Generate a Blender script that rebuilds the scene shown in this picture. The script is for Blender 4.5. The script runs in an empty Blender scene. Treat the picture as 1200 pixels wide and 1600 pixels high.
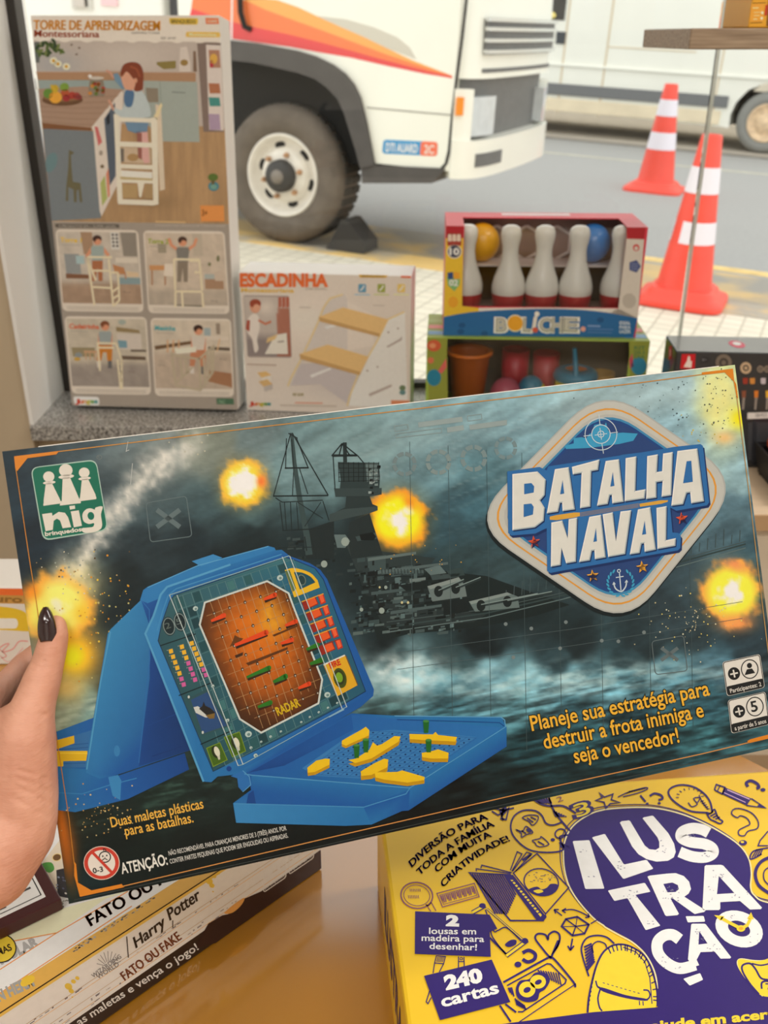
import bpy, math, random
import numpy as np
from mathutils import Vector, Matrix
from mathutils.geometry import tessellate_polygon
random.seed(7)
SC = bpy.context.scene
COL = SC.collection
R = math.radians
# ---------------------------------------------------------------- camera
FPX, PITCH, CAMH = 1520.0, R(26.1), 1.1
cam = bpy.data.cameras.new('camera')
cam.sensor_fit = 'VERTICAL'; cam.sensor_height = 36.0; cam.sensor_width = 27.0
cam.lens = 36.0 * FPX / 1600.0
cam.clip_start = 0.02; cam.clip_end = 200
cam.dof.use_dof = True; cam.dof.focus_distance = 0.66; cam.dof.aperture_fstop = 12.0
cam_ob = bpy.data.objects.new('camera', cam); COL.objects.link(cam_ob)
cam_ob.location = (0, 0, CAMH); cam_ob.rotation_euler = (R(90) - PITCH, 0, 0)
SC.camera = cam_ob
# ---------------------------------------------------------------- world, lights, exposure
SKY_STRENGTH = 1.6
w = bpy.data.worlds.new('overcast_sky'); SC.world = w; w.use_nodes = True
bg = w.node_tree.nodes['Background']
bg.inputs[0].default_value = (1.0, 0.995, 0.985, 1); bg.inputs[1].default_value = SKY_STRENGTH
SC.view_settings.view_transform = 'Standard'; SC.view_settings.look = 'None'
SC.view_settings.exposure = 0.0; SC.view_settings.gamma = 1.0
SC.view_settings.use_curve_mapping = False
LAMPS = [(-0.8, -0.7, 20.0), (0.8, -0.7, 20.0), (0.1, -2.2, 18.0), (1.8, 1.0, 26.0)]  # the last lamp is added at the right to brighten the window jamb
for lx, ly, pw in LAMPS:
    l = bpy.data.lights.new('ceiling_lamp_light', 'AREA'); l.shape = 'RECTANGLE'; l.size = 1.1; l.size_y = 0.28
    l.energy = pw; l.color = (1.0, 0.95, 0.89)
    lo = bpy.data.objects.new('ceiling_lamp_light', l); COL.objects.link(lo); lo.location = (lx, ly, 2.63)

# ---------------------------------------------------------------- geometry of the place
CAM = Vector((0, 0, CAMH))
FW = Vector((0, math.cos(PITCH), -math.sin(PITCH))); UP = Vector((0, math.sin(PITCH), math.cos(PITCH))); RT = Vector((1, 0, 0))
def ray(x, y): return FW + RT * ((x - 600) / FPX) + UP * ((800 - y) / FPX)
def on_plane(x, y, o, n):
    d = ray(x, y); return CAM + d * ((o - CAM).dot(n) / d.dot(n))
def on_z(x, y, z): return on_plane(x, y, Vector((0, 0, z)), Vector((0, 0, 1)))
def lin(c, g=1.0):
    r = []
    for v in c[:3]:
        v = v / 255.0; v = v / 12.92 if v <= 0.04045 else ((v + 0.055) / 1.055) ** 2.4
        r.append(min(v / g, 0.93))
    return (r[0], r[1], r[2], 1.0)
# street frame: slopes gently down to the right
TS, ES = R(24), R(2.9)
S_O = Vector((-0.643, 6.187, -0.06))
S_A = Vector((math.cos(TS) * math.cos(ES), -math.sin(TS) * math.cos(ES), -math.sin(ES)))
S_B = Vector((math.sin(TS), math.cos(TS), 0)); S_N = S_A.cross(S_B)
S_M = Matrix((S_A, S_B, S_N)).transposed()
def st(i, j, k): return S_O + S_A * i + S_B * j + S_N * k
def st_px(x, y, axis, val):
    n = (S_A, S_B, S_N)[axis]; P = on_plane(x, y, S_O + n * val, n) - S_O
    return (P.dot(S_A), P.dot(S_B), P.dot(S_N))
def g2(x, y, k=0): p = st_px(x, y, 2, k); return p[0], p[1]
def sj(x, y, j): p = st_px(x, y, 1, j); return p[0], p[2]

# ---------------------------------------------------------------- materials
MATS = {}
def mat(name, rgb, rough=0.5, metal=0.0, noise=0.0, scale=20.0, bump=0.0, spec=0.5, coat=0.0, rgb2=None, stretch=None, trans=0.0, emit=0.0, g=0.8, alpha=1.0):
    if name in MATS: return MATS[name]
    m = bpy.data.materials.new(name); m.use_nodes = True; nt = m.node_tree; b = nt.nodes['Principled BSDF']
    c = lin(rgb, g); b.inputs['Base Color'].default_value = c
    b.inputs['Roughness'].default_value = rough; b.inputs['Metallic'].default_value = metal
    b.inputs['Specular IOR Level'].default_value = spec; b.inputs['Coat Weight'].default_value = coat
    b.inputs['Transmission Weight'].default_value = trans
    b.inputs['Alpha'].default_value = alpha
    tc = nt.nodes.new('ShaderNodeTexCoord'); mp = nt.nodes.new('ShaderNodeMapping'); nz = nt.nodes.new('ShaderNodeTexNoise')
    nt.links.new(tc.outputs['Object'], mp.inputs[0]); nt.links.new(mp.outputs[0], nz.inputs[0])
    nz.inputs['Scale'].default_value = scale; nz.inputs['Detail'].default_value = 6
    if stretch: mp.inputs['Scale'].default_value = stretch
    if noise > 0 or rgb2:
        rp = nt.nodes.new('ShaderNodeValToRGB'); nt.links.new(nz.outputs['Fac'], rp.inputs[0])
        c2 = lin(rgb2, g) if rgb2 else tuple(min(1, v * (1 - noise)) for v in c[:3]) + (1,)
        c1 = c if rgb2 else tuple(min(.95, v * (1 + noise)) for v in c[:3]) + (1,)
        rp.color_ramp.elements[0].color = c2; rp.color_ramp.elements[1].color = c1
        rp.color_ramp.elements[0].position = 0.35; rp.color_ramp.elements[1].position = 0.65
        nt.links.new(rp.outputs[0], b.inputs['Base Color'])
    if bump > 0:
        bp = nt.nodes.new('ShaderNodeBump'); bp.inputs['Strength'].default_value = bump; bp.inputs['Distance'].default_value = 0.01
        nt.links.new(nz.outputs['Fac'], bp.inputs['Height']); nt.links.new(bp.outputs[0], b.inputs['Normal'])
    if emit > 0:
        b.inputs['Emission Color'].default_value = c; b.inputs['Emission Strength'].default_value = emit
    MATS[name] = m; return m
def print_mat(name, rough=0.38, bump=0.0, coat=0.0, wave=0.0, spec=0.35):
    """printed card: the ink colour sits in the mesh, with fine paper grain"""
    m = bpy.data.materials.new(name); m.use_nodes = True; nt = m.node_tree; b = nt.nodes['Principled BSDF']
    at = nt.nodes.new('ShaderNodeAttribute'); at.attribute_name = 'ink'
    tc = nt.nodes.new('ShaderNodeTexCoord'); nz = nt.nodes.new('ShaderNodeTexNoise'); nz.inputs['Scale'].default_value = 160; nz.inputs['Detail'].default_value = 4
    nt.links.new(tc.outputs['Object'], nz.inputs[0])
    mr = nt.nodes.new('ShaderNodeMapRange'); mr.inputs['To Min'].default_value = 0.94; mr.inputs['To Max'].default_value = 1.05
    nt.links.new(nz.outputs['Fac'], mr.inputs['Value'])
    mx = nt.nodes.new('ShaderNodeVectorMath'); mx.operation = 'SCALE'
    nt.links.new(at.outputs['Color'], mx.inputs[0]); nt.links.new(mr.outputs[0], mx.inputs['Scale'])
    nt.links.new(mx.outputs[0], b.inputs['Base Color'])
    b.inputs['Roughness'].default_value = rough; b.inputs['Coat Weight'].default_value = coat; b.inputs['Coat Roughness'].default_value = 0.12; b.inputs['Specular IOR Level'].default_value = spec
    if bump or wave:
        bp = nt.nodes.new('ShaderNodeBump'); bp.inputs['Strength'].default_value = bump or wave; bp.inputs['Distance'].default_value = 0.002
        if wave:
            mp = nt.nodes.new('ShaderNodeMapping'); mp.inputs['Scale'].default_value = (170, 30, 28)
            n2 = nt.nodes.new('ShaderNodeTexNoise'); n2.inputs['Scale'].default_value = 1.0; n2.inputs['Detail'].default_value = 3
            nt.links.new(tc.outputs['Object'], mp.inputs[0]); nt.links.new(mp.outputs[0], n2.inputs[0]); nt.links.new(n2.outputs['Fac'], bp.inputs['Height'])
        else: nt.links.new(nz.outputs['Fac'], bp.inputs['Height'])
        nt.links.new(bp.outputs[0], b.inputs['Normal'])
    MATS[name] = m; return m

# ---------------------------------------------------------------- objects
XF = {}
def tag(o, label=None, cat=None, group=None, kind=None):
    if label: o['label'] = label
    if cat: o['category'] = cat
    if group: o['group'] = group
    if kind: o['kind'] = kind
    return o
def thing(name, label, cat, M=None, loc=(0, 0, 0), group=None):
    o = bpy.data.objects.new(name, None); COL.objects.link(o); o.empty_display_size = 0.05
    M4 = (M.to_4x4() if M else Matrix.Identity(4)); M4 = Matrix.Translation(Vector(loc)) @ M4
    o.matrix_world = M4; XF[o] = M4.inverted()
    return tag(o, label, cat, group)
def xf(o):
    while o is not None:
        if o in XF: return XF[o]
        o = o.parent
    return None
class MB:
    """collects faces, given in world coordinates or in the thing's own frame, into one mesh"""
    def __init__(s): s.v = []; s.f = []; s.m = []; s.sm = []; s.c = None
    def add(s, vs, fs, mi=0, smooth=False):
        n = len(s.v); s.v += [Vector(p) for p in vs]
        for f in fs: s.f.append([i + n for i in f]); s.m.append(mi); s.sm.append(smooth)
        return s
    def box(s, lo, hi, mi=0, M=None):
        x0, y0, z0 = lo; x1, y1, z1 = hi
        vs = [(x0, y0, z0), (x1, y0, z0), (x1, y1, z0), (x0, y1, z0), (x0, y0, z1), (x1, y0, z1), (x1, y1, z1), (x0, y1, z1)]
        if M: vs = [M(*p) if callable(M) else M @ Vector(p) for p in vs]
        return s.add(vs, [(0, 3, 2, 1), (4, 5, 6, 7), (0, 1, 5, 4), (1, 2, 6, 5), (2, 3, 7, 6), (3, 0, 4, 7)], mi)
    def prism(s, pts, fn, d0, d1, mi=0, smooth=False):
        """outline pts (p,q) swept from d0 to d1 through fn(p,q,d)"""
        n = len(pts); vs = [fn(p, q, d0) for p, q in pts] + [fn(p, q, d1) for p, q in pts]
        s.add(vs, [list(range(n))[::-1], list(range(n, 2 * n))], mi)
        return s.add(vs, [(i, (i + 1) % n, n + (i + 1) % n, n + i) for i in range(n)], mi, smooth)
    def lathe(s, prof, fn, n=32, mi=0, smooth=True, cap=True):
        """profile (r,h) turned about h through fn(x,y,h)"""
        vs = []
        for r, h in prof:
            for k in range(n):
                a = 2 * math.pi * k / n; vs.append(fn(r * math.cos(a), r * math.sin(a), h))
        fs = [(i * n + k, i * n + (k + 1) % n, (i + 1) * n + (k + 1) % n, (i + 1) * n + k) for i in range(len(prof) - 1) for k in range(n)]
        s.add(vs, fs, mi, smooth)
        if cap: s.add(vs, [list(range(n))[::-1], list(range((len(prof) - 1) * n, len(prof) * n))], mi)
        return s
    def tube(s, pts, r, n=8, mi=0):
        pts = [Vector(p) for p in pts]; vs = []; rs = r if isinstance(r, (list, tuple)) else [r] * len(pts)
        for i, p in enumerate(pts):
            t = (pts[min(i + 1, len(pts) - 1)] - pts[max(i - 1, 0)]).normalized()
            u = t.orthogonal().normalized() if i == 0 else (u - t * u.dot(t)).normalized()
            q = t.cross(u)
            for k in range(n):
                a = 2 * math.pi * k / n; vs.append(p + (u * math.cos(a) + q * math.sin(a)) * rs[i])
        fs = [(i * n + k, i * n + (k + 1) % n, (i + 1) * n + (k + 1) % n, (i + 1) * n + k) for i in range(len(pts) - 1) for k in range(n)]
        s.add(vs, fs, mi, True); return s.add(vs, [list(range(n))[::-1], list(range((len(pts) - 1) * n, len(pts) * n))], mi)
    def ball(s, c, r, n=20, m=12, mi=0):
        c = Vector(c); r = Vector(r) if isinstance(r, (tuple, list)) else Vector((r, r, r)); vs = []
        for i in range(m + 1):
            th = math.pi * i / m
            for k in range(n):
                a = 2 * math.pi * k / n; vs.append(c + Vector((r.x * math.sin(th) * math.cos(a), r.y * math.sin(th) * math.sin(a), r.z * math.cos(th))))
        return s.add(vs, [(i * n + k, (i + 1) * n + k, (i + 1) * n + (k + 1) % n, i * n + (k + 1) % n) for i in range(m) for k in range(n)], mi, True)
    def build(s, name, mats, parent=None, label=None, local=False, bevel=0.0, seg=2):
        me = bpy.data.meshes.new(name); X = xf(parent) if parent is not None and not local else None
        vs = [X @ p for p in s.v] if X is not None else s.v
        me.from_pydata([tuple(p) for p in vs], [], s.f)
        for m in (mats if isinstance(mats, (list, tuple)) else [mats]): me.materials.append(m)
        me.polygons.foreach_set('material_index', s.m); me.polygons.foreach_set('use_smooth', s.sm)
        if s.c is not None:
            at = me.color_attributes.new('ink', 'FLOAT_COLOR', 'POINT'); at.data.foreach_set('color', np.array(s.c, 'f').ravel())
        me.update()
        o = bpy.data.objects.new(name, me); COL.objects.link(o)
        if parent is not None: o.parent = parent
        if bevel:
            bv = o.modifiers.new('bevel', 'BEVEL'); bv.width = bevel; bv.segments = seg; bv.limit_method = 'ANGLE'; bv.angle_limit = R(40)
            bv.harden_normals = False
        if label: o['label'] = label
        return o
def copy_tree(o, loc, parent=None):
    c = o.copy(); COL.objects.link(c)
    if parent is not None: c.parent = parent
    else: c.location = loc
    for ch in list(o.children): copy_tree(ch, None, c)
    return c

# ---------------------------------------------------------------- printed faces
def spline(pts, n=8, closed=False):
    P = [np.array(p, float) for p in pts]; out = []; N = len(P)
    for i in range(N if closed else N - 1):
        p0 = P[(i - 1) % N] if closed or i > 0 else P[0]; p1 = P[i]; p2 = P[(i + 1) % N]
        p3 = P[(i + 2) % N] if closed or i + 2 < N else P[-1]
        for k in range(n):
            t = k / n
            out.append(tuple(0.5 * (2 * p1 + (p2 - p0) * t + (2 * p0 - 5 * p1 + 4 * p2 - p3) * t * t + (3 * p1 - p0 - 3 * p2 + p3) * t ** 3)))
    if not closed: out.append(tuple(P[-1]))
    return out
def ell(cx, cy, rx, ry=None, rot=0, n=28, a0=0, a1=360):
    ry = ry or rx; c, s = math.cos(R(rot)), math.sin(R(rot)); full = abs(a1 - a0) >= 360
    o = []
    for k in range(n if full else n + 1):
        a = R(a0 + (a1 - a0) * k / n); x, y = rx * math.cos(a), ry * math.sin(a); o.append((cx + x * c - y * s, cy + x * s + y * c))
    return o
def rrect(pts, r, n=5):
    """rounded polygon"""
    out = []; N = len(pts)
    for i in range(N):
        p = np.array(pts[i], float); a = np.array(pts[i - 1], float) - p; b = np.array(pts[(i + 1) % N], float) - p
        la, lb = np.linalg.norm(a), np.linalg.norm(b); rr = min(r, la * .48, lb * .48)
        A = p + a / la * rr; B = p + b / lb * rr
        for k in range(n + 1):
            t = k / n; out.append(tuple((1 - t) ** 2 * A + 2 * t * (1 - t) * p + t * t * B))
    return out
def quad_map(q):
    """unit square -> quad (bilinear); q = TL, TR, BR, BL"""
    q = [np.array(p, float) for p in q]
    return lambda u, v: tuple((q[0] * (1 - u) + q[1] * u) * (1 - v) + (q[3] * (1 - u) + q[2] * u) * v)
GLY = {}
def glyphs(s, bold):
    k = (s, bold)
    if k not in GLY:
        cu = bpy.data.curves.new('t', 'FONT'); cu.body = s; cu.size = 1; cu.offset = bold; cu.resolution_u = 3
        ob = bpy.data.objects.new('t', cu); me = bpy.data.meshes.new_from_object(ob)
        GLY[k] = ([(v.co.x, v.co.y) for v in me.vertices], [list(p.vertices) for p in me.polygons])
        bpy.data.objects.remove(ob); bpy.data.curves.remove(cu); bpy.data.meshes.remove(me)
    return GLY[k]
CAPH = None
class Face:
    """a flat face of a box: origin o (world), axes ax (along), az (up), ay (into the box)"""
    def __init__(s, o, ax, az, gain=0.7, eps=0.00012, bounds=None):
        s.bounds = bounds
        s.o = Vector(o); s.ax = Vector(ax).normalized(); s.az = Vector(az).normalized(); s.ay = s.az.cross(s.ax); s.gain = gain; s.eps = eps
        if s.ay.dot(s.o - CAM) < 0: s.ay = -s.ay
        s.clear()
    def clear(s): s.v = []; s.f = []; s.c = []
    def ab(s, x, y):
        P = on_plane(x, y, s.o, s.ay) - s.o; return P.dot(s.ax), P.dot(s.az)
    def at(s, a, b, lay=0):
        if s.bounds: a = min(max(a, s.bounds[0]), s.bounds[1]); b = min(max(b, s.bounds[2]), s.bounds[3])
        return s.o + s.ax * a + s.az * b - s.ay * (lay * s.eps)
    def put(s, pts, faces, cols, lay):
        n = len(s.v); s.v += [s.at(*s.ab(x, y), lay) for x, y in pts]; s.c += cols
        s.f += [[i + n for i in f] for f in faces]
    def poly(s, pts, col, lay=1, holes=None):
        c = lin(col, s.gain)
        if holes:
            allp = list(pts) + [p for h in holes for p in h]
            tri = tessellate_polygon([[Vector((p[0], p[1], 0)) for p in l] for l in [pts] + holes])
            s.put(allp, [list(t) for t in tri], [c] * len(allp), lay)
        else:
            if len(pts) > 4:
                tri = tessellate_polygon([[Vector((p[0], p[1], 0)) for p in pts]])
                s.put(pts, [list(t) for t in tri], [c] * len(pts), lay)
            else: s.put(pts, [list(range(len(pts)))], [c] * len(pts), lay)
    def grad(s, pts, cols, lay=1): s.put(pts, [list(range(len(pts)))], [lin(c, s.gain) for c in cols], lay)
    def line(s, pts, wd, col, lay=2, closed=False, w1=None):
        P = [np.array(p, float) for p in pts]; N = len(P)
        if N < 2: return
        L, Rr = [], []
        for i in range(N):
            a = P[i] - P[i - 1] if (i > 0 or closed) else P[1] - P[0]
            b = P[(i + 1) % N] - P[i] if (i < N - 1 or closed) else P[-1] - P[-2]
            a = a / (np.linalg.norm(a) + 1e-9); b = b / (np.linalg.norm(b) + 1e-9)
            t = a + b; l = np.linalg.norm(t); t = t / l if l > .2 else b
            nn = np.array([-t[1], t[0]]); m = 1 / max(.5, abs(nn.dot(np.array([-b[1], b[0]]))))
            ww = (wd if w1 is None else wd + (w1 - wd) * i / (N - 1)) / 2 * m
            L.append(tuple(P[i] + nn * ww)); Rr.append(tuple(P[i] - nn * ww))
        fs = [(i, (i + 1) % N, N + (i + 1) % N, N + i) for i in range(N if closed else N - 1)]
        s.put(L + Rr, fs, [lin(col, s.gain)] * (2 * N), lay)
    def text(s, body, p0, p1, h, col, lay=3, bold=0.0, shear=0.0, outline=None, ocol=None, updir=None, arc=None, fat=0):
        """baseline from p0 to p1 (pixels of the face as photographed), capital height h"""
        global CAPH
        if CAPH is None: CAPH = max(v[1] for v in glyphs('H', 0.0)[0])
        gv, gf = glyphs(body, 0.0); x0 = min(v[0] for v in gv); x1 = max(v[0] for v in gv)
        p0 = np.array(p0, float); p1 = np.array(p1, float); d = p1 - p0
        up = np.array([d[1], -d[0]]) / np.linalg.norm(d) if updir is None else np.array(updir, float) / np.linalg.norm(updir)
        def do(bd, c, ly):
            vv, ff = glyphs(body, bd); o = []
            for x, y in vv:
                t = (x - x0) / (x1 - x0) + shear * y / CAPH * h / np.linalg.norm(d)
                q = p0 + d * t + up * (y / CAPH * h)
                if arc: q = q + up * (arc * 4 * t * (1 - t))
                o.append(tuple(q))
            s.put(o, ff, [lin(c, s.gain)] * len(o), ly)
        if outline: do(bold + outline, ocol, lay - 0.5)
        do(bold, col, lay)
        if fat:
            e = d / np.linalg.norm(d) * fat; q0 = p0
            for sg in (-1, 1): p0 = q0 + e * sg; do(bold, col, lay)
    def grid(s, quad, fn, nx, ny, lay=0):
        """soft printed picture: fn(x,y arrays in pixels) -> rgb arrays 0..255"""
        m = quad_map(quad); U, V = np.meshgrid(np.linspace(0, 1, nx), np.linspace(0, 1, ny)); q = [np.array(p, float) for p in quad]
        X = (q[0][0] * (1 - U) + q[1][0] * U) * (1 - V) + (q[3][0] * (1 - U) + q[2][0] * U) * V
        Y = (q[0][1] * (1 - U) + q[1][1] * U) * (1 - V) + (q[3][1] * (1 - U) + q[2][1] * U) * V
        s.gridxy(X, Y, fn, lay)
    def gridxy(s, X, Y, fn, lay=0):
        ny, nx = X.shape; rgb = np.clip(fn(X, Y), 0, 255) / 255.0
        l = np.where(rgb <= .04045, rgb / 12.92, ((rgb + .055) / 1.055) ** 2.4) / s.gain
        l = np.minimum(l, .93)
        n = len(s.v)
        for y in range(ny):
            for x in range(nx): s.v.append(s.at(*s.ab(X[y, x], Y[y, x]), lay))
        s.c += [(a[0], a[1], a[2], 1) for a in l.reshape(-1, 3)]
        s.f += [[n + y * nx + x, n + y * nx + x + 1, n + (y + 1) * nx + x + 1, n + (y + 1) * nx + x] for y in range(ny - 1) for x in range(nx - 1)]
    def build(s, name, parent, material, label=None):
        mb = MB(); mb.v = s.v; mb.f = s.f; mb.m = [0] * len(s.f); mb.sm = [False] * len(s.f); mb.c = s.c
        o = mb.build(name, material, parent, label); s.clear(); return o
def hash2(ix, iy, seed): 
    h = np.sin(ix * 127.1 + iy * 311.7 + seed * 74.7) * 43758.5453
    return h - np.floor(h)
def vnoise(x, y, seed=0):
    ix, iy = np.floor(x), np.floor(y); fx, fy = x - ix, y - iy; fx = fx * fx * (3 - 2 * fx); fy = fy * fy * (3 - 2 * fy)
    return (hash2(ix, iy, seed) * (1 - fx) + hash2(ix + 1, iy, seed) * fx) * (1 - fy) + (hash2(ix, iy + 1, seed) * (1 - fx) + hash2(ix + 1, iy + 1, seed) * fx) * fy
def fbm(x, y, oct=4, seed=0):
    t = 0; a = .5; s = 0
    for o in range(oct): t = t + a * vnoise(x * 2 ** o, y * 2 ** o, seed + o * 13); s += a; a *= .5
    return t / s
def mixc(base, col, m): m = np.clip(m, 0, 1)[..., None]; return base * (1 - m) + np.array(col, float) * m
def soft(X, Y, cx, cy, rx, ry=None, rot=0, p=2.0):
    ry = ry or rx; c, s_ = math.cos(R(rot)), math.sin(R(rot)); dx, dy = X - cx, Y - cy
    return np.exp(-((((dx * c + dy * s_) / rx) ** 2 + ((-dx * s_ + dy * c) / ry) ** 2) ** (p / 2)))
def blend_pts(X, Y, pts, power=3.0):
    num = 0; den = 0
    for x, y, r, g, b in pts:
        wgt = 1 / (((X - x) ** 2 + (Y - y) ** 2) + 30) ** (power / 2); num = num + wgt[..., None] * np.array([r, g, b], float); den = den + wgt
    return num / den[..., None]

# ================================================================ the setting
def struct(o): o['kind'] = 'structure'; return o
m_wall = mat('painted_wall', (172, 157, 134), 0.85, noise=0.02, scale=4, bump=0.02, g=0.72)
m_white_wall = mat('white_wall', (225, 222, 214), 0.8, noise=0.02, scale=5)
m_ceil = mat('ceiling_paint', (235, 232, 226), 0.9, g=0.9)
m_floor = mat('floor_tile', (130, 108, 82), 0.4, noise=0.06, scale=6)
FZ = -0.16
def slab(name, lo, hi, m): return struct(MB().box(lo, hi).build(name, m))
slab('floor', (-2.6, -3.1, FZ - .06), (2.7, 1.95, FZ), m_floor)
slab('ceiling', (-2.6, -3.1, 2.7), (2.7, 2.18, 2.78), m_ceil)
slab('wall_back', (-2.6, -3.16, FZ), (2.7, -3.06, 2.7), m_white_wall)
slab('wall_left', (-2.66, -3.1, FZ), (-2.56, 1.95, 2.7), m_white_wall)
slab('wall_right', (2.64, -3.1, FZ), (2.74, 2.18, 2.7), m_white_wall)
# front wall around the shop window
JX = -0.735
mb = MB(); mb.box((-2.56, 1.907, FZ), (JX - .004, 2.18, 2.7)); mb.box((JX - .004, 1.935, FZ), (2.64, 2.18, 0.332)); mb.box((JX - .004, 1.907, 2.3), (2.64, 2.18, 2.7))
struct(mb.build('wall_front', m_wall))
m_jamb = mat('white_plaster', (240, 240, 238), 0.7, noise=0.01, scale=3, g=.93)
struct(MB().box((JX - .004, 1.903, 0.37), (JX + .004, 2.12, 2.3)).build('trim_1', m_jamb))
# granite sill
m_gran = mat('granite', (190, 188, 184), 0.22, scale=260, rgb2=(60, 58, 56), bump=0.02)
struct(MB().box((JX - .004, 1.895, 0.336), (2.63, 2.185, 0.37)).build('window_sill', m_gran, bevel=.004))
# window: dark frame and two glass panes
m_frame = mat('dark_window_frame', (38, 34, 30), 0.45)
m_glass = bpy.data.materials.new('window_glass'); m_glass.use_nodes = True
nt = m_glass.node_tree; nt.nodes.remove(nt.nodes['Principled BSDF']); out = nt.nodes['Material Output']
tr = nt.nodes.new('ShaderNodeBsdfTransparent'); tr.inputs[0].default_value = (0.97, 0.985, 0.975, 1)
gl = nt.nodes.new('ShaderNodeBsdfGlossy'); gl.inputs['Roughness'].default_value = 0.02
fr = nt.nodes.new('ShaderNodeFresnel'); fr.inputs[0].default_value = 1.3; mx = nt.nodes.new('ShaderNodeMixShader')
nt.links.new(fr.outputs[0], mx.inputs[0]); nt.links.new(tr.outputs[0], mx.inputs[1]); nt.links.new(gl.outputs[0], mx.inputs[2]); nt.links.new(mx.outputs[0], out.inputs[0])
m_gedge = mat('glass_edge', (214, 220, 212), 0.35, g=.9, alpha=.62)
win = struct(bpy.data.objects.new('window_1', None)); COL.objects.link(win); XF[win] = Matrix.Identity(4)
GY = 2.15
GX = on_plane(1093, 292, Vector((0, GY, 0)), Vector((0, 1, 0))).x
mb = MB()
mb.box((JX - .002, 2.118, 0.37), (JX + .022, 2.165, 2.3)); mb.box((JX + .034, 2.135, 2.27), (2.63, 2.17, 2.3)); mb.box((JX + .034, 2.137, 0.3705), (2.63, 2.165, .384)); mb.build('window_frame', m_frame, win)
mb = MB(); mb.box((JX + .03, GY - .004, 0.38), (GX - .004, GY + .004, 2.27)); mb.build('glass_pane', m_glass, win)
mb = MB(); mb.box((GX + .004, GY - .004, 0.38), (2.62, GY + .004, 2.27)); mb.build('glass_pane', m_glass, win)
mb = MB(); mb.box((GX - .003, GY - .006, 0.38), (GX - .0005, GY + .006, 2.27)); mb.box((GX + .0005, GY - .006, 0.38), (GX + .003, GY + .006, 2.27)); mb.build('pane_edge', m_gedge, win)
# ceiling lamp housings over each light
lamp_m = mat('lamp_housing', (240, 240, 238), 0.4)
for k, (lx, ly, pw) in enumerate(LAMPS):
    t = thing('ceiling_lamp', ['slim white ceiling lamp on the left, behind the camera', 'slim white ceiling lamp on the right, behind the camera', 'slim white ceiling lamp at the back of the shop', 'slim white ceiling lamp added at the right to brighten the window jamb'][k], 'lamp', None, (lx, ly, 2.7), group='ceiling lamps')
    MB().box((lx - .57, ly - .16, 2.655), (lx + .57, ly + .16, 2.7)).build('lamp_body', lamp_m, t, bevel=.006)

# ---------------------------------------------------------------- street
def ground_mat(name, rgb, kind):
    m = mat(name, rgb, 0.8, noise=0.05, scale=9, bump=0.15)
    nt = m.node_tree; b = nt.nodes['Principled BSDF']
    if kind == 'paver':
        tc = [n for n in nt.nodes if n.type == 'TEX_COORD'][0]
        br = nt.nodes.new('ShaderNodeTexBrick'); br.offset = 0.0; br.inputs['Scale'].default_value = 1
        br.inputs['Brick Width'].default_value = .10; br.inputs['Row Height'].default_value = .10; br.inputs['Mortar Size'].default_value = .007; br.inputs['Mortar Smooth'].default_value = .3
        br.inputs['Color1'].default_value = lin((226, 218, 200), .9); br.inputs['Color2'].default_value = lin((216, 208, 190), .9); br.inputs['Mortar'].default_value = lin((190, 182, 164), .9)
        nt.links.new(tc.outputs['Object'], br.inputs[0]); nt.links.new(br.outputs[0], b.inputs['Base Color'])
    if kind == 'kerb':
        tc = [n for n in nt.nodes if n.type == 'TEX_COORD'][0]
        nz = nt.nodes.new('ShaderNodeTexNoise'); nz.inputs['Scale'].default_value = 1.6; nz.inputs['Detail'].default_value = 5
        rp = nt.nodes.new('ShaderNodeValToRGB'); rp.color_ramp.elements[0].position = .44; rp.color_ramp.elements[1].position = .56
        rp.color_ramp.elements[0].color = lin((168, 160, 146), .9); rp.color_ramp.elements[1].color = lin((226, 190, 120), .9)
        nt.links.new(tc.outputs['Object'], nz.inputs[0]); nt.links.new(nz.outputs['Fac'], rp.inputs[0]); nt.links.new(rp.outputs[0], b.inputs['Base Color'])
    return m
def st_slab(name, lo, hi, m, bev=0):
    mb = MB(); mb.box(lo, hi, 0); o = mb.build(name, m, bevel=bev); o.matrix_world = Matrix.Translation(S_O) @ S_M.to_4x4(); return struct(o)
def clip_front(pts):          # the pavement ends at the shop front
    o = []
    for a, b in zip(pts, pts[1:] + pts[:1]):
        ya, yb = st(a[0], a[1], 0).y - 2.181, st(b[0], b[1], 0).y - 2.181
        if ya >= 0: o.append(a)
        if ya * yb < 0: t = ya / (ya - yb); o.append((a[0] + (b[0] - a[0]) * t, a[1] + (b[1] - a[1]) * t))
    return o
mb = MB(); mb.prism(clip_front([(-9, -8), (12, -8), (12, -.12), (-9, -.12)]), lambda p, q, d: (p, q, d), -.35, 0.0)
o = mb.build('ground', ground_mat('sidewalk_pavers', (222, 214, 196), 'paver')); o.matrix_world = Matrix.Translation(S_O) @ S_M.to_4x4(); struct(o)
st_slab('trim_2', (-14, -.12, -.3), (14, .16, 0.005), ground_mat('painted_kerb', (222, 190, 120), 'kerb'), .012)
st_slab('ground', (-22, .16, -.4), (22, 7.45, -.03), mat('asphalt', (164, 163, 161), 0.85, noise=0.05, scale=30, bump=0.2, g=1.0))
st_slab('ground', (-22, 7.6, -.4), (22, 11.5, 0.0), mat('far_sidewalk', (192, 182, 168), 0.85, noise=0.07, scale=5, bump=0.1, g=1.0))
gm = ground_mat('worn_yellow_gutter', (200, 180, 140), 'kerb'); nt = gm.node_tree
for n_ in nt.nodes:
    if n_.type == 'VALTORGB' and n_.color_ramp.elements[0].position > .4: n_.color_ramp.elements[0].color = lin((150, 146, 138), .95); n_.color_ramp.elements[1].color = lin((206, 176, 122), .95); n_.color_ramp.elements[1].position = .60
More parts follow.
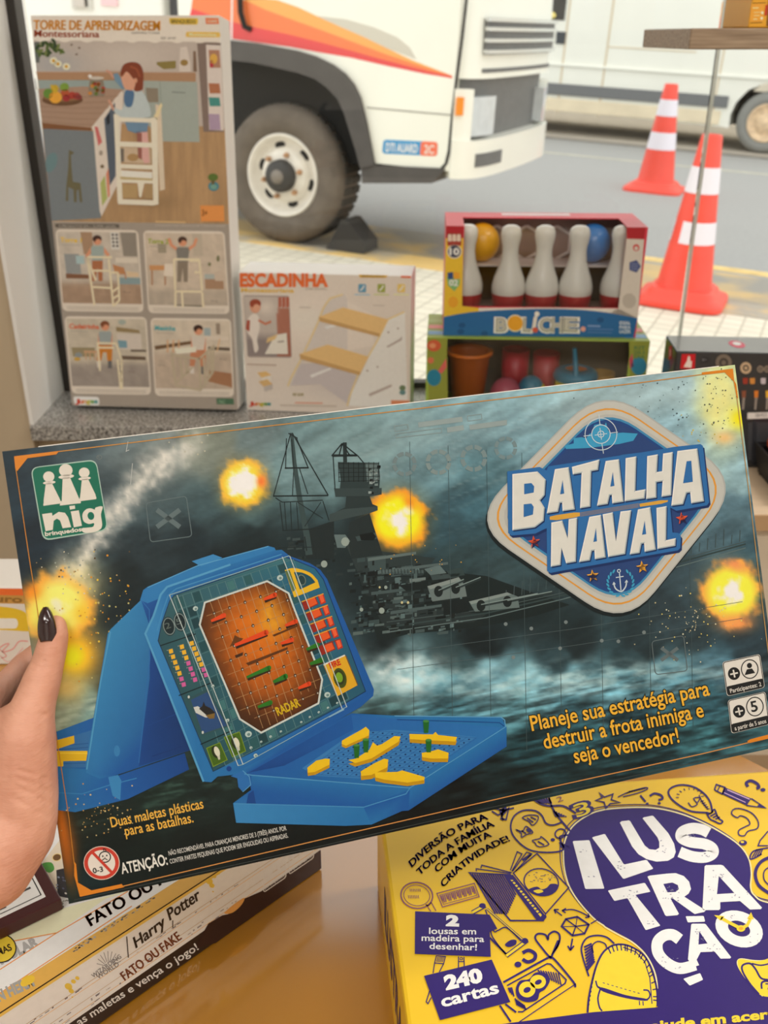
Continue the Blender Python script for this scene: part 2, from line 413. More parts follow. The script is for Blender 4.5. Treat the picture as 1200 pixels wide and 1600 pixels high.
st_slab('trim_4', (-1.2, .16, -.2), (7, .98, -.027), gm)
st_slab('trim_5', (1.1, 1.04, -.2), (7, 1.17, -.0265), mat('worn_yellow_line', (222, 192, 128), .85, noise=.12, scale=14, g=.95))
st_slab('trim_6', (-3, 6.0, -.2), (9, 6.09, -.0275), mat('faded_lane_line', (190, 186, 168), .85, noise=.1, scale=9, g=.95))
st_slab('trim_3', (-22, 7.45, -.4), (22, 7.6, -.02), mat('gutter_concrete', (140, 135, 128), 0.85, noise=0.1, scale=7, g=1.0))
# ================================================================ outdoors: truck, van, cones, buildings
m_body = mat('white_truck_paint', (238, 235, 224), 0.35, coat=0.4, noise=0.015, scale=3, g=.9)
m_trim = mat('black_plastic_trim', (72, 68, 66), 0.6, noise=0.08, scale=12)
m_dark = mat('underbody_black', (22, 21, 20), 0.9)
m_tyre = mat('dusty_tyre', (106, 96, 86), 0.9, noise=0.12, scale=14, bump=0.3, g=1.0)
m_tyre2 = mat('tyre_tread', (62, 58, 54), 0.9, noise=0.12, scale=14, bump=0.3, g=1.0)
m_rim = mat('white_steel_rim', (222, 216, 206), 0.45, noise=0.06, scale=14, g=.9)
m_hub = mat('black_hub', (48, 46, 45), 0.5); m_hubc = mat('grey_hub_cap', (120, 112, 104), 0.6)
m_rust = mat('rusty_steel', (168, 128, 92), 0.7, noise=0.2, scale=40)
m_seam = mat('panel_gap', (120, 116, 106), 0.7); m_gap = mat('door_gap', (40, 38, 36), 0.8)
m_chrome = mat('chrome_bar', (205, 207, 208), 0.2, metal=0.9); m_mesh = mat('grille_mesh', (92, 92, 92), 0.5, noise=0.1, scale=30)
m_lens = mat('headlight_lens', (190, 195, 198), 0.1, spec=0.8, noise=.05); m_amber = mat('amber_lens', (246, 132, 30), 0.25)
m_red = mat('stripe_red', (226, 62, 62), 0.35, coat=.3, g=.95); m_orange = mat('stripe_orange', (250, 122, 62), 0.35, coat=.3, g=.95); m_amb2 = mat('stripe_amber', (242, 170, 84), 0.35, coat=.3, g=.95)
m_grey = mat('stripe_grey', (206, 200, 186), 0.35, coat=.3, g=.95)
m_blue = mat('badge_blue', (70, 152, 205), 0.4, g=.95); m_bor = mat('badge_orange', (240, 116, 84), 0.4, g=.95); m_wht = mat('white_ink', (240, 240, 238), 0.5, g=.95)

JS = -0.04
truck = thing('truck', 'white delivery truck with orange and red stripes outside the window', 'truck', S_M, st(0, 0, 0))
def side(x, y): return sj(x, y, JS)
arch_in = [(362, 94), (400, 98), (433, 105), (470, 114), (495, 123), (515, 137), (531, 155), (541, 177), (549, 203), (558, 232), (566, 262)]
arch_out = [(362, 63), (400, 67), (433, 73), (466, 79), (495, 88), (522, 101), (541, 115), (555, 132), (565, 153), (574, 190), (581, 225), (587, 257)]
ai = [side(*p) for p in arch_in]; ao = [side(*p) for p in arch_out]
FI = 1.09
lo_k = side(640, 261)[1]
# cab shell: side outline with the wheel arch cut out
out = [(-0.66, 2.55), (-0.66, ao[0][1] - .02), (-.36, ao[0][1] - .02)] + [(p[0] - .01, p[1] - .01) for p in ao[1:]] + [(ao[-1][0], lo_k), (FI, lo_k), (FI, 2.35), (FI - .12, 2.55)]
cab = MB(); cab.prism(out, lambda p, q, d: st(p, d, q), JS, 1.56)
cab.build('cab_body', m_body, truck, bevel=.012)
mb = MB(); fl = [(-.36, ai[0][1])] + ai; fo = [(-.36, ao[0][1])] + ao
mb.prism(fo + fl[::-1], lambda p, q, d: st(p, d, q), JS - .03, JS + .10); mb.build('wheel_arch_trim', m_trim, truck, bevel=.008)
mb = MB(); mb.box((-1.2, .45, .42), (.7, 1.3, 1.1), 0, st); mb.box((-.8, .08, .5), (.62, .32, 1.3), 0, st); mb.build('chassis', m_dark, truck)
sk = [side(*p) for p in [(565, 257), (697, 263), (676, 286), (567, 286)]]
mb = MB(); mb.prism(sk, lambda p, q, d: st(p, d, q), JS - .012, JS + .3); mb.build('side_skirt', m_trim, truck, bevel=.006)
def sticker(name, pts, m, lay=1, parent=None):
    q = [side(*p) for p in pts]; mb = MB(); mb.prism(q, lambda p, qq, d: st(p, d, qq), JS - .0012 * lay, JS - .0012 * (lay - 1)); return mb.build(name, m, parent or truck)
red_t = [(299, 13), (357, 33), (400, 43), (452, 54), (500, 66), (548, 79), (587, 90), (625, 100), (663, 110), (706, 119.5)]
red_b = [(707, 122.5), (663, 115), (605, 103), (548, 90), (500, 82), (452, 73), (400, 66), (351, 59), (320, 52), (292, 45)]
or_t = [(301, -4), (360, -4), (384, 1), (414, 15), (460, 32), (510, 50), (558, 68), (606, 86), (660, 104), (707, 118.5)]
am_t = [(375, -6), (433, 0), (465, 11), (495, 25), (530, 41), (567, 57), (606, 76), (644, 94), (675, 106), (705, 118)]
sticker('orange_stripe', or_t + red_t[::-1], m_orange, 1); sticker('amber_stripe', am_t + or_t[::-1][:-2], m_amb2, 1); sticker('red_stripe', red_t + red_b, m_red, 1)
sticker('grey_stripe', [(495, 25), (540, 30), (585, 43), (620, 58), (640, 74), (651, 93), (606, 76), (567, 57), (530, 41)], m_grey, 1)
def gapline(pts, wd, m, name):
    mb = MB()
    for (x0, y0), (x1, y1) in zip(pts[:-1], pts[1:]):
        dx, dy = x1 - x0, y1 - y0; l = math.hypot(dx, dy); nx, ny = -dy / l * wd / 2, dx / l * wd / 2
        q = [side(x0 + nx, y0 + ny), side(x1 + nx, y1 + ny), side(x1 - nx, y1 - ny), side(x0 - nx, y0 - ny)]
        mb.prism(q, lambda p, qq, d: st(p, d, qq), JS - .0028, JS)
    return mb.build(name, m, truck)
gapline([(573, 168), (640, 174), (708, 180)], 1.6, m_seam, 'panel_seam'); gapline([(363, -6), (362, 62)], 2.4, m_wht, 'door_seam')
gapline([(730, -10), (722, 60), (714, 120), (707, 180), (702, 235), (697, 256), (690, 263)], 4.5, m_gap, 'door_gap')
mb = MB(); mb.tube([st(side(379, -8)[0], JS - .03, side(379, -8)[1]), st(side(381, 20)[0], JS - .035, side(381, 20)[1]), st(side(386, 42)[0], JS - .025, side(386, 42)[1]), st(side(392, 46)[0], JS, side(392, 46)[1])], .016)
mb.build('door_handle', m_dark, truck)
bd = sticker('door_badge', rrect([(599, 218), (684, 222), (683, 244), (597, 240)], 6), m_blue, 1)
sticker('badge_end', rrect([(658, 220.5), (684, 222), (683, 244), (656, 243)], 5), m_bor, 2, bd)
F = Face(st(0, JS - .003, 0), S_A, S_N, gain=.9, eps=.0008)
F.text('DTI AUARD', (603, 236.5), (652, 238.8), 13, (235, 240, 245), 2, bold=.02); PRINT_FLAT = print_mat('sign_print', .5); F.build('badge_lettering', bd, PRINT_FLAT); F.text('2C', (663, 239.5), (678, 240.3), 13, (250, 225, 215), 2, bold=.02)
F.build('badge_number', bd, PRINT_FLAT)
# cab front, curved in plan
plan = spline([(FI, JS), (1.155, .01), (1.195, .1), (1.22, .3), (1.232, .76), (1.22, 1.22), (1.195, 1.42), (1.155, 1.51), (FI, 1.56)], 5)
def front(s, off):
    x = s * (len(plan) - 1); i = min(int(x), len(plan) - 2); t = x - i
    p = np.array(plan[i]) * (1 - t) + np.array(plan[i + 1]) * t; d = np.array(plan[i + 1]) - np.array(plan[i]); nn = np.array([d[1], -d[0]]); nn /= np.linalg.norm(nn)
    p = p + nn * off; return p[0], p[1]
def patch(mb, s0, s1, k0, k1, o0, o1, n=14, mi=0, lean=0.0):
    P = [front(s0 + (s1 - s0) * i / n, o1) for i in range(n + 1)]; Q = [front(s0 + (s1 - s0) * i / n, o0) for i in range(n + 1)]
    vs = []
    for (a, b), (c, d) in zip(P, Q): vs += [st(a, b, k0), st(a - lean, b, k1), st(c - lean, d, k1), st(c, d, k0)]
    fs = []
    for i in range(n):
        for e in range(4): fs.append((4 * i + e, 4 * i + (e + 1) % 4, 4 * i + 4 + (e + 1) % 4, 4 * i + 4 + e))
    mb.add(vs, fs, mi, False); return mb.add(vs, [(0, 1, 2, 3), (4 * n + 3, 4 * n + 2, 4 * n + 1, 4 * n)], mi)
mb = MB(); patch(mb, .005, .995, 1.01, 2.3, -.15, 0, 40, lean=.06); mb.build('front_panel', m_body, truck)
mb = MB(); patch(mb, .02, .98, .60, 1.01, -.16, -.05, 40); mb.build('lower_grille', m_mesh, truck)
mb = MB(); patch(mb, .24, .76, 1.13, 1.30, -.05, .012, 20); patch(mb, .24, .76, 1.04, 1.06, -.02, .004, 20); g = mb.build('grille', m_mesh, truck)
for kk in (1.135, 1.19, 1.245, 1.29): mb = MB(); patch(mb, .235, .765, kk, kk + .018, .0, .03, 20); mb.build('grille_bar', m_chrome, g)
mb = MB(); patch(mb, .0, 1, .50, .70, -.15, .03, 40); patch(mb, .0, .16, .69, .96, -.12, .015, 12); patch(mb, .84, 1, .69, .96, -.12, .015, 12); mb.build('front_bumper', m_body, truck)
mb = MB(); patch(mb, .2, .4, .56, .63, .0, .036, 8); mb.build('fog_light_recess', m_mesh, truck)
for s0, s1 in ((.165, .36), (.64, .835)): mb = MB(); patch(mb, s0, s1, .72, .92, -.08, .012, 10); mb.build('headlight', m_lens, truck)
mb = MB(); patch(mb, .02, .075, .83, .92, .0, .035, 4); mb.build('marker_lamp', m_amber, truck)
# front wheel
wi, wk = side(439, 279); RT_ = .40; wk = RT_ + .004
wf = lambda x, y, h: st(wi + x, h, wk + y)
mb = MB(); mb.lathe([(.225, .005), (.25, -.035), (.30, -.05), (.35, -.048), (.385, -.02), (.397, .02), (.40, .06), (.40, .19), (.39, .23), (.34, .26), (.22, .26)], wf, 56, cap=False)
wheel = mb.build('wheel', m_tyre, truck)
mb = MB()
for k in range(40):
    a = 2 * math.pi * k / 40
    for h0, h1 in ((.025, .115), (.135, .225)):
        c, s_ = math.cos(a), math.sin(a)
        mb.box((.394, h0, -.022), (.406, h1, .022), 0, lambda x, y, z, c=c, s_=s_: wf(x * c - z * s_, x * s_ + z * c, y))
mb.build('tread', m_tyre2, wheel)
mb = MB(); mb.lathe([(.237, .0), (.243, -.02), (.236, -.035), (.222, -.03), (.208, .0), (.19, .03), (.165, .035), (.15, .0), (.13, -.02), (.09, -.025), (.0, -.025)], wf, 48, cap=False); rim = mb.build('rim', m_rim, wheel)
mb = MB(); mb.lathe([(.095, -.02), (.092, -.07), (.075, -.085), (.0, -.087)], wf, 32, cap=False); mb.build('hub', m_hub, wheel)
mb = MB(); mb.lathe([(.042, -.08), (.04, -.095), (.0, -.098)], wf, 24, cap=False); mb.build('hub_cap', m_hubc, wheel)
nuts = None
for k in range(6):
    a = R(15 + 60 * k); cx, cy = .125 * math.cos(a), .125 * math.sin(a)
    mb = MB(); mb.lathe([(.016, -.02), (.016, -.04), (.011, -.044), (.009, -.058), (.0, -.058)], lambda x, y, h: wf(cx + x, cy + y, h), 6, smooth=False, cap=False); mb.build('wheel_nut', m_rust, wheel)
for k in range(6):
    a = R(45 + 60 * k); mb = MB(); q = ell(0, 0, .034, .02, n=14); c, s_ = math.cos(a), math.sin(a)
    mb.prism(q, lambda p, qq, d: wf((.172 + qq) * c - p * s_, (.172 + qq) * s_ + p * c, d), .026, .04); mb.build('rim_hole', m_dark, wheel)
# cargo box behind the cab
m_cargo = mat('white_cargo_panel', (234, 232, 226), 0.5, noise=.02, scale=2, g=.92)
mb = MB(); mb.box((-5.6, -.02, .75), (-.78, 1.7, 3.0), 0, st); cargo = mb.build('cargo_body', m_cargo, truck, bevel=.02)
mb = MB(); mb.box((-.80, .05, .5), (-.6, 1.5, 2.2), 0, st); mb.build('cab_rear_gap', mat('gap_grey', (72, 72, 76), .8), truck)
def cpatch(name, x0, y0, x1, y1, m, lay=1):
    a = sj(x0, y0, -.02); b = sj(x1, y1, -.02); mb = MB(); mb.box((min(a[0], b[0]), -.02 - .012 * lay, min(a[1], b[1])), (max(a[0], b[0]), -.0199, max(a[1], b[1])), 0, st); return mb.build(name, m, cargo)
cpatch('pink_notice', 158, -14, 185, 10, mat('pink_notice_paper', (240, 200, 205), .6, g=.95)); h = cpatch('side_hatch', 112, -16, 146, 16, mat('hatch_frame', (212, 208, 200), .5, g=.95))
cpatch('hatch_panel', 117, -16, 136, 11, mat('hatch_panel_grey', (205, 196, 188), .5, g=.95), 2); cpatch('hatch_black_edge', 136, -16, 139, 11, m_gap, 2)  # narrow dark strip is the black edge of the hatch panel
# rear truck wheel, so that the cargo body stands on something
mb = MB(); wr = lambda x, y, h: st(-3.6 + x, h, wk + y)
mb.lathe([(.0, .03), (.2, .03), (.25, -.01), (.30, .0), (.36, .0), (.40, .06), (.40, .30), (.36, .33), (.0, .33)], wr, 40, cap=False); mb.build('wheel', m_tyre2, truck)
# wheel chock
q = [sj(*p, .02) for p in [(533, 379), (575, 386), (582, 376), (560, 341)]]; k0 = min(p[1] for p in q)
ck = MB(); i0 = wi + .30; ck.prism([(i0, .008), (i0 + .26, .008), (i0 + .26, .07), (i0 + .14, .19), (i0 + .10, .19)], lambda p, qq, d: st(p, d, qq), -.02, .17)
o = ck.build('wheel_chock', mat('black_rubber', (48, 46, 44), .8), None, bevel=.01); tag(o, 'black rubber wedge against the front tyre of the white truck', 'wheel chock')

# ---------------------------------------------------------------- van on the far side
JV = 7.72
m_van = mat('cream_van_paint', (238, 234, 220), 0.4, coat=.3, noise=.02, scale=1.5, g=.85)
van = thing('van', 'cream white panel van parked across the street', 'van', S_M, st(0, JV, 0))
vs_ = lambda x, y: sj(x, y, JV)
VW = (2.19, .34)
body = [(-2.6, .33), (-2.2, .31), (1.68, .26)]
body += [(VW[0] + .42 * math.cos(R(a)), VW[1] + .02 + .42 * math.sin(R(a))) for a in (195, 175, 155, 130, 105, 80, 55, 30, 5, -15)]
body += [(3.3, .22), (3.3, 2.1), (3.2, 2.25), (-.6, 2.25), (-1.0, 2.15), (-1.75, 1.45), (-2.5, 1.15), (-2.6, .9)]
mb = MB(); mb.prism(body, lambda p, q, d: st(p, d, q), JV, JV + 1.9); mb.build('van_body', m_van, van, bevel=.03)
mb = MB(); mb.box((-2.3, JV + .5, .26), (3.1, JV + 1.5, .6), 0, st); mb.build('underbody', m_dark, van)
def vbox(name, i0, i1, k0, k1, m, d=.012, parent=None):
    mb = MB(); mb.box((i0, JV - d, k0), (i1, JV + .01, k1), 0, st); return mb.build(name, m, parent or van, bevel=min(d * .4, .006))
vbox('side_moulding', -2.5, 1.72, .47, .60, mat('grey_moulding', (112, 114, 116), .6, g=.95), .03); vbox('side_moulding', 2.64, 3.28, .47, .60, MATS['grey_moulding'], .03)
vbox('body_crease', -2.55, 3.29, .80, .83, m_van, .025); vbox('sill_panel', -2.3, 1.66, .28, .43, mat('dusty_sill', (222, 208, 180), .7, noise=.06, scale=4, g=.85), .02)
for x in (884, 951, 1135):
    a = vs_(x, 60)[0]; vbox('door_seam', a - .012, a + .012, .25, 2.0, mat('van_seam', (206, 192, 166), .7, g=.85), .006)
a = vs_(952, 60)[0]; vbox('door_panel_line', a, a + 1.05, 1.04, 1.055, MATS['van_seam'], .006)
a, b = vs_(812, 60), vs_(882, 32); wv = vbox('door_window', -1.25, b[0], b[1], 1.95, mat('dark_van_glass', (46, 44, 42), .08, spec=.8), .012)
for (x, y, r) in ((861, 24, .06), (846, 27, .04)):
    p = vs_(x, y); mb = MB(); mb.ball((p[0], JV - .03, p[1]), (r * 1.2, .03, r * .7)); mb.v = [st(*q) for q in mb.v]; mb.build('reflection_blob', mat('yellow_reflection', (232, 206, 120), .4), wv)  # yellow blobs modelled in place of a reflection on the van window
a = vs_(868, 68); b = vs_(885, 50); vbox('fuel_flap', a[0], b[0], a[1], b[1], mat('dark_flap', (62, 66, 70), .5), .02)
wv_ = lambda x, y, h: st(VW[0] + x, h, VW[1] + y)
mb = MB(); mb.lathe([(.20, JV + .03), (.23, JV - .005), (.30, JV - .01), (.33, JV + .03), (.34, JV + .06), (.34, JV + .2), (.2, JV + .22)], wv_, 40, cap=False); vw = mb.build('wheel', mat('grey_tyre', (128, 128, 124), .9, noise=.05), van)
mb = MB(); mb.lathe([(.215, JV - .002), (.20, JV - .012), (.18, JV + .02), (.12, JV + .03), (.09, JV - .0), (.0, JV - .005)], wv_, 32, cap=False); mb.build('rim', mat('dusty_rim', (214, 186, 152), .6, noise=.15, scale=20), vw)
wv2 = lambda x, y, h: st(-1.65 + x, h, VW[1] + y)
mb = MB(); mb.lathe([(.0, JV + .0), (.23, JV - .005), (.30, JV - .01), (.34, JV + .06), (.34, JV + .2), (.0, JV + .22)], wv2, 32, cap=False); mb.build('wheel', MATS['grey_tyre'], van)
# far building
slab_m = mat('far_building_wall', (232, 226, 214), .85, noise=.04, scale=1, g=.9)
mb = MB(); mb.box((-24, 11.4, -.3), (24, 11.8, 5.5), 0, st); o = mb.build('building', slab_m); tag(o, 'pale plastered building front across the street', 'building')
# ---------------------------------------------------------------- traffic cones
m_cone = mat('cone_orange', (246, 74, 58), .45, g=.85, noise=.03, scale=20); m_band = mat('reflective_white', (232, 226, 236), .4, g=.9)
def cone(i, j, k, x, ytop, rpx, fr, label, torn=False, lean=0):
    base = st(i, j, k)
    ktop = k
    for _ in range(60):
        # raise until the tip reaches the photographed height
        P = st(i, j, ktop) - CAM; yy = 800 - FPX * P.dot(UP) / P.dot(FW)
        ktop += (yy - ytop) * .0015
    H = ktop - k; z = (base - CAM).dot(FW); hb = rpx / FPX * z
    t = thing('traffic_cone', label, 'traffic cone', S_M, base, group='traffic cones')
    f = lambda x, y, h: st(i + x, j + y, k + h)
    r0, r1 = hb * .66, hb * .225
    rad = lambda h: r0 + (r1 - r0) * (h / H)
    b = rrect([(-hb, -hb), (hb, -hb), (hb, hb), (-hb, hb)], hb * .45)
    mb = MB(); n = len(b); rings = [(1.0, 0.0), (1.0, .02), (.97, .032), (.80, .045), (.74, .07), (.66, .085)]
    vs = []
    for s, h in rings: vs += [f(p[0] * s, p[1] * s, h) for p in b]
    mb.add(vs, [(r * n + q, r * n + (q + 1) % n, (r + 1) * n + (q + 1) % n, (r + 1) * n + q) for r in range(len(rings) - 1) for q in range(n)], 0, True)
    mb.add(vs, [list(range(n))[::-1], list(range((len(rings) - 1) * n, len(rings) * n))]); mb.build('base', m_cone, t)
    mb = MB(); mb.lathe([(r0 + .02, .05), (rad(.08), .1), (rad(H * .5), H * .5), (r1, H - .006), (r1 * .9, H), (r1 * .75, H), (r1 * .7, H - .05), (.0, H - .05)], f, 36, cap=False); bo = mb.build('cone_body', m_cone, t)
    for h0, h1 in fr:
        mb = MB(); mb.lathe([(rad(h0 * H) + .0025, h0 * H), (rad(h1 * H) + .0025, h1 * H)], f, 48, cap=False)
        if torn and h0 < .5:   # a piece of the lower band has peeled off
            me = MB(); keep = []
            for q in range(48):
                a = (q + .5) / 48 * 360
                if not (205 < a < 238): keep.append(q)
            me.v = mb.v; me.f = [mb.f[q] for q in keep]; me.m = [0] * len(keep); me.sm = [True] * len(keep); mb = me
        mb.build('reflective_band', m_band, t)
    return t
ci, cj = g2(1064, 471); t1 = cone(ci, cj, .006, 1105, 210, 66, [(.375, .505), (.67, .82)], 'large orange traffic cone with a torn white band, nearest the shop window', True)
F = Face(st(ci, cj, 0), S_A, S_N)
ci, cj = g2(1022, 297, -.03); cone(ci, cj, -.03, 1047, 131, 44, [(.40, .56), (.71, .86)], 'orange traffic cone standing farther out on the asphalt')
# ================================================================ boxes on the window sill
CARD = print_mat('printed_card', .42)
m_card_w = mat('white_card', (214, 210, 204), .6, g=.8); m_card_g = mat('grey_card', (170, 164, 156), .6, g=.8)
def rotm(yaw, tilt=0, roll=0):
    return Matrix.Rotation(yaw, 3, 'Z') @ Matrix.Rotation(tilt, 3, 'X') @ Matrix.Rotation(roll, 3, 'Y')
def card_box(name, label, o, M, wd, h, dp, material, gain=.7, eps=.0002, cat='box', bevel=.0025):
    ax, ay, az = M.col[0], M.col[1], M.col[2]
    t = thing(name, label, cat, M, o)
    mb = MB(); mb.box((0, 0.0, 0), (wd, dp, h), 0, lambda x, y, z: Vector(o) + ax * x + ay * y + az * z)
    mb.build('box_body', material, t, bevel=bevel)
    return t, Face(Vector(o), ax, az, gain, eps, (0, wd, 0, h))
# ---- learning tower box
TQ = (-0.0748, -0.0991, 0.0002)
tor, F = card_box('toy_furniture_box', 'tall carton picturing a child on a wooden learning tower, on the sill by the jamb', (-0.6768, 1.995, 0.3792), rotm(*TQ), .3647, .7587, .085, m_card_w, gain=.62)
P, L, T = F.poly, F.line, F.text
E_ = lambda cx, cy, rx, ry=None, rot=0, col=(0, 0, 0), lay=3, **k: F.poly(ell(cx, cy, rx, ry, rot, n=18), col, lay)
HDR = (200, 194, 186)
TL, TR, BR, BL = (48, 25.5), (342.5, 25.5), (371.5, 639.5), (112.5, 632.5)
P([TL, TR, BR, BL], HDR, 1)
tm = quad_map([TL, TR, BR, BL])
def tor_photo(X, Y):
    c = np.zeros(X.shape + (3,)) + np.array([165, 156, 150.])
    c = mixc(c, (176, 168, 162), soft(X, Y, 200, 90, 60, 25)); c = mixc(c, (150, 150, 152), soft(X, Y, 85, 100, 45, 22))
    fl = (Y > 196 + (X - 250) * .03).astype(float); nz = fbm(X / 7, Y / 60, 3, 5)
    c = np.where(fl[..., None] > 0, np.array([150, 122, 90.]) * (0.9 + .22 * nz[..., None]), c)
    c = mixc(c, (120, 98, 70), soft(X, Y, 235, 316, 40, 12) * .6)
    return c
F.grid([(52.5, 63), (345, 66), (358, 350), (80.5, 346)], tor_photo, 110, 110, 2)
sc = [(52, 57), (345, 59)]
wav = []
for i in range(61):
    x = 52.5 + i * 4.87; wav.append((x, 63.5 + (x - 52) * .008 + 2.2 * math.cos((x - 66) / 35.2 * 2 * math.pi)))
P([(50.5, 50), (344, 50)] + wav[::-1], HDR, 3)
T('TORRE DE APRENDIZAGEM', (53, 46), (250, 47.5), 14.5, (206, 136, 36), 5, bold=.008, fat=.5)
T('Montessoriana', (54, 57.5), (155, 58.5), 10.5, (152, 68, 40), 5, bold=.005, fat=.4)
T('LEARNING TOWER', (206, 53), (250, 53.6), 3.4, (100, 96, 92), 5); T('REF. 60187', (252, 61), (275, 61.3), 3.2, (90, 86, 82), 5)
P(rrect([(264, 28), (310, 28.5), (309, 38.5), (266, 38)], 3), (196, 168, 66), 4); T('BRINQUEDO', (268, 36), (306, 36.5), 5.4, (74, 62, 30), 5, bold=.02)
P([(321, 28), (341.5, 28.2), (342.5, 37.5), (322, 37.5)], (206, 112, 74), 4); T('+3 ANOS', (324, 35.3), (339, 35.4), 4, (232, 190, 170), 5, bold=.02)
P(rrect([(291, 49.5), (344, 50.2), (344.6, 58.5), (290, 58)], 3), (214, 168, 84), 4); T('Montessoriana', (296, 56), (338, 56.5), 4.6, (238, 214, 164), 5, bold=.02)
# kitchen photograph
P([(56, 112), (170, 111), (306, 113), (306, 128), (225, 126), (60, 125)], (150, 118, 92), 3); L([(56, 112), (306, 113)], 1.4, (168, 150, 138), 4)
P([(60, 125), (196, 125), (196, 140), (62, 141)], (130, 144, 144), 3); P([(225, 126), (308, 128), (312, 222), (252, 221), (228, 190)], (140, 150, 146), 3)
L([(269, 144), (290, 145)], 1.8, (110, 118, 116), 4); L([(250, 127), (254, 220)], 1, (118, 128, 124), 4); P([(228, 137), (247, 138), (248, 160), (230, 160)], (120, 112, 100), 4)
P([(308, 66), (345, 67), (350, 206), (318, 206)], (112, 98, 92), 3); P([(322, 70), (345, 71), (350, 204), (327, 203)], (190, 182, 178), 4)
for y0, y1, c in ((78, 106, (150, 110, 90)), (130, 146, (152, 98, 70)), (152, 166, (60, 124, 120)), (178, 203, (150, 132, 156))): P([(326, y0), (343, y0 + .5), (345, y1), (328, y1)], c, 5)
E_(334, 92, 6, 8, 0, (190, 150, 70), 6); E_(331, 100, 3, 6, 0, (160, 50, 60), 6)
P([(245, 97), (275, 95), (275, 107), (256, 108), (245, 101)], (120, 108, 60), 4); P([(282, 74), (292, 73), (298, 100), (298, 112), (280, 112), (280, 100)], (186, 178, 172), 4); E_(288, 98, 6, 5, 0, (132, 108, 60), 5)
P([(302, 80), (306, 80), (308, 112), (302, 112)], (110, 90, 75), 4)
# island
P([(60, 139), (130, 135), (193, 140), (144, 202), (66, 193)], (146, 122, 106), 4)
for k in range(6): L([(64, 150 + 8 * k), (120, 152 + 8.5 * k), (186 - 7.5 * k, 150 + 9 * k)], 1, (132, 108, 92), 5)
P([(66, 192), (144, 200), (142, 205), (140, 204), (67, 201)], (110, 74, 48), 5)
P([(67, 201), (146, 205), (158, 341), (80, 345)], (104, 112, 118), 4); P([(143, 199), (190, 142), (193, 146), (184, 288), (159, 338), (156, 330), (146, 205)], (192, 184, 176), 5)
P([(163, 186), (180, 160), (181, 275), (172, 290)], (74, 84, 98), 6); P([(166, 184), (172, 176), (172, 192), (168, 196)], (30, 36, 44), 7)
for pts, c in (([(148, 198), (153, 198), (160, 222), (154, 228)], (176, 96, 96)), ([(157, 286), (164, 274), (168, 310), (160, 322)], (150, 160, 96)), ([(166, 272), (170, 262), (172, 306), (169, 309)], (186, 120, 96))): P(pts, c, 6)
E_(158, 239, 3, 4, 0, (140, 130, 120), 6); E_(160, 260, 3, 3, 0, (104, 90, 70), 6)
gir = (92, 88, 66)
P([(108, 234), (116, 238), (114, 241), (111, 242), (112, 262), (114, 284), (126, 286), (129, 316), (125, 316), (123, 296), (120, 298), (120, 316), (116, 316), (115, 296), (107, 292), (107, 314), (103, 314), (104, 290), (107, 262)], gir, 5)
E_(80, 254, 9, 16, 20, (92, 118, 124), 5)
# plant, fruit and jar
for k in range(26):
    a = random.random() * 6.28; rr = random.random() ** .5; E_(79 + 22 * rr * math.cos(a), 76 + 15 * rr * math.sin(a), 5, 2.5, random.random() * 180, random.choice([(52, 70, 34), (74, 92, 46), (44, 60, 40), (96, 108, 62)]), 3.5 + .05 * k)
P([(53, 66), (62, 65), (62, 98), (56, 98)], (86, 92, 92), 3)
for x, y in ((84, 95), (91, 100), (104, 104)):
    E_(x, y, 6, 5.5, 0, (206, 200, 180), 6); E_(x, y, 2.6, 2.6, 0, (180, 140, 50), 7)
for x, y in ((120, 85), (124, 75), (112, 70)): E_(x, y, 2, 1.6, 0, (104, 88, 78), 4)
E_(98, 156, 32, 9.5, 0, (92, 66, 44), 6); E_(98, 152, 30, 7, 0, (118, 88, 60), 6.2)
for x, y, r, c in ((76, 146, 8, (88, 124, 52)), (101, 136, 7, (108, 136, 54)), (86, 138, 6, (168, 142, 40)), (102, 145, 6.5, (156, 74, 46)), (113, 149, 6, (150, 56, 46)), (120, 150, 6, (140, 60, 56)), (104, 153, 6, (138, 44, 46)), (124, 152, 4.5, (120, 56, 54)), (87, 152, 10, (222, 146, 52))): E_(x, y, r, r * .95, 0, c, 6.5)
L([(80, 133), (84, 138), (88, 145)], 4, (176, 150, 44), 6.6)
P(rrect([(140, 124), (162, 124), (165, 150), (138, 151)], 5), (120, 112, 100), 6)
for k in range(14): E_(141 + random.random() * 21, 130 + random.random() * 19, 3.2, 3, 0, random.choice([(150, 50, 40), (172, 116, 50), (118, 84, 40), (86, 104, 52)]), 6.3)
E_(151, 122, 12, 2.6, 0, (176, 170, 162), 6.4); E_(141, 119, 3, 2.5, 0, (210, 208, 204), 6.6)
# child on the tower
TW = (206, 196, 182)
P([(243, 163), (252, 165), (258, 296), (250, 298)], (190, 178, 160), 5)
P([(178, 178), (186, 180), (192, 314), (184, 316)], TW, 7); P([(236, 184), (246, 183), (248, 319), (240, 321)], TW, 7)
P([(240, 183), (252, 160), (254, 165), (246, 188)], (198, 186, 150), 7)
for y0, y1 in ((183, 190), (221, 229), (256, 263), (280, 285), (311, 319)): P([(184, y0), (240, y0 + 2), (241, y1 + 2), (185, y1)], TW, 7.5)
P([(190, 266), (238, 269), (238, 280), (190, 276)], (214, 206, 194), 7.2); P([(188, 276), (238, 279), (238, 282), (189, 280)], (166, 150, 106), 7.6)
P([(190, 288), (215, 289), (215, 310), (191, 309)], (158, 134, 96), 6); P([(215, 285), (226, 286), (221, 308), (218, 308)], TW, 7); P([(228, 288), (239, 289), (239, 310), (226, 310)], (150, 126, 92), 6)
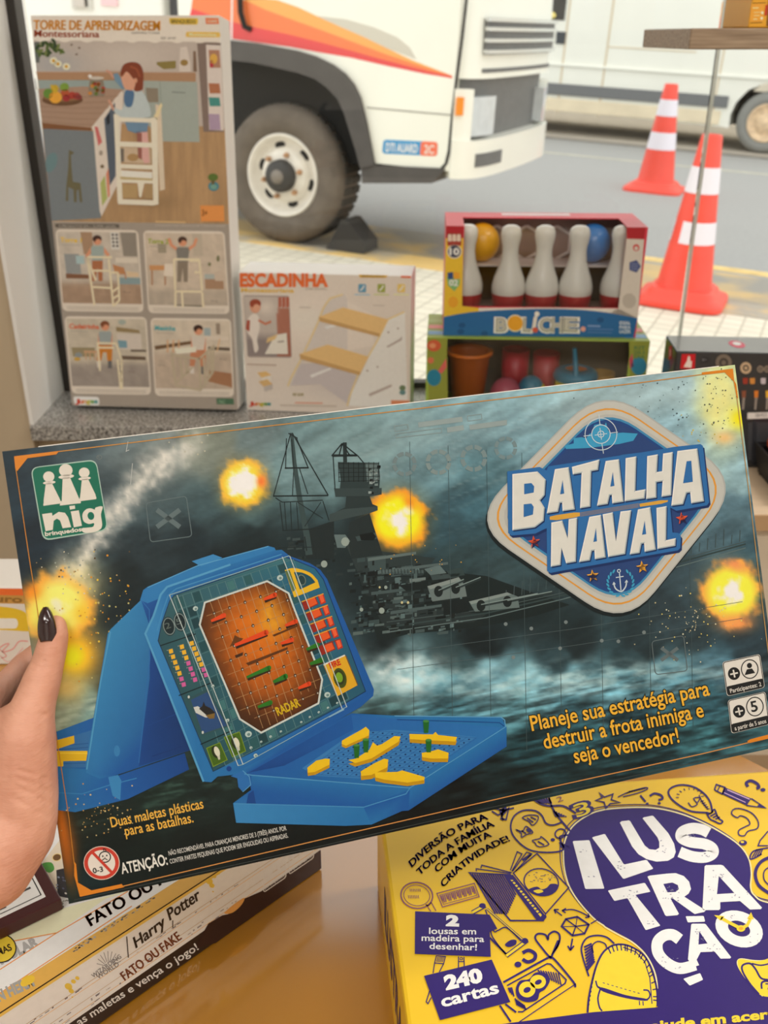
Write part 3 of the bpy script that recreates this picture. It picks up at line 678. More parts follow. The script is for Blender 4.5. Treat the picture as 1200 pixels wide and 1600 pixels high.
P([(190, 230), (235, 232), (236, 256), (190, 254)], (176, 158, 136), 5); E_(208, 246, 9, 6, 0, (150, 122, 84), 5.5); P([(187, 232), (194, 232), (194, 253), (188, 253)], (98, 92, 86), 5.5)
P([(214, 205), (231, 206), (234, 254), (226, 256), (217, 236)], (190, 150, 146), 6); P([(214, 207), (222, 208), (222, 250), (216, 246)], (132, 84, 76), 6.2)
P([(194, 186), (233, 188), (230, 206), (212, 208), (200, 204)], (96, 124, 150), 6)
P(spline([(196, 140), (212, 138), (222, 142), (232, 160), (236, 180), (226, 184), (206, 186), (192, 184), (180, 176), (178, 168), (190, 172), (194, 160)], 4, True), (164, 176, 180), 6.5)
P(spline([(197, 141), (208, 142), (210, 150), (206, 166), (197, 166), (194, 154)], 4, True), (70, 100, 134), 6.8)
P([(177, 116), (184, 114), (194, 130), (194, 140), (190, 138), (180, 126)], (98, 128, 152), 6.6); L([(166, 110), (172, 113), (178, 122)], 3.5, (176, 134, 116), 6.5); L([(170, 156), (174, 163), (178, 172)], 4, (176, 134, 116), 6.5)
P(spline([(190, 118), (193, 134), (198, 140), (210, 140), (214, 126), (204, 112)], 4, True), (188, 142, 120), 7.8)
P(spline([(189, 112), (194, 101), (206, 97), (218, 100), (224, 112), (224, 130), (222, 141), (210, 142), (212, 130), (206, 120), (198, 112), (191, 120)], 4, True), (112, 54, 34), 8)
E_(212, 126, 3, 4, 0, (186, 136, 112), 8.2); L([(204, 104), (214, 108), (219, 120)], 2.4, (138, 72, 46), 8.1)
P([(243, 345), (290, 346), (290, 349), (243, 348)], (180, 152, 110), 3.5)
E_(333, 277, 8, 6, 0, (76, 100, 44), 5); P([(330, 282), (336, 282), (335, 290), (331, 290)], (90, 80, 50), 5.2); E_(334, 291, 8.5, 7.5, 0, (70, 118, 130), 5.1); E_(334, 292, 5, 4, 0, (100, 140, 130), 5.3)
P([(313, 321), (350, 321), (351, 346), (314, 346)], (196, 130, 70), 5); T('3+', (316, 337), (324, 337), 9, (120, 70, 30), 6, bold=.03)
# lower grey panel with four photographs
P([(80.5, 346.5), (358, 350), (371.5, 639.5), (112.5, 632.5)], (140, 132, 124), 3.6)
P(rrect([(86, 349.5), (186, 350), (187, 356), (87, 355.5)], 2), (84, 78, 72), 4); T('4 PRODUTOS EM 1 SUPER LEGAL', (92, 354.6), (182, 355.2), 3.6, (170, 164, 156), 5)
T('ATIVIDADES PARA CRIANCAS DE TODAS AS IDADES', (243, 353.3), (352, 354.3), 2.6, (176, 168, 160), 5)
def pic(q, title, tcol, fl, wallc, floorc):
    m = quad_map(q); P(rrect(q, 9), (192, 184, 174), 4)
    def pf(X, Y):
        u = (Y - q[0][1]) / (q[3][1] - q[0][1]); c = np.zeros(X.shape + (3,)) + np.array(wallc, float)
        c = mixc(c, floorc, np.clip((u - fl) * 14, 0, 1)); n = fbm(X / 9, Y / 9, 3, int(q[0][0])); c = c * (0.92 + .16 * n[..., None])
        return c
    i = lambda u, v: m(u, v)
    F.grid([i(.02, .03), i(.98, .03), i(.985, .90), i(.015, .90)], pf, 24, 24, 4.3)
    r = rrect([i(0, 0), i(1, 0), i(1, .93), i(0, .93)], 9); 
    T(title, i(.05, .155), i(.05 + .036 * len(title), .16), 7, tcol, 6, bold=.03); L([i(.06, .19), i(.28, .195)], 1, (150, 144, 136), 5)
    for v in (.945, .97): L([i(.06, v), i(.94, v + .005)], .9, (150, 142, 132), 5)
    return i
def kid(i, u, v, s, hair, shirt, pants, sit=False, arms=(-1, 1), long=False):
    sk = (188, 132, 104); W = 1.0
    def q(a, b): return i(u + a * s, v + b * s)
    P(ell(*q(0, .12), 9 * s * 9, 8.6 * s * 9, n=14), sk, 6.2) if False else None
    hx, hy = q(0, .0)
    k = abs(i(u + s, v)[0] - i(u, v)[0])
    P(ell(hx, hy, .15 * k, .17 * k, n=16), sk, 7.0); P(ell(hx - .01 * k, hy - .055 * k, .165 * k, .13 * k, n=16), hair, 7.1); P(ell(hx + .03 * k, hy + .04 * k, .10 * k, .09 * k, n=12), sk, 7.2)
    b = lambda pts, c, l: P([(hx + a * k, hy + d * k) for a, d in pts], c, l)
    b([(-.2, .2), (.2, .2), (.24, .32), (.18, .72), (-.18, .72), (-.24, .32)], shirt, 6.6)
    for a in arms:
        ax, ay = {-1: (-.42, .55), 1: (.42, .5), -2: (-.5, -.12), 2: (.5, -.12), -3: (-.2, .85), 3: (.2, .85)}[a]; sx = -.2 if a < 0 else .2
        F.line([(hx + sx * k, hy + .28 * k), (hx + (ax * .7 + sx * .3) * k, hy + (ay * .6 + .2) * k), (hx + ax * k, hy + ay * k)], .11 * k, sk, 6.5)
    if sit:
        b([(-.2, .68), (.2, .68), (.26, .85), (.24, 1.25), (.08, 1.25), (.05, .95), (-.08, .95), (-.14, 1.25), (-.3, 1.25), (-.28, .8)], pants, 6.7); b([(-.3, 1.25), (-.16, 1.25), (-.14, 1.5), (-.28, 1.5)], (190, 184, 178), 6.8); b([(.1, 1.25), (.24, 1.25), (.24, 1.52), (.1, 1.52)], (90, 90, 92), 6.8)
    else:
        b([(-.19, .7), (.19, .7), (.18, 1.45), (.04, 1.45), (0, .95), (-.06, 1.45), (-.2, 1.45)], pants, 6.4)
WD = (204, 190, 164)
i = pic([(86.5, 358), (216, 359.5), (225, 488), (98, 486)], 'Torre 1', (200, 168, 56), .62, (172, 164, 154), (146, 124, 106))
P([i(.08, .30), i(.26, .30), i(.27, .54), i(.09, .54)], (128, 132, 134), 5); P([i(.22, .32), i(.32, .32), i(.32, .42), i(.22, .42)], (146, 168, 172), 5.1); P([i(.08, .54), i(.36, .55), i(.36, .60), i(.08, .60)], (112, 78, 58), 5); P([i(.3, .03), i(.44, .03), i(.44, .3), i(.32, .3)], (146, 120, 98), 5)
P([i(.66, .03), i(.76, .03), i(.76, .24), i(.66, .24)], (186, 184, 180), 5)
for k in range(8): E_(*i(.69 + .045 * (k % 2), .06 + .045 * (k // 2)), 2, 2, 0, (70, 66, 64), 5.2)
P([i(.78, .03), i(.97, .03), i(.97, .32), i(.80, .32)], (124, 118, 110), 4.8); P([i(.70, .58), i(.985, .58), i(.985, .66), i(.71, .66)], (118, 138, 144), 5); P([i(.66, .42), i(.80, .46), i(.80, .54), i(.68, .54)], (164, 116, 80), 5); L([i(.80, .5), i(.81, .6)], 2, (164, 116, 80), 5); P([i(.7, .34), i(.97, .34), i(.97, .40), i(.7, .40)], (190, 182, 170), 5); P([i(.82, .5), i(.97, .52), i(.97, .57), i(.83, .57)], (188, 168, 140), 5)
kid(i, .50, .13, .34, (58, 38, 32), (138, 152, 150), (150, 96, 66), arms=(-1, 1))
for pts in ([(.36, .34), (.40, .92)], [(.36, .335), (.66, .335)], [(.62, .36), (.63, .93)], [(.40, .50), (.63, .5)], [(.40, .70), (.64, .71)], [(.72, .52), (.71, .86)], [(.63, .93), (.71, .86)], [(.63, .76), (.71, .70)], [(.63, .84), (.71, .79)], [(.64, .52), (.72, .52)], [(.36, .34), (.44, .62)]): L([i(*p) for p in pts], 3.2, WD, 6.9)
T('40 cm', i(.76, .765), i(.85, .77), 3, (110, 100, 92), 5)
i = pic([(223.5, 360), (351, 361.5), (359, 490.5), (232, 489)], 'Torre 2', (136, 150, 52), .68, (176, 164, 150), (158, 148, 136))
P([i(.05, .42), i(.3, .42), i(.3, .48), i(.05, .48)], (176, 130, 88), 5)
for a in (.08, .24): L([i(a, .48), i(a - .01, .66)], 2.4, (150, 110, 82), 5)
P([i(.24, .40), i(.34, .40), i(.34, .55), i(.22, .55)], (198, 188, 176), 5.3); P([i(.17, .16), i(.27, .16), i(.27, .27), i(.17, .27)], (140, 132, 116), 5); P([i(.60, .03), i(.72, .03), i(.72, .3), i(.60, .3)], (166, 156, 142), 4.9); P([i(.72, .52), i(.84, .52), i(.84, .58), i(.72, .58)], (150, 158, 156), 5); P([i(.72, .58), i(.95, .58), i(.95, .70), i(.72, .70)], (146, 118, 96), 4.9); E_(*i(.90, .33), 2.5, 5, 0, (104, 104, 76), 5); E_(*i(.79, .4), 2.5, 3, 0, (104, 104, 76), 5); P([i(.84, .5), i(.95, .46), i(.96, .6), i(.85, .6)], (176, 162, 148), 5)
kid(i, .48, .13, .34, (62, 42, 34), (112, 110, 106), (120, 110, 98), arms=(-2, 2))
for pts in ([(.36, .34), (.35, .72)], [(.36, .345), (.68, .345)], [(.67, .345), (.68, .72)], [(.34, .735), (.68, .735)], [(.35, .74), (.34, .92)], [(.68, .74), (.68, .92)], [(.43, .75), (.43, .92)], [(.55, .36), (.66, .36)], [(.6, .5), (.67, .5)]): L([i(*p) for p in pts], 3.4, WD, 6.9)
L([i(.35, .90), i(.68, .91)], 2.4, (112, 106, 94), 5.2); T('32 cm', i(.78, .855), i(.86, .86), 3, (110, 100, 92), 5)
i = pic([(100.5, 494), (229, 495), (236.5, 617), (112.5, 615)], 'Cadeirinha', (186, 92, 62), .58, (172, 164, 150), (136, 128, 122))
P([i(.05, .40), i(.34, .40), i(.34, .52), i(.06, .52)], (132, 122, 96), 4.9); P([i(.2, .44), i(.36, .44), i(.36, .47), i(.2, .47)], (172, 138, 108), 5)
for a in (.22, .27, .33): L([i(a, .47), i(a, .56)], 2, (172, 138, 108), 5)
E_(*i(.13, .50), 6, 4, 0, (122, 130, 134), 5.2); E_(*i(.11, .55), 5, 3, 0, (172, 138, 62), 5.3); P([i(.62, .13), i(.90, .17), i(.91, .21), i(.62, .19)], (128, 112, 82), 5); P([i(.62, .22), i(.92, .22), i(.92, .42), i(.64, .42)], (182, 174, 166), 4.8); P([i(.63, .30), i(.74, .31), i(.74, .40), i(.64, .40)], (104, 138, 152), 5.1); P([i(.78, .42), i(.97, .42), i(.97, .45), i(.78, .45)], (98, 88, 78), 5); P([i(.66, .5), i(.96, .51), i(.96, .555), i(.66, .55)], (94, 80, 68), 5); E_(*i(.70, .07), 6, 4, 0, (142, 152, 146), 5)
kid(i, .49, .12, .34, (112, 66, 42), (134, 144, 146), (176, 112, 44), sit=True, arms=(-3, 3))
for pts in ([(.37, .34), (.61, .345)], [(.38, .35), (.38, .70)], [(.66, .54), (.64, .93)], [(.61, .35), (.66, .55)], [(.61, .55), (.62, .92)], [(.64, .62), (.66, .58)], [(.63, .74), (.66, .70)], [(.63, .84), (.65, .8)], [(.39, .40), (.58, .40)]): L([i(*p) for p in pts], 3, WD, 6.9)
T('54 cm', i(.73, .715), i(.81, .72), 3, (110, 100, 92), 5)
i = pic([(235, 496.5), (361, 498), (366, 620), (242.5, 618.5)], 'Mesinha', (64, 146, 154), .42, (182, 172, 158), (166, 152, 138))
P([i(.03, .36), i(.55, .28), i(.55, .32), i(.04, .41)], (98, 76, 56), 4.9); P([i(.70, .36), i(.97, .37), i(.97, .41), i(.70, .40)], (88, 76, 64), 5); P([i(.70, .66), i(.98, .70), i(.98, .88), i(.66, .80)], (142, 104, 78), 4.9); P([i(.66, .12), i(.74, .12), i(.74, .24), i(.66, .24)], (140, 154, 158), 5); P([i(.81, .06), i(.86, .06), i(.86, .2), i(.81, .2)], (132, 120, 108), 5); P([i(.66, .22), i(.96, .23), i(.96, .28), i(.66, .27)], (190, 180, 168), 5.1); L([i(.85, .26), i(.81, .42)], 2, (190, 158, 122), 5.2)
for a in (.2, .27, .34): L([i(a, .28), i(a - .01, .44)], 2.4, (182, 146, 110), 5)
kid(i, .59, .15, .36, (54, 34, 28), (186, 178, 168), (170, 116, 88), sit=True, arms=(-3, 3))
P([i(.28, .39), i(.55, .36), i(.55, .43), i(.30, .46)], (206, 198, 184), 6.95)
W2 = (164, 154, 134)
for pts in ([(.24, .44), (.27, .86)], [(.27, .86), (.58, .92)], [(.58, .50), (.58, .92)], [(.24, .47), (.58, .52)], [(.58, .52), (.78, .34)], [(.77, .35), (.75, .68)], [(.75, .68), (.58, .92)], [(.28, .83), (.50, .62)], [(.34, .52), (.36, .76)], [(.41, .53), (.42, .70)], [(.64, .5), (.64, .82)], [(.69, .44), (.69, .75)], [(.73, .4), (.73, .7)]): L([i(*p) for p in pts], 3.2, W2, 6.9)
T('53 cm', i(.07, .615), i(.15, .615), 3, (110, 100, 92), 5); T('37 cm', i(.84, .53), i(.92, .53), 3, (110, 100, 92), 5); T('58 cm', i(.34, .90), i(.42, .905), 3, (110, 100, 92), 5)
P(rrect([(114.5, 619), (155, 620), (156, 633.5), (116.5, 632.5)], 4.5), (214, 208, 200), 4.5)
for k, (ch, c) in enumerate(zip('Junges', [(176, 60, 44), (190, 80, 50), (190, 130, 60), (170, 160, 50), (100, 140, 70), (60, 130, 130)])): T(ch, (118.5 + k * 5.8, 629.8), (123.6 + k * 5.8, 630), 6.6, c, 6, bold=.04)
P([(338, 622), (365, 622.5), (366, 632), (339, 631.5)], (66, 96, 74), 4.5); T('FSC', (342, 630), (352, 630.2), 5, (120, 150, 124), 5.5, bold=.02)
F.build('front_print', tor, CARD)

# ---- step stool box
esc, F = card_box('toy_furniture_box', 'low white carton picturing a two-step wooden stool, standing beside the tall carton', (-0.2961, 1.9907, .3705), rotm(-.115), .3531, .2987, .10, mat('white_card_glossy', (232, 228, 222), .45, g=.8), gain=.64)
P, L, T = F.poly, F.line, F.text
def esc_bg(X, Y):
    c = np.zeros(X.shape + (3,)) + np.array([196, 188, 180.]); c = mixc(c, (178, 172, 172), soft(X, Y, 540, 600, 60, 22) * .8); c = mixc(c, (206, 198, 190), soft(X, Y, 480, 500, 60, 40)); return c
F.grid([(375, 426), (642, 432), (640, 650), (386, 640)], esc_bg, 30, 30, 1)
T('ESCADINHA', (376, 447), (511, 447), 19, (210, 100, 52), 4, bold=.05); T('Montessoriana', (377, 456), (459, 457), 6.4, (206, 168, 82), 4, bold=.03); T('STEP STOOL', (478, 452.5), (511, 452.8), 2.6, (120, 112, 104), 4)
P([(560, 428.5), (606, 429.5), (603, 434), (563, 433.5)], (196, 160, 72), 3); T('BRINQUEDO', (566, 433), (600, 433.3), 3.4, (104, 80, 40), 4); P([(626, 426.5), (642.5, 427), (642, 434.5), (627, 434)], (206, 104, 72), 3)
for x, c, c2 in ((566, (92, 140, 168), (140, 176, 196)), (596, (140, 150, 74), (176, 184, 120)), (627, (220, 178, 104), (232, 204, 152))):
    P(rrect([(x - 6, 443.5), (x + 6, 443.8), (x + 6, 457), (x - 6, 456.6)], 2), c, 3); L([(x - 3, 454), (x + 1, 450), (x + 3, 446)], 2, (206, 206, 200), 4); L([(x - 12, 460), (x + 12, 460.5)], 1.6, c2, 3)
P(rrect([(380, 461), (452, 462), (456, 559), (387, 558)], 4), (150, 140, 136), 3)
def esc_ph(X, Y):
    c = np.zeros(X.shape + (3,)) + np.array([172, 164, 158.]); c = mixc(c, (128, 120, 120), np.clip((Y - 518) / 14, 0, 1)); c = mixc(c, (150, 92, 74), ((X > 433) * (Y > 482)) * .85); c = mixc(c, (196, 188, 180), soft(X, Y, 415, 480, 14, 12)); return c
F.grid([(381, 463), (451, 464), (455, 557), (388, 556)], esc_ph, 30, 36, 3.4)
for x in (438, 444, 450): P([(x - 3, 464), (x + 2, 464), (x + 2, 479), (x - 3, 481)], (160, 92, 74), 4)
E2 = lambda cx, cy, rx, ry, c, l: P(ell(cx, cy, rx, ry, n=16), c, l)
P(spline([(388, 498), (396, 490), (404, 494), (406, 512), (402, 530), (404, 545), (398, 550), (394, 530), (386, 516)], 4, True), (204, 196, 190), 5); P([(386, 500), (391, 500), (390, 518), (384, 514)], (150, 76, 62), 5.5)
E2(399, 479, 8.5, 10, (190, 140, 116), 5.6); E2(399, 474, 9, 7, (138, 66, 48), 5.8); E2(401, 481, 5.5, 6, (196, 148, 124), 5.9); L([(404, 500), (415, 506), (424, 502)], 3.5, (176, 112, 88), 5.5)
P([(430, 523), (448, 520), (450, 553), (414, 553), (418, 545)], (206, 200, 192), 5); P([(418, 528), (434, 522), (430, 530), (416, 536)], (196, 170, 122), 5.2); L([(434, 534), (444, 533)], 2, (140, 132, 126), 6)
L([(386, 569), (432, 570.5)], 2.2, (166, 150, 140), 3)
P([(402, 582), (416, 580), (424, 586), (409, 590)], (200, 168, 112), 4); P([(404, 596), (418, 592), (426, 600), (412, 604)], (190, 160, 112), 4); P([(409, 590), (424, 586), (424, 600), (412, 600)], (206, 198, 190), 3.8); P([(412, 604), (426, 600), (426, 608), (414, 612)], (170, 164, 160), 3.9)
WH = (212, 206, 200); EDG = (206, 184, 138)
P([(537, 458), (543, 466), (543, 548), (500, 548), (490, 560), (470, 566), (455, 600), (452, 602), (500, 500), (506, 484), (514, 470)], (190, 184, 180), 4)
P([(633, 487), (637, 630), (640, 632), (590, 636), (545, 634), (550, 612), (590, 530), (606, 498)], WH, 5)
P([(470, 568), (520, 566), (560, 590), (545, 632), (500, 600), (455, 602)], (176, 170, 172), 3.8); P([(543, 470), (580, 490), (585, 540), (543, 548)], (202, 194, 186), 3.8)
L([(450, 603), (455, 590), (470, 562), (496, 506), (506, 480), (516, 466), (536, 460)], 2.4, EDG, 5.2); L([(543, 634), (546, 620), (560, 584), (592, 528), (606, 499), (632, 487)], 2.4, EDG, 5.4)
P([(498, 495), (536, 480), (607, 499), (593, 526), (500, 502)], (206, 172, 120), 6); P([(498, 495), (500, 502), (593, 526), (594, 521)], (178, 144, 96), 6.3)
P([(468, 553), (512, 538), (576, 557), (562, 586), (470, 561)], (206, 172, 120), 6); P([(468, 553), (470, 561), (562, 586), (563, 581)], (178, 144, 96), 6.3)
P([(507, 510), (526, 506), (524, 510), (510, 514)], (216, 210, 204), 6); P([(484, 586), (516, 574), (518, 577), (487, 590)], (216, 210, 204), 4.2)
P([(604, 541), (625, 529), (628, 525), (628, 531), (606, 543)], (160, 150, 146), 6); P([(576, 615), (612, 600), (612, 604), (578, 619)], (164, 154, 150), 6)
for x, y in ((607, 519), (622, 513), (574, 579), (590, 573)): E2(x, y, 1.5, 1.5, (150, 140, 134), 6)
for x, y in ((468, 480), (583, 477), (618, 555)): L([(x, y), (x + 18, y + .5)], 1.6, (176, 168, 160), 4)
E2(629, 606, 5, 4.5, (98, 116, 88), 5.5); E2(629, 613, 5, 4, (92, 126, 128), 5.5); P([(611, 625), (640, 625.5), (640, 632), (611, 632)], (196, 126, 92), 5.6)
T('REF. 60189', (458, 618), (474, 618.4), 4, (130, 120, 60), 5, bold=.02); L([(461, 629), (504, 629.8)], 1.6, (196, 130, 104), 5); L([(438, 633), (526, 634.5)], 1.8, (170, 160, 150), 5)
for k, (ch, c) in enumerate(zip('Junges', [(176, 60, 44), (190, 80, 50), (190, 130, 60), (170, 160, 50), (100, 140, 70), (60, 130, 130)])): T(ch, (390 + k * 5.6, 633), (395 + k * 5.6, 633), 5.6, c, 6, bold=.04)
F.build('front_print', esc, CARD)

# ---- window carton builder (front with an opening, clear film, things inside)
m_film = bpy.data.materials.new('clear_film'); m_film.use_nodes = True; nt = m_film.node_tree; nt.nodes.remove(nt.nodes['Principled BSDF']); out = nt.nodes['Material Output']
tr = nt.nodes.new('ShaderNodeBsdfTransparent'); tr.inputs[0].default_value = (.985, .99, .99, 1); gl = nt.nodes.new('ShaderNodeBsdfGlossy'); gl.inputs['Roughness'].default_value = .08
fr = nt.nodes.new('ShaderNodeFresnel'); fr.inputs[0].default_value = 1.45; mx = nt.nodes.new('ShaderNodeMixShader')
nt.links.new(fr.outputs[0], mx.inputs[0]); nt.links.new(tr.outputs[0], mx.inputs[1]); nt.links.new(gl.outputs[0], mx.inputs[2]); nt.links.new(mx.outputs[0], out.inputs[0])
def frame_of(bl, br, z):
    A = on_z(*bl, z); B = on_z(*br, z); ax = (B - A); wd = ax.length; ax.normalize(); M = Matrix((ax, Vector((-ax.y, ax.x, 0)), Vector((0, 0, 1)))).transposed(); return A, M, wd
Z2 = .55
A2, M2, W2_ = frame_of((667, 527), (1016, 533), Z2)
A2 = Vector((A2.x, A2.y, .3705)); H2 = Z2 - .3705; D2 = .185
A1, M1, W1 = frame_of((692.5, 524), (990, 527.5), Z2 + .0005); D1 = .165
F1 = Face(A1, M1.col[0], M1.col[2], .7, .0002); H1 = F1.ab(694, 353)[1]; W1 = F1.ab(1003, 440)[0]; F1.bounds = (0, W1, 0, H1)
def win_box(name, label, A, M, wd, h, dp, hole, top_hole, mats):
    ax, ay, az = M.col[0], M.col[1], M.col[2]; t = thing(name, label, 'box', M, A); f = lambda x, y, z: A + ax * x + ay * y + az * z; th = .002
    mb = MB(); mb.box((0, th, 0), (th, dp, h), 0, f); mb.box((wd - th, th, 0), (wd, dp, h), 0, f); mb.box((th, dp - th, 0), (wd - th, dp, h), 0, f); mb.box((th, th, 0), (wd - th, dp - th, th), 0, f)
    a, b, c = top_hole
    if a is None: mb.box((th, th, h - th), (wd - th, dp - th, h), 0, f)
    else: mb.box((th, th, h - th), (a, dp - th, h), 0, f); mb.box((b, th, h - th), (wd - th, dp - th, h), 0, f); mb.box((a, c, h - th), (b, dp - th, h), 0, f)
    body = mb.build('box_body', mats, t)
    x0, x1, z0, z1 = hole; fm = MB()
    fm.box((0, 0, 0), (x0, th, h), 0, f); fm.box((x1, 0, 0), (wd, th, h), 0, f); fm.box((x0, 0, 0), (x1, th, z0), 0, f)
    if z1 < h - .001: fm.box((x0, 0, z1), (x1, th, h), 0, f)
    fm.build('front_panel', mats, t)
    mb = MB(); mb.box((x0 - .004, th + .0002, z0 - .004), (x1 + .004, th + .0005, min(z1 + .004, h - .0025)), 0, f); mb.build('clear_window', m_film, t)
    return t, f
a0 = F1.ab(724, 400)[0]; a1 = F1.ab(974, 420)[0]; b0 = F1.ab(850, 480)[1]
bol, f1 = win_box('bowling_set_box', 'red, yellow and blue window carton showing white bowling pins, on the green box', A1, M1, W1, H1, D1, (a0, a1, b0, H1 - .0005), (a0, a1, D1 * .62), mat('red_card', (206, 52, 74), .4, g=.8))
F = F1; P, L, T = F.poly, F.line, F.text
YL = (226, 176, 52); RD = (160, 34, 44); BLU = (38, 96, 150); GW = (196, 190, 182)
P([(694, 353), (724, 353), (724, 372), (694, 372)], RD, 1.2); P([(694, 371), (724, 371), (722, 478), (748, 481), (748, 489), (692.5, 496)], YL, 1); P([(979, 354), (1009, 354.5), (1006, 374), (979, 373)], RD, 1.2)
P([(979, 373), (1006.5, 374), (997, 500), (975, 494), (950, 490), (966, 482)], GW, 1)
P([(748, 481), (850, 480.5), (966, 482), (992, 495), (992, 500), (850, 492), (748, 490)], (206, 202, 196), 1)
P([(692.5, 496)] + spline([(692.5, 495), (748, 486.5), (850, 482.5), (930, 486), (996, 497)], 5) + [(990, 527.5), (692.5, 524)], BLU, 1.5)
for x, y in ((722, 508), (757, 521), (938, 500), (720, 518)): P(ell(x, y, 6, 4.5, n=6), (30, 78, 126), 2)
P(rrect([(699, 364), (721, 364), (721, 384), (699, 384)], 2), (150, 60, 50), 2); 
for k in range(3): P(rrect([(700 + 7 * k, 366), (705.5 + 7 * k, 366), (706 + 7 * k, 377), (699.5 + 7 * k, 377)], 2), (206, 190, 176), 3)
P(ell(710, 393, 11.5, 11, n=20), (206, 200, 190), 2); P(ell(710, 393, 10, 9.5, n=20), (62, 66, 84), 2.3); T('10', (703, 398), (717, 398), 10, (216, 214, 210), 3, bold=.04)
P([(698, 432), (719, 434), (718, 445), (710, 455), (700, 446)], (120, 170, 110), 2); P([(699, 426), (708, 425), (708, 436), (700, 436)], (44, 70, 120), 2.4); P([(709, 425), (718, 426), (718, 436), (709, 436)], (210, 150, 46), 2.3); T('02', (702, 446), (715, 446.5), 9, (224, 226, 214), 3, bold=.03)
P(ell(708, 472, 8, 9, n=8), (214, 152, 46), 2)
P(ell(994, 387, 5, 5.5), (190, 60, 60), 2); P(ell(994, 388, 3, 3.4), GW, 2.2); P(ell(991.5, 416, 10, 10.5, n=5), (72, 82, 126), 2); 
for k in range(3): L([(986, 412 + 4 * k), (997, 412.4 + 4 * k)], 1, (130, 140, 176), 2.5)
P(ell(983, 470, 11, 12, n=10), (172, 166, 158), 2)
SL = (186, 184, 174)
def bol_letters(cl, bd, lay):
    for ch, x0, x1 in (('B', 775, 790), ('L', 817, 829), ('C', 843, 861), ('H', 862, 877), ('E', 879, 902)[:3] and ('H', 862, 878), ('E', 881, 901)): T(ch, (x0, 517.5), (x1, 517.8), 20, cl, lay, bold=bd)
for ch, x0, x1 in (('B', 776, 790), ('L', 818, 828), ('C', 844, 860), ('H', 863, 877), ('E', 882, 900)):
    T(ch, (x0 - 2, 518.5), (x1 + 2, 519), 21.5, (216, 214, 206), 2, bold=.07); T(ch, (x0, 517), (x1, 517.4), 19, (146, 148, 138), 3, bold=.05); T(ch, (x0 + .5, 515.8), (x1 - .5, 516.2), 17, (178, 178, 168), 3.4, bold=.01)
P(ell(805, 505, 13.4, 13.4), (216, 206, 176), 2.6); P(ell(805, 505, 11.8, 11.8), (224, 152, 44), 3)
P(rrect([(834, 494), (840, 492), (837, 514), (830, 519)], 3), (206, 202, 194), 3); P(ell(839, 490.5, 4, 4), (216, 212, 204), 3.2); P(ell(836, 515.5, 4.6, 4.2), (190, 84, 62), 3.4)
P(ell(911, 514, 4, 4), (206, 150, 140), 2.5); L([(918, 509), (938, 509.6)], 3, (110, 140, 186), 2.5); L([(918, 514), (958, 515)], 2.4, (72, 110, 164), 2.5); L([(918, 519), (956, 520)], 2, (72, 110, 164), 2.5)
for k, tx in enumerate(('100', '% OFF', 'LEVE')): T(('LEI', 'TURA', '& ARTE')[k] if False else ('IDEAL', 'PARA', 'LAZER')[k], (968, 507 + 6.6 * k), (985, 507.4 + 6.6 * k), 5, (190, 200, 212), 3, bold=.03)
F.build('front_print', bol, CARD)
# top edge print and inner card with hexagons
Ft = Face(f1(0, 0, H1), M1.col[0], M1.col[1], .85, .0003)
for u0, u1 in ((.3, .66),):
    pts = [f1(W1 * u0, D1 * .78, H1), f1(W1 * u1, D1 * .78, H1), f1(W1 * u1, D1 * .92, H1), f1(W1 * u0, D1 * .92, H1)]
    n = len(Ft.v); Ft.v += [p + Vector((0, 0, .0004)) for p in pts]; Ft.c += [lin((235, 215, 218), .85)] * 4; Ft.f.append([n, n + 1, n + 2, n + 3])
Ft.build('top_print', bol, CARD)
m_hex = mat('inner_card_brown', (122, 100, 94), .6, g=.7); m_hexl = mat('inner_card_line', (198, 190, 188), .6, g=.7)
mb = MB(); mb.box((.004, D1 * .95, b0 + .3 * (H1 - b0)), (W1 - .004, D1 * .96, H1 - .004), 0, f1); inn = mb.build('inner_card', m_hex, bol)
for k in range(4):
    cx = W1 * (.28 + .16 * k); cz = b0 + (H1 - b0) * .62; r = .035
    for e in range(6):
        p = [(cx + r * math.cos(R(60 * q + 30)), cz + r * math.sin(R(60 * q + 30))) for q in (e, e + 1)]
        mb = MB(); mb.tube([f1(p[0][0], D1 * .945, p[0][1]), f1(p[1][0], D1 * .945, p[1][1])], .0035, 6); mb.build('card_line', m_hexl, inn)
mb = MB(); mb.box((.004, D1 * .5, b0 + .40 * (H1 - b0)), (W1 - .004, D1 * .945, b0 + .40 * (H1 - b0) + .003), 0, f1); mb.build('ball_shelf', m_hexl, bol)
for q in ((.004, a0 - .006), (a1 - .02, W1 - .004)): pass
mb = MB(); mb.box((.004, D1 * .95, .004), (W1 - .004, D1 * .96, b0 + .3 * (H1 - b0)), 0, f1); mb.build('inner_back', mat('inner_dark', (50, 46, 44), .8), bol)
m_lin = mat('white_liner', (226, 222, 218), .5, g=.85)
for x0, x1 in ((.0022, .003), (W1 - .003, W1 - .0022)): mb = MB(); mb.box((x0, .004, .004), (x1, D1 - .004, H1 - .004), 0, f1); mb.build('side_liner', m_lin, bol)
mb = MB(); mb.box((.004, .006, b0 - .012), (W1 - .004, D1 * .6, b0 - .010), 0, f1); mb.build('pin_tray', m_hex, bol)
m_pin = mat('white_pin_plastic', (236, 234, 228), .3, coat=.3, g=.88); m_pinr = mat('red_pin_plastic', (176, 34, 46), .3, coat=.3, g=.85)
PH = F1.ab(850, 354)[1] - b0 + .006
prof = [(.0, 1.0), (.06, .992), (.10, .97), (.122, .93), (.126, .88), (.118, .82), (.102, .75), (.098, .68), (.11, .58), (.148, .46), (.188, .36), (.208, .27), (.208, .20), (.20, .165)]
pins = []
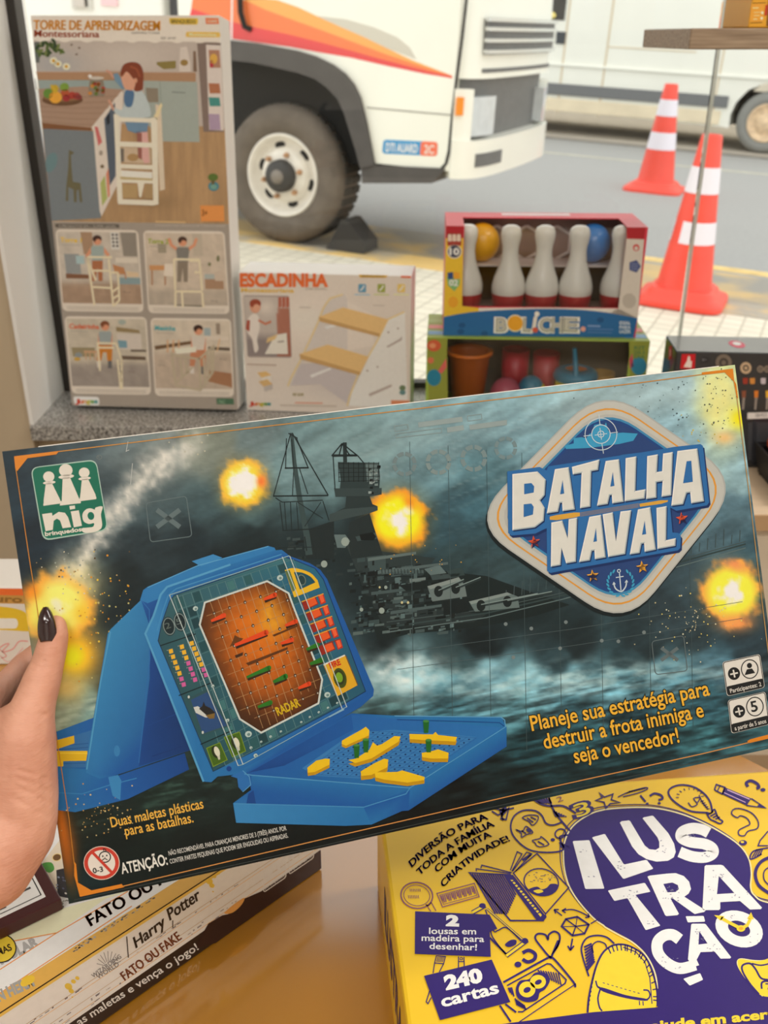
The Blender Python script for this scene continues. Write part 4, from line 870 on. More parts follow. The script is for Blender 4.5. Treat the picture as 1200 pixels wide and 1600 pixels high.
for k, px in enumerate((727, 796, 850, 905, 973)):
    x = F1.ab(px, 440)[0] * .985 + .004; y = .043 + (0.0 if k in (1, 2, 3) else .003); z0 = b0 - .0098; hh = PH
    g = lambda X, Y, h: f1(x + X, y + Y, z0 + h)
    lab = ['white bowling pin half hidden at the left edge of the carton window', 'white bowling pin just right of the yellow ball', 'white bowling pin in the middle of the carton window', 'white bowling pin just left of the blue ball', 'white bowling pin half hidden at the right edge of the carton window'][k]
    t = thing('bowling_pin', lab, 'bowling pin', M1, f1(x, y, z0), group='bowling pins in the window carton')
    mb = MB(); mb.lathe([(r * hh, h * hh) for r, h in prof[::-1]], g, 28, cap=False); mb.build('pin_body', m_pin, t)
    mb = MB(); mb.lathe([(.165 * hh, 0), (.19 * hh, .02 * hh), (.203 * hh, .17 * hh)], g, 28, cap=True); mb.build('pin_base', m_pinr, t)
for px, c, lab in ((758, (232, 164, 30), 'yellow plastic ball at the left of the bowling carton'), (941, (52, 122, 196), 'blue plastic ball at the right of the bowling carton')):
    x = F1.ab(px, 385)[0]; zz = F1.ab(px, 386)[1] + .004; rr = .0362
    zz = b0 + .40 * (H1 - b0) + .0035 + rr * 1.08; c0 = f1(x * 1.0, .1155, zz); mb = MB(); mb.ball(c0, (rr, rr, rr * 1.08), 28, 18); o = mb.build('toy_ball', mat('ball_%s' % ('yellow' if c[0] > 200 else 'blue') + '_plastic', c, .3, coat=.3, g=.8)); tag(o, lab, 'ball')
    o.location = c0; o.data.transform(Matrix.Translation(-c0))
# ---- second window carton below
F2 = Face(A2, M2.col[0], M2.col[2], .7, .0002, (0, W2_, 0, H2))
c0_ = F2.ab(698, 560)[0]; c1_ = F2.ab(983, 560)[0]
gbox, f2 = win_box('toy_kitchen_box', 'green window carton of toy buckets and cups under the bowling carton', A2, M2, W2_, H2, D2, (c0_, c1_, .035, H2 - .002), (None, 0, 0), mat('lime_card', (150, 176, 74), .45, g=.75))
F = F2; P, L, T = F.poly, F.line, F.text
GR = (132, 140, 60)
P([(667, 528), (698, 528.6), (700, 640), (670, 640)], GR, 1)
P(ell(678, 540, 11, 9), (190, 90, 60), 2); P(ell(676, 540, 5, 4), (206, 140, 100), 2.2); P([(697, 560), (684, 580), (690, 584), (698, 574)], (196, 96, 90), 2); P(ell(678, 590, 11, 13), (40, 120, 150), 2); P(ell(673, 563, 5, 5), (196, 110, 80), 2)
F.build('front_print', gbox, CARD); P([(983, 532), (1016, 533), (1012, 640), (984, 640)], GR, 1)
P(ell(998, 572, 12, 14), (44, 122, 156), 2); P([(983, 562), (988, 552), (990, 572), (984, 576)], (176, 70, 90), 2)
for k, s in enumerate(('KIT', 'DIA A', 'DIA')): T(s, (991, 546 + 7 * k), (1008, 546.4 + 7 * k), 5.4, (84, 120, 74), 3, bold=.03)
F.build('front_print', gbox, CARD)
for xx in (.0, W2_ - .05):
    for yy, c in ((.1, (120, 180, 220)), (.35, (240, 150, 140)), (.6, (170, 200, 110))):
        pts = [f2(xx + .002, D2 * yy, H2 + .0005), f2(xx + .048, D2 * yy, H2 + .0005), f2(xx + .048, D2 * (yy + .16), H2 + .0005), f2(xx + .002, D2 * (yy + .16), H2 + .0005)]
        n = len(F.v); F.v += pts; F.c += [lin(c, .85)] * 4; F.f.append([n, n + 1, n + 2, n + 3])
    F.build('top_print', gbox, CARD)
mb = MB(); mb.box((.004, D2 * .95, .004), (W2_ - .004, D2 * .96, H2 - .004), 0, f2); mb.build('inner_back', mat('inner_card_dim', (116, 108, 100), .7), gbox)
def at2(px, py, y): p = F2.ab(px, py); return p[0], p[1]
m_ob = mat('orange_bucket_plastic', (224, 112, 34), .35, coat=.2, g=.7)
x, z = at2(731, 575, 0)
def inside(name, lab, cat, x, y, parts, z0=.0025):
    t = thing(name, lab, cat, M2, f2(x, y, z0)); g = lambda X, Y, h: f2(x + X, y + Y, z0 + h)
    for nm, pr, m in parts: mb = MB(); mb.lathe(pr, g, 32, cap=False); mb.build(nm, m, t)
    return t, g
inside('toy_bucket', 'orange toy bucket at the left inside the green carton', 'bucket', x + .004, .062, [('bucket_body', [(.0, .0), (.031, .0), (.043, .125), (.047, .126), (.047, .134), (.042, .134), (.040, .125), (.028, .004), (.0, .004)], m_ob), ('rim', [(.047, .128), (.0495, .126), (.0495, .134), (.047, .1345)], m_ob)])
x, z = at2(828, 570, 0)
inside('toy_cup', 'dark red toy cup in the middle of the green carton', 'cup', x - .022, .105, [('cup_body', [(.0, .0), (.026, .0), (.030, .125), (.027, .125), (.022, .004), (.0, .004)], mat('dark_red_plastic', (160, 32, 48), .35, g=.7))])
inside('toy_cup', 'dark red toy cup beside the teal and yellow ball', 'cup', x + .044, .105, [('cup_body', [(.0, .0), (.024, .0), (.029, .118), (.026, .118), (.021, .004), (.0, .004)], MATS['dark_red_plastic'])])
x, z = at2(793, 608, 0)
mb = MB(); mb.ball(f2(x, .045, .043), (.034, .034, .040), 24, 16); o = mb.build('toy_ball', mat('pink_plastic', (176, 84, 104), .35, g=.7)); tag(o, 'dull pink ball in front of the dark red cup', 'ball')
x, z = at2(834, 590, 0)
t = thing('toy_ball', 'teal and yellow ball in the middle of the green carton', 'ball', M2, f2(x, .045, .06)); c_ = f2(x, .045, .062)
mb = MB(); mb.ball(c_, .026, 24, 16); bb = mb.build('ball_half', mat('teal_plastic', (24, 116, 150), .35, g=.7), t, 'teal half')
mb = MB(); mb.ball(c_ + M2.col[0] * .009 + Vector((0, 0, -.008)), .0235, 24, 16); mb.build('ball_half', mat('yellow_plastic', (232, 196, 20), .35, g=.7), t, 'yellow half')
mb = MB(); mb.box((x - .026, .02, .0025), (x + .026, .07, .036), 0, f2); o = mb.build('toy_block', MATS['yellow_plastic'], None, bevel=.004); tag(o, 'yellow toy block under the teal and yellow ball', 'toy block')
x, z = at2(902, 590, 0)
t, g = inside('toy_pot', 'yellow toy pot with a teal lid and handle at the right of the green carton', 'pot', x + .004, .055, [('pot_body', [(.0, .0), (.040, .0), (.042, .08), (.0, .08)], MATS['yellow_plastic']), ('lid', [(.045, .078), (.047, .085), (.043, .095), (.024, .102), (.024, .098), (.0, .098)], MATS['teal_plastic']), ('lid_inset', [(.023, .099), (.0, .1005)], m_ob)])
mb = MB(); mb.tube([g(-.004, -.038, .085), g(-.005, -.03, .105), g(-.008, -.02, .135), g(-.01, -.02, .15)], [.008, .006, .005, .0045], 10); mb.build('handle', MATS['teal_plastic'], t)
x, z = at2(950, 590, 0)
inside('toy_cup', 'dark yellow toy cup at the far right of the green carton', 'cup', x, .08, [('cup_body', [(.0, .0), (.022, .0), (.028, .085), (.024, .085), (.02, .004), (.0, .004)], mat('ochre_plastic', (150, 116, 50), .4, g=.7))])
# ================================================================ table and the boxes lying on it
TZ = .42
m_table = mat('beige_laminate', (186, 128, 34), .6, noise=.012, scale=6, g=1.0, coat=1.0)
m_table.node_tree.nodes['Principled BSDF'].inputs['Coat IOR'].default_value = 2.4; m_table.node_tree.nodes['Principled BSDF'].inputs['Coat Roughness'].default_value = .13; m_table.node_tree.nodes['Principled BSDF'].inputs['Specular IOR Level'].default_value = .1
m_tleg = mat('table_frame', (90, 76, 60), .5)
A_ = Vector((.37, .81, 0)); dd = Vector((-.7071, .7071, 0)); ee = Vector((-.7071, -.7071, 0))
c1 = A_ + dd * .92; c2 = c1 + ee * 1.05; c3 = A_ - dd * .62 + ee * 1.05; c4 = A_ - dd * .62
tb = thing('display_table', 'low beige table carrying the yellow box and the newspaper-print box', 'table', None, (0, .6, FZ))
mb = MB(); mb.prism([(p.x, p.y) for p in (c1, c2, c3, c4)], lambda p, q, d: Vector((p, q, d)), TZ - .025, TZ); mb.build('tabletop', m_table, tb, bevel=.003)
cen = (c1 + c2 + c3 + c4) / 4
for c in (c1, c2, c3, c4):
    q = c + (cen - c) * .12; mb = MB(); mb.box((q.x - .02, q.y - .02, FZ), (q.x + .02, q.y + .02, TZ - .026)); mb.build('leg', m_tleg, tb)

# ---- yellow drawing-game box
IZ = .522
IA, IB = on_z(589, 1246, IZ), on_z(636, 1600, IZ); iu = (IB - IA).normalized(); iax = Vector((-iu.y, iu.x, 0)); iay = -iu
if iax.x < 0: iax = -iax
IM = Matrix((iax, iay, Vector((0, 0, 1)))).transposed(); IL = .30; IW = .40
IO = IA + iu * IL; IO.z = TZ + .0004
ilu = thing('board_game_box', 'yellow and navy game box with white lettering and doodles, lying on the table', 'box', IM, IO)
m_yel = mat('yellow_card', (240, 178, 36), .38, g=.74, coat=.1)
mb = MB(); mb.box((0, 0, 0), (IW, IL, IZ - TZ - .0006), 0, lambda x, y, z: IO + iax * x + iay * y + Vector((0, 0, z))); mb.build('box_body', m_yel, ilu, bevel=.003)
F = Face(Vector((IO.x, IO.y, IZ + .0001)), iax, iay, .70, .00012, (0, IW, 0, IL))
P, L, T = F.poly, F.line, F.text
NV = (42, 26, 98); YE = (246, 186, 48); WHT = (228, 228, 230); PEA = (250, 200, 150)
c3f = lambda pts: [(560 + x / 3.529, 1220 + y / 3.529) for x, y in pts]
c4f = lambda pts: [(860 + x / 3.529, 1180 + y / 3.529) for x, y in pts]
k3 = lambda x, y: (560 + x / 3.529, 1220 + y / 3.529)
k4 = lambda x, y: (860 + x / 3.529, 1180 + y / 3.529)
def e3(cx, cy, rx, ry=None, rot=0): return c3f(ell(cx, cy, rx, ry, rot, n=26))
def e4(cx, cy, rx, ry=None, rot=0): return c4f(ell(cx, cy, rx, ry, rot, n=26))
# the navy drop shape and lower band
blob_l = spline([(592, 1390), (590, 1280), (575, 1190), (530, 1100), (460, 1030), (380, 985), (300, 940), (230, 890), (150, 800), (100, 720), (75, 640), (66, 560), (70, 480), (105, 400), (170, 342), (260, 300), (400, 283), (560, 283), (700, 310), (830, 360), (940, 418), (1040, 488), (1092, 560), (1108, 640), (1104, 720), (1125, 765), (1200, 805), (1500, 850)], 6)
blob = blob_l + [(1500, 1900), (-1300, 1900), (-1300, 1560), (-400, 1500), (0, 1448), (100, 1435), (300, 1410)]
P(c4f(blob), NV, 1)
L(c4f([(x + (6 if x < 300 else 0), y + 8) for x, y in blob_l[6:-3]]), 2.2, PEA, 1.6)
L(c4f([(x - 12, y - 8) for x, y in blob_l[2:-2]]), 1.4, NV, 1.2)
# lettering
P(c4f(rrect([(122, 475), (215, 470), (298, 738), (192, 740)], 8)), WHT, 3)
P(c4f(rrect([(228, 455), (300, 435), (405, 605), (530, 578), (568, 628), (402, 685)], 8)), WHT, 3)
P(c4f([(383, 374), (392, 366), (432, 361), (440, 366), (520, 500), (545, 520), (580, 524), (600, 512), (600, 480), (590, 455), (508, 350), (516, 344), (560, 335), (568, 338), (650, 432), (682, 490), (691, 535), (680, 565), (648, 584), (585, 589), (530, 575), (485, 548), (450, 505)]), WHT, 3)
L(c4f(spline([(872, 430), (835, 412), (780, 405), (728, 424), (722, 456), (770, 480), (850, 492), (892, 515), (894, 545), (850, 565), (780, 560), (712, 535)], 6)), 17, WHT, 3)
P(c4f(rrect([(316, 748), (520, 705), (552, 755), (468, 772), (607, 942), (525, 967), (425, 790), (352, 806)], 7)), WHT, 3)
P(c4f([(535, 672), (545, 666), (640, 655), (690, 652), (735, 668), (765, 700), (775, 740), (762, 765), (738, 782), (856, 858), (848, 866), (795, 878), (672, 790), (662, 792), (708, 876), (700, 884), (640, 889), (632, 884)]), WHT, 3, holes=[c4f([(622, 712), (672, 704), (702, 718), (708, 740), (690, 756), (645, 758)])])
P(c4f([(850, 614), (858, 608), (940, 606), (952, 610), (1166, 842), (1160, 851), (1100, 853), (1045, 806), (936, 812), (936, 850), (928, 856), (845, 856), (838, 850)]), WHT, 3, holes=[c4f([(928, 668), (1014, 762), (918, 768)])])
L(c4f(spline([(712, 1018), (672, 992), (625, 998), (590, 1035), (595, 1095), (645, 1150), (715, 1178), (800, 1158)], 6)), 17.5, WHT, 3)
P(c4f(rrect([(732, 1235), (825, 1203), (842, 1240), (768, 1273)], 6)), WHT, 3); P(c4f(rrect([(745, 890), (845, 888), (853, 920), (757, 924)], 6)), WHT, 3)
P(c4f([(776, 936), (782, 931), (848, 931), (856, 934), (996, 1116), (990, 1123), (938, 1124), (905, 1085), (828, 1088), (806, 1130), (820, 1160), (790, 1170), (758, 1128)]), WHT, 3.2, holes=[c4f([(820, 972), (866, 1040), (816, 1046)])])
P(e4(1040, 960, 136, 96, 22), WHT, 3, holes=[e4(1040, 958, 64, 40, 22)])
for pts in ([(1050, 958), (985, 925), (940, 900)], [(1050, 958), (1085, 940), (1102, 905)]): L(c4f(pts), 5, YE, 4)
P(c4f([(902, 884), (960, 890), (938, 916)]), YE, 4); P(c4f([(1106, 868), (1122, 908), (1084, 904)]), YE, 4); P(e4(1050, 958, 24, 18), YE, 4.2); P(e4(1050, 958, 12, 9), (206, 150, 40), 4.4)
for cx, cy, sx, sy, n in ((180, 530, 20, 8, 4), (230, 672, 20, 6, 3), (390, 605, 30, 30, 8), (610, 500, 30, 40, 9), (770, 450, 30, 14, 8), (850, 545, 30, 20, 8), (440, 770, 40, 24, 12), (550, 930, 20, 14, 5), (670, 770, 50, 45, 22), (925, 660, 30, 30, 12), (1040, 770, 50, 20, 8), (880, 750, 24, 60, 6), (660, 1140, 60, 40, 12), (825, 985, 24, 40, 12), (900, 1065, 40, 20, 8), (980, 900, 40, 30, 7), (1110, 1010, 36, 30, 7)):
    for _ in range(n):
        x, y = cx + random.uniform(-sx, sx), cy + random.uniform(-sy, sy); P(e4(x, y, random.uniform(1.5, 6), 2, random.uniform(-20, 20)), (120, 118, 140), 3.8)
# words
T('DIVERSÃO PARA', k3(296, 478), k3(716, 212), 10.5, NV, 2, bold=.01, arc=9, fat=.45); T('TODA A FAMÍLIA', k3(338, 524), k3(752, 250), 10.2, NV, 2, bold=.01, arc=7.5, fat=.45)
T('COM MUITA', k3(436, 508), k3(736, 308), 10, NV, 2, bold=.01, arc=5, fat=.45); T('CRIATIVIDADE!', k3(470, 590), k3(836, 332), 10, NV, 2, bold=.01, arc=8, fat=.45)
P(c3f([(313, 722), (722, 740), (766, 818), (724, 836), (730, 973), (311, 957)]), NV, 4)
T('2', k3(490, 800), k3(546, 802), 15, WHT, 5, bold=.07); T('lousas em', k3(390, 847), k3(648, 850), 9.6, WHT, 5, bold=.015); T('madeira para', k3(349, 885), k3(692, 892), 9.6, WHT, 5, bold=.015); T('desenhar!', k3(392, 930), k3(652, 938), 9.6, WHT, 5, bold=.015)
P(c3f([(362, 1078), (735, 988), (838, 1222), (450, 1322)]), NV, 4)
T('240', k3(490, 1152), k3(682, 1108), 20, WHT, 5, bold=.06); T('cartas', k3(466, 1250), k3(774, 1172), 18, WHT, 5, bold=.03)
T('ajude em acertar', k4(560, 1520), k4(1330, 1440), 14, YE, 3, bold=.04); 
# drawings
D = lambda pts, w=1.6, lay=2, cl=False: L(c3f(pts), w, NV, lay, closed=cl)
D4 = lambda pts, w=1.6, lay=2, cl=False: L(c4f(pts), w, NV, lay, closed=cl)
PUR = (120, 74, 96)
for rx, ry, w in ((88, 72, 2.2), (72, 57, 1.2)): L(e3(322, 633, rx, ry, 8), w, PUR, 2, closed=True)
L(c3f([(372, 682), (400, 722)]), 1.6, PUR, 2); L(c3f([(402, 672), (428, 718)]), 1.6, PUR, 2); L(c3f([(372, 684), (386, 690), (402, 672)]), 1.4, PUR, 2)
for x in range(285, 340, 9): L(c3f([(x, 596), (x + 2, 612)]), 1, PUR, 2); L(c3f([(x - 10, 632), (x - 6, 650)]), 1, PUR, 2)
L(c3f([(433, 622), (640, 566), (666, 640), (464, 697)]), 1.6, PUR, 2, closed=True); L(c3f([(448, 632), (634, 582), (654, 632), (470, 682)]), 1, PUR, 2, closed=True)
for k in range(20): x, y = 456 + 9.3 * k, 640 - 2.6 * k; L(c3f([(x, y - 6), (x + 9, y + (34 if k % 3 else 22))]), 1.9, PUR, 2)
# open book
D([(612, 508), (838, 520), (1016, 772), (838, 772)], 2.6, 2, True)
for k in range(15): t = k / 15; x0 = 622 + 190 * t; D([(x0 + 6, 514 + 8 * t), (x0 + 6 + (20 + 130 * min(1, 1.35 - t)) * .85, 514 + 8 * t + (30 + 190 * min(1, 1.35 - t)))], 2.4)
P(c3f([(800, 520), (852, 520), (1028, 742), (1020, 774), (984, 772)]), NV, 2.4); P(c3f([(838, 548), (852, 548), (1012, 742), (1004, 752)]), YE, 2.6)
for k in range(12): D([(845 + 13 * k, 560 + 15.6 * k), (866 + 13 * k, 552 + 15.6 * k)], 2, 2.8)
D([(1016, 772), (1032, 752), (1028, 740)], 3); D([(854, 510), (985, 402), (1160, 590), (1032, 735)], 2, 2, True)
D([(650, 500), (650, 486), (840, 512)], 1.8); D([(676, 482), (680, 466), (846, 508)], 1.8); D([(838, 494), (876, 392), (902, 404), (846, 500)], 1.8); D([(850, 500), (928, 394), (956, 404), (866, 500)], 1.8); D([(905, 440), (950, 408)], 4)
L(e3(1008, 560, 96, 74, 12), 2, NV, 2, closed=True); P(c3f(spline([(940, 600), (985, 585), (1010, 600), (1040, 590), (1060, 570), (1098, 575), (1080, 615), (1020, 632), (965, 625)], 4, True)), NV, 2.2)
P(c3f(spline([(965, 608), (1000, 600), (1020, 612), (990, 622)], 4, True)), YE, 2.4)
for _ in range(26): x, y = 1008 + random.uniform(-70, 70), 530 + random.uniform(-24, 30); D([(x, y), (x + random.uniform(4, 14), y + random.uniform(-3, 3))], .9)
# palette and helix
D(spline([(1180, 300), (1110, 310), (1130, 380), (1040, 396), (940, 380), (866, 320), (840, 260), (856, 200), (905, 166), (970, 165), (1010, 190), (1035, 235), (1075, 245), (1120, 230)], 6), 2.6)
for q in ([(905, 205), (940, 190), (990, 195), (985, 225), (960, 246), (940, 225)], [(870, 270), (905, 280), (925, 252), (962, 285), (930, 296), (900, 312), (898, 290)], [(960, 330), (1000, 320), (1010, 310), (1050, 350), (1010, 365), (985, 360), (975, 345)]): D(spline(q, 4, True), 1.8, 2, True)
for a, b in (((930, 205), (965, 230)), ((950, 200), (980, 215)), ((900, 275), (925, 292)), ((990, 335), (1025, 355))): D([a, b], 2.2)
P(e3(940, 275, 16, 10, 30), NV, 2.2); P(e3(1072, 326, 12, 9), NV, 2)
L(e3(1114, 292, 30, 25, -20), 2.2, NV, 2, closed=True); D(spline([(960, 100), (1010, 130), (1060, 140), (1130, 140), (1200, 180)], 5), 3); D(spline([(1050, 90), (1070, 150), (1110, 210), (1170, 280)], 5), 3)
for k in range(6): D([(975 + 15 * k, 96), (1004 + 12 * k, 126)], 3); D([(1075 + 14 * k, 165 + 6 * k), (1092 + 10 * k, 200)], 3)
for k in range(7): D([(1108 + 8 * k, 340 + 3 * k), (1124 + 8 * k, 372)], 2)
D([(736, 168), (770, 190), (800, 175), (830, 150), (815, 215), (782, 210)], 2.4); D([(740, 150), (800, 165), (858, 150)], 2.4); D([(800, 150), (790, 200), (800, 220)], 3)
P(c3f([(775, 160), (815, 140), (822, 165), (790, 205)]), NV, 2)
# hourglass
for a, b, w in (((628, 728), (700, 688), 7), ((816, 966), (932, 880), 7)): D([a, b], w); L(c3f([a, b]), w * .55, YE, 2.3)
P(e3(684, 690, 18, 14), NV, 2.4); P(e3(918, 884, 18, 16), NV, 2.4)
D(spline([(700, 712), (744, 826), (770, 826), (818, 812), (898, 885)], 5), 2); D(spline([(728, 824), (744, 870), (812, 958)], 5), 2); D([(708, 706), (905, 876)], 3.4); L(c3f([(708, 706), (905, 876)]), 1.4, YE, 2.3); D([(724, 866), (818, 960)], 3)
P(c3f(spline([(808, 905), (838, 880), (870, 880), (866, 905), (830, 918)], 4, True)), NV, 2.2)
# heart, question mark, card with 8
D(spline([(1056, 972), (1010, 920), (975, 870), (990, 845), (1030, 850), (1045, 875), (1050, 850), (1080, 832), (1108, 850), (1106, 895), (1075, 950)], 5, True), 3, 2, True); P(c3f([(1060, 968), (1096, 880), (1112, 880), (1100, 920)]), NV, 2)
L(c3f(spline([(905, 950), (940, 936), (974, 956), (970, 985), (935, 1000), (905, 985)], 5)), 5.5, NV, 2); P(e3(880, 1014, 19, 16), NV, 2)
D(spline([(800, 1112), (1030, 985), (1060, 978), (1085, 990), (1185, 1110), (1195, 1140)], 5), 3.2); D([(840, 1330), (780, 1240)], 3); D([(880, 1336), (1080, 1200), (1200, 1120)], 1.6); D([(810, 1232), (870, 1278)], 3)
D([(820, 1130), (1040, 1010), (1060, 1012), (1146, 1098), (1140, 1118), (905, 1275), (880, 1275)], 2.2, 2)
for k in range(10): D([(826 + 9 * k, 1142 - 1 * k + (6 if k > 3 else 0)), (838 + 10 * k, 1170 + 10 * k)] if k < 3 else [(840 + 8 * k, 1200 + 6 * (k - 3)), (852 + 8 * k, 1240 + 4 * (k - 3))], 2.2)
for k in range(9): D([(990 + 14 * k, 1044 + 2 * k), (1018 + 12.5 * k, 1080 + 6 * k)], 2)
P(c3f(spline([(868, 1150), (890, 1105), (940, 1095), (975, 1060), (1030, 1062), (1056, 1100), (1030, 1150), (1000, 1170), (985, 1210), (930, 1222), (880, 1200)], 5, True)), NV, 2.6)
P(e3(930, 1152, 46, 44), YE, 2.8); P(e3(990, 1110, 44, 38), YE, 2.8); P(e3(930, 1155, 21, 15, -25), NV, 3); P(e3(992, 1112, 20, 13, -25), NV, 3)
# brushes showing between the two labels
D([(430, 966), (480, 970), (470, 1010), (420, 1006)], 1.5, 2, True); D([(420, 1006), (412, 1062)], 1.5); D([(470, 1010), (446, 1056)], 1.5)
for k in range(5): D([(438 + 8 * k, 972), (432 + 8 * k, 1000)], 1)
D([(552, 970), (552, 1032)], 1.5); D([(582, 972), (584, 1026)], 1.5); D([(552, 998), (584, 998)], 1.5); L(e3(567, 982, 7, 7), 1.2, NV, 2, closed=True); D([(396, 1150), (374, 1220), (384, 1230), (402, 1195)], 1.6)
# cube and arrows
D4(spline([(62, 945), (85, 905), (148, 892), (212, 935), (188, 985), (122, 996)], 1, True), 3, 2, True); D4([(85, 905), (140, 945), (212, 935)], 2); D4([(140, 945), (122, 996)], 2); D4([(70, 946), (140, 945), (188, 985)], 1.2); D4([(148, 892), (140, 945)], 1.2)
D4(spline([(66, 858), (120, 852), (170, 868), (214, 892)], 4), 2); D4([(64, 858), (86, 846)], 2); D4([(64, 858), (84, 870)], 2); D4([(214, 894), (192, 896)], 2); D4([(214, 894), (208, 874)], 2); D4([(20, 852), (64, 886)], 2); D4([(20, 852), (46, 852)], 2); D4([(20, 852), (30, 874)], 2); D4([(122, 1012), (110, 1076)], 2.4); D4([(110, 1078), (96, 1052)], 2.4); D4([(110, 1078), (130, 1052)], 2.4); D4([(222, 930), (270, 902)], 1.8); D4([(250, 896), (272, 902), (262, 918)], 1.6)
# top row: 3, star, feather, bulb, pencil, question marks
T('3', k4(140, 350), k4(236, 318), 22, NV, 2, bold=.05, outline=None, updir=(-.42, -1)); T('3', k4(148, 346), k4(228, 319), 20.5, YE, 2.4, bold=.0, updir=(-.42, -1)); T('2', k4(40, 262), k4(72, 250), 8, PUR, 2)
D4([(270, 208), (298, 232), (345, 215), (336, 246), (384, 262), (330, 268), (306, 294), (296, 260), (250, 250), (286, 236)], 2.2, 2, True)
D4(spline([(372, 232), (430, 205), (520, 180), (534, 188), (480, 210), (400, 230)], 4), 1.8); 
for k in range(8): D4([(420 + 13 * k, 212 - 4 * k), (440 + 12 * k, 198 - 2 * k)], 1.6)
D4([(495, 222), (525, 258)], 3); P(e4(534, 268, 8, 6), NV, 2)
L(c4f(spline([(548, 226), (575, 212), (610, 222), (618, 240), (596, 248)], 5)), 3.4, NV, 2); P(e4(600, 266, 9, 7), NV, 2)
D4(spline([(862, 318), (770, 308), (690, 262), (652, 215), (665, 182), (720, 165), (790, 176), (850, 215), (882, 262), (892, 312)], 6), 2.8)
for k in range(9): a = R(178 + 22 * k); D4([(770 + 62 * math.cos(a), 232 + 40 * math.sin(a)), (770 + 78 * math.cos(a), 232 + 52 * math.sin(a))], 1.3)
D4(spline([(760, 262), (780, 285), (810, 270), (790, 240), (825, 235), (812, 262)], 5), 1.8); D4(spline([(820, 220), (840, 262), (870, 300)], 4), 1.6)
for k in range(5): D4([(826 + 9 * k, 258 + 10 * k), (846 + 8 * k, 252 + 11 * k)], 1.6)
D4(spline([(862, 318), (884, 322), (905, 300), (925, 345), (950, 366), (935, 378), (905, 365), (880, 352)], 4, True), 2.4, 2, True)
for k in range(4): D4([(868 + 14 * k, 330 + 8 * k), (898 + 12 * k, 312 + 10 * k)], 2.4)
P(c4f([(962, 178), (1108, 240), (1082, 278), (945, 215)]), NV, 2); L(c4f([(975, 192), (1098, 244)]), 1.6, (190, 160, 190), 2.4); L(c4f([(958, 208), (1076, 262)]), 1.2, (190, 160, 190), 2.4)
D4([(905, 192), (915, 162), (962, 178), (948, 215), (905, 192)], 2.2); D4([(922, 196), (936, 168)], 1.6); D4([(1108, 240), (1188, 292), (1082, 278)], 2.2); P(c4f([(1150, 270), (1188, 292), (1140, 284)]), NV, 2.2)
L(c4f(spline([(1090, 175), (1080, 155), (1105, 142), (1140, 158), (1150, 178), (1136, 184)], 5)), 4.6, NV, 2); P(e4(1172, 192, 14, 10), NV, 2)
q = spline([(1000, 325), (1010, 300), (1050, 296), (1110, 320), (1145, 365), (1140, 405), (1090, 420), (1070, 445), (1040, 440), (1040, 415), (1075, 395), (1100, 380), (1085, 350), (1050, 335), (1030, 345)], 5, True); D4(q, 2, 2, True); P(e4(1062, 484, 22, 15), NV, 2); P(e4(1058, 480, 10, 6), YE, 2.3)
D4([(1200, 420), (1156, 472), (1145, 500), (1200, 500)], 2); D4(spline([(1200, 512), (1120, 530), (1100, 572), (1130, 566), (1165, 545)], 4), 2.4)
for k in range(4): D4([(1112 + 14 * k, 566 - 4 * k), (1140 + 10 * k, 520)], 1.8)
D4(spline([(1220, 560), (1160, 590), (1130, 650), (1150, 720), (1220, 770)], 5), 5); D4(spline([(1220, 610), (1180, 640), (1180, 690), (1220, 730)], 5), 2)
# backpack
bk = spline([(590, 1385), (586, 1290), (560, 1190), (520, 1110), (460, 1065), (400, 1045), (340, 1052), (290, 1090), (255, 1160), (230, 1250), (212, 1340), (205, 1420)], 5)
P(c4f(bk[2:] + [(580, 1392)]), YE, 1.8); D4(bk, 3, 2); D4([(560, 1372), (548, 1230), (520, 1140), (470, 1085), (400, 1060)], 1.6)
for k in range(18):
    t = k / 17; i0 = int(2 + t * 30); x, y = bk[min(i0, len(bk) - 1)]; cx, cy = 420, 1330; D4([(x, y), (x + (cx - x) * .14, y + (cy - y) * .12)], 2)
D4(spline([(212, 1220), (180, 1120), (172, 1060), (200, 1010), (255, 995), (310, 1005), (352, 1040)], 5), 2.6); D4(spline([(236, 1090), (232, 1050), (262, 1028), (300, 1040), (310, 1062)], 5), 2)
for k in range(9): D4([(186 + 2 * k, 1060 + 16 * k), (228 + 2 * k, 1040 + 12 * k)], 3)
D4(spline([(250, 1245), (262, 1280), (300, 1290), (420, 1330), (520, 1350), (548, 1330), (540, 1300), (512, 1296)], 4), 2.4); P(c4f(spline([(262, 1275), (300, 1290), (420, 1325), (530, 1345), (520, 1356), (410, 1340), (290, 1305)], 4, True)), NV, 2.2)
D4(spline([(275, 1290), (262, 1340), (270, 1390), (285, 1412)], 4), 2.6)
for k in range(9): D4([(288 + 24 * k, 1256 + 7 * k), (300 + 24 * k, 1259 + 7 * k)], 1.2)
for k in range(10): D4([(246 - 4 * k, 1180 + 24 * k), (243 - 4 * k, 1190 + 24 * k)], 1.2)
D4([(490, 1355), (492, 1380)], 1.6); D4([(510, 1358), (512, 1382)], 1.6)
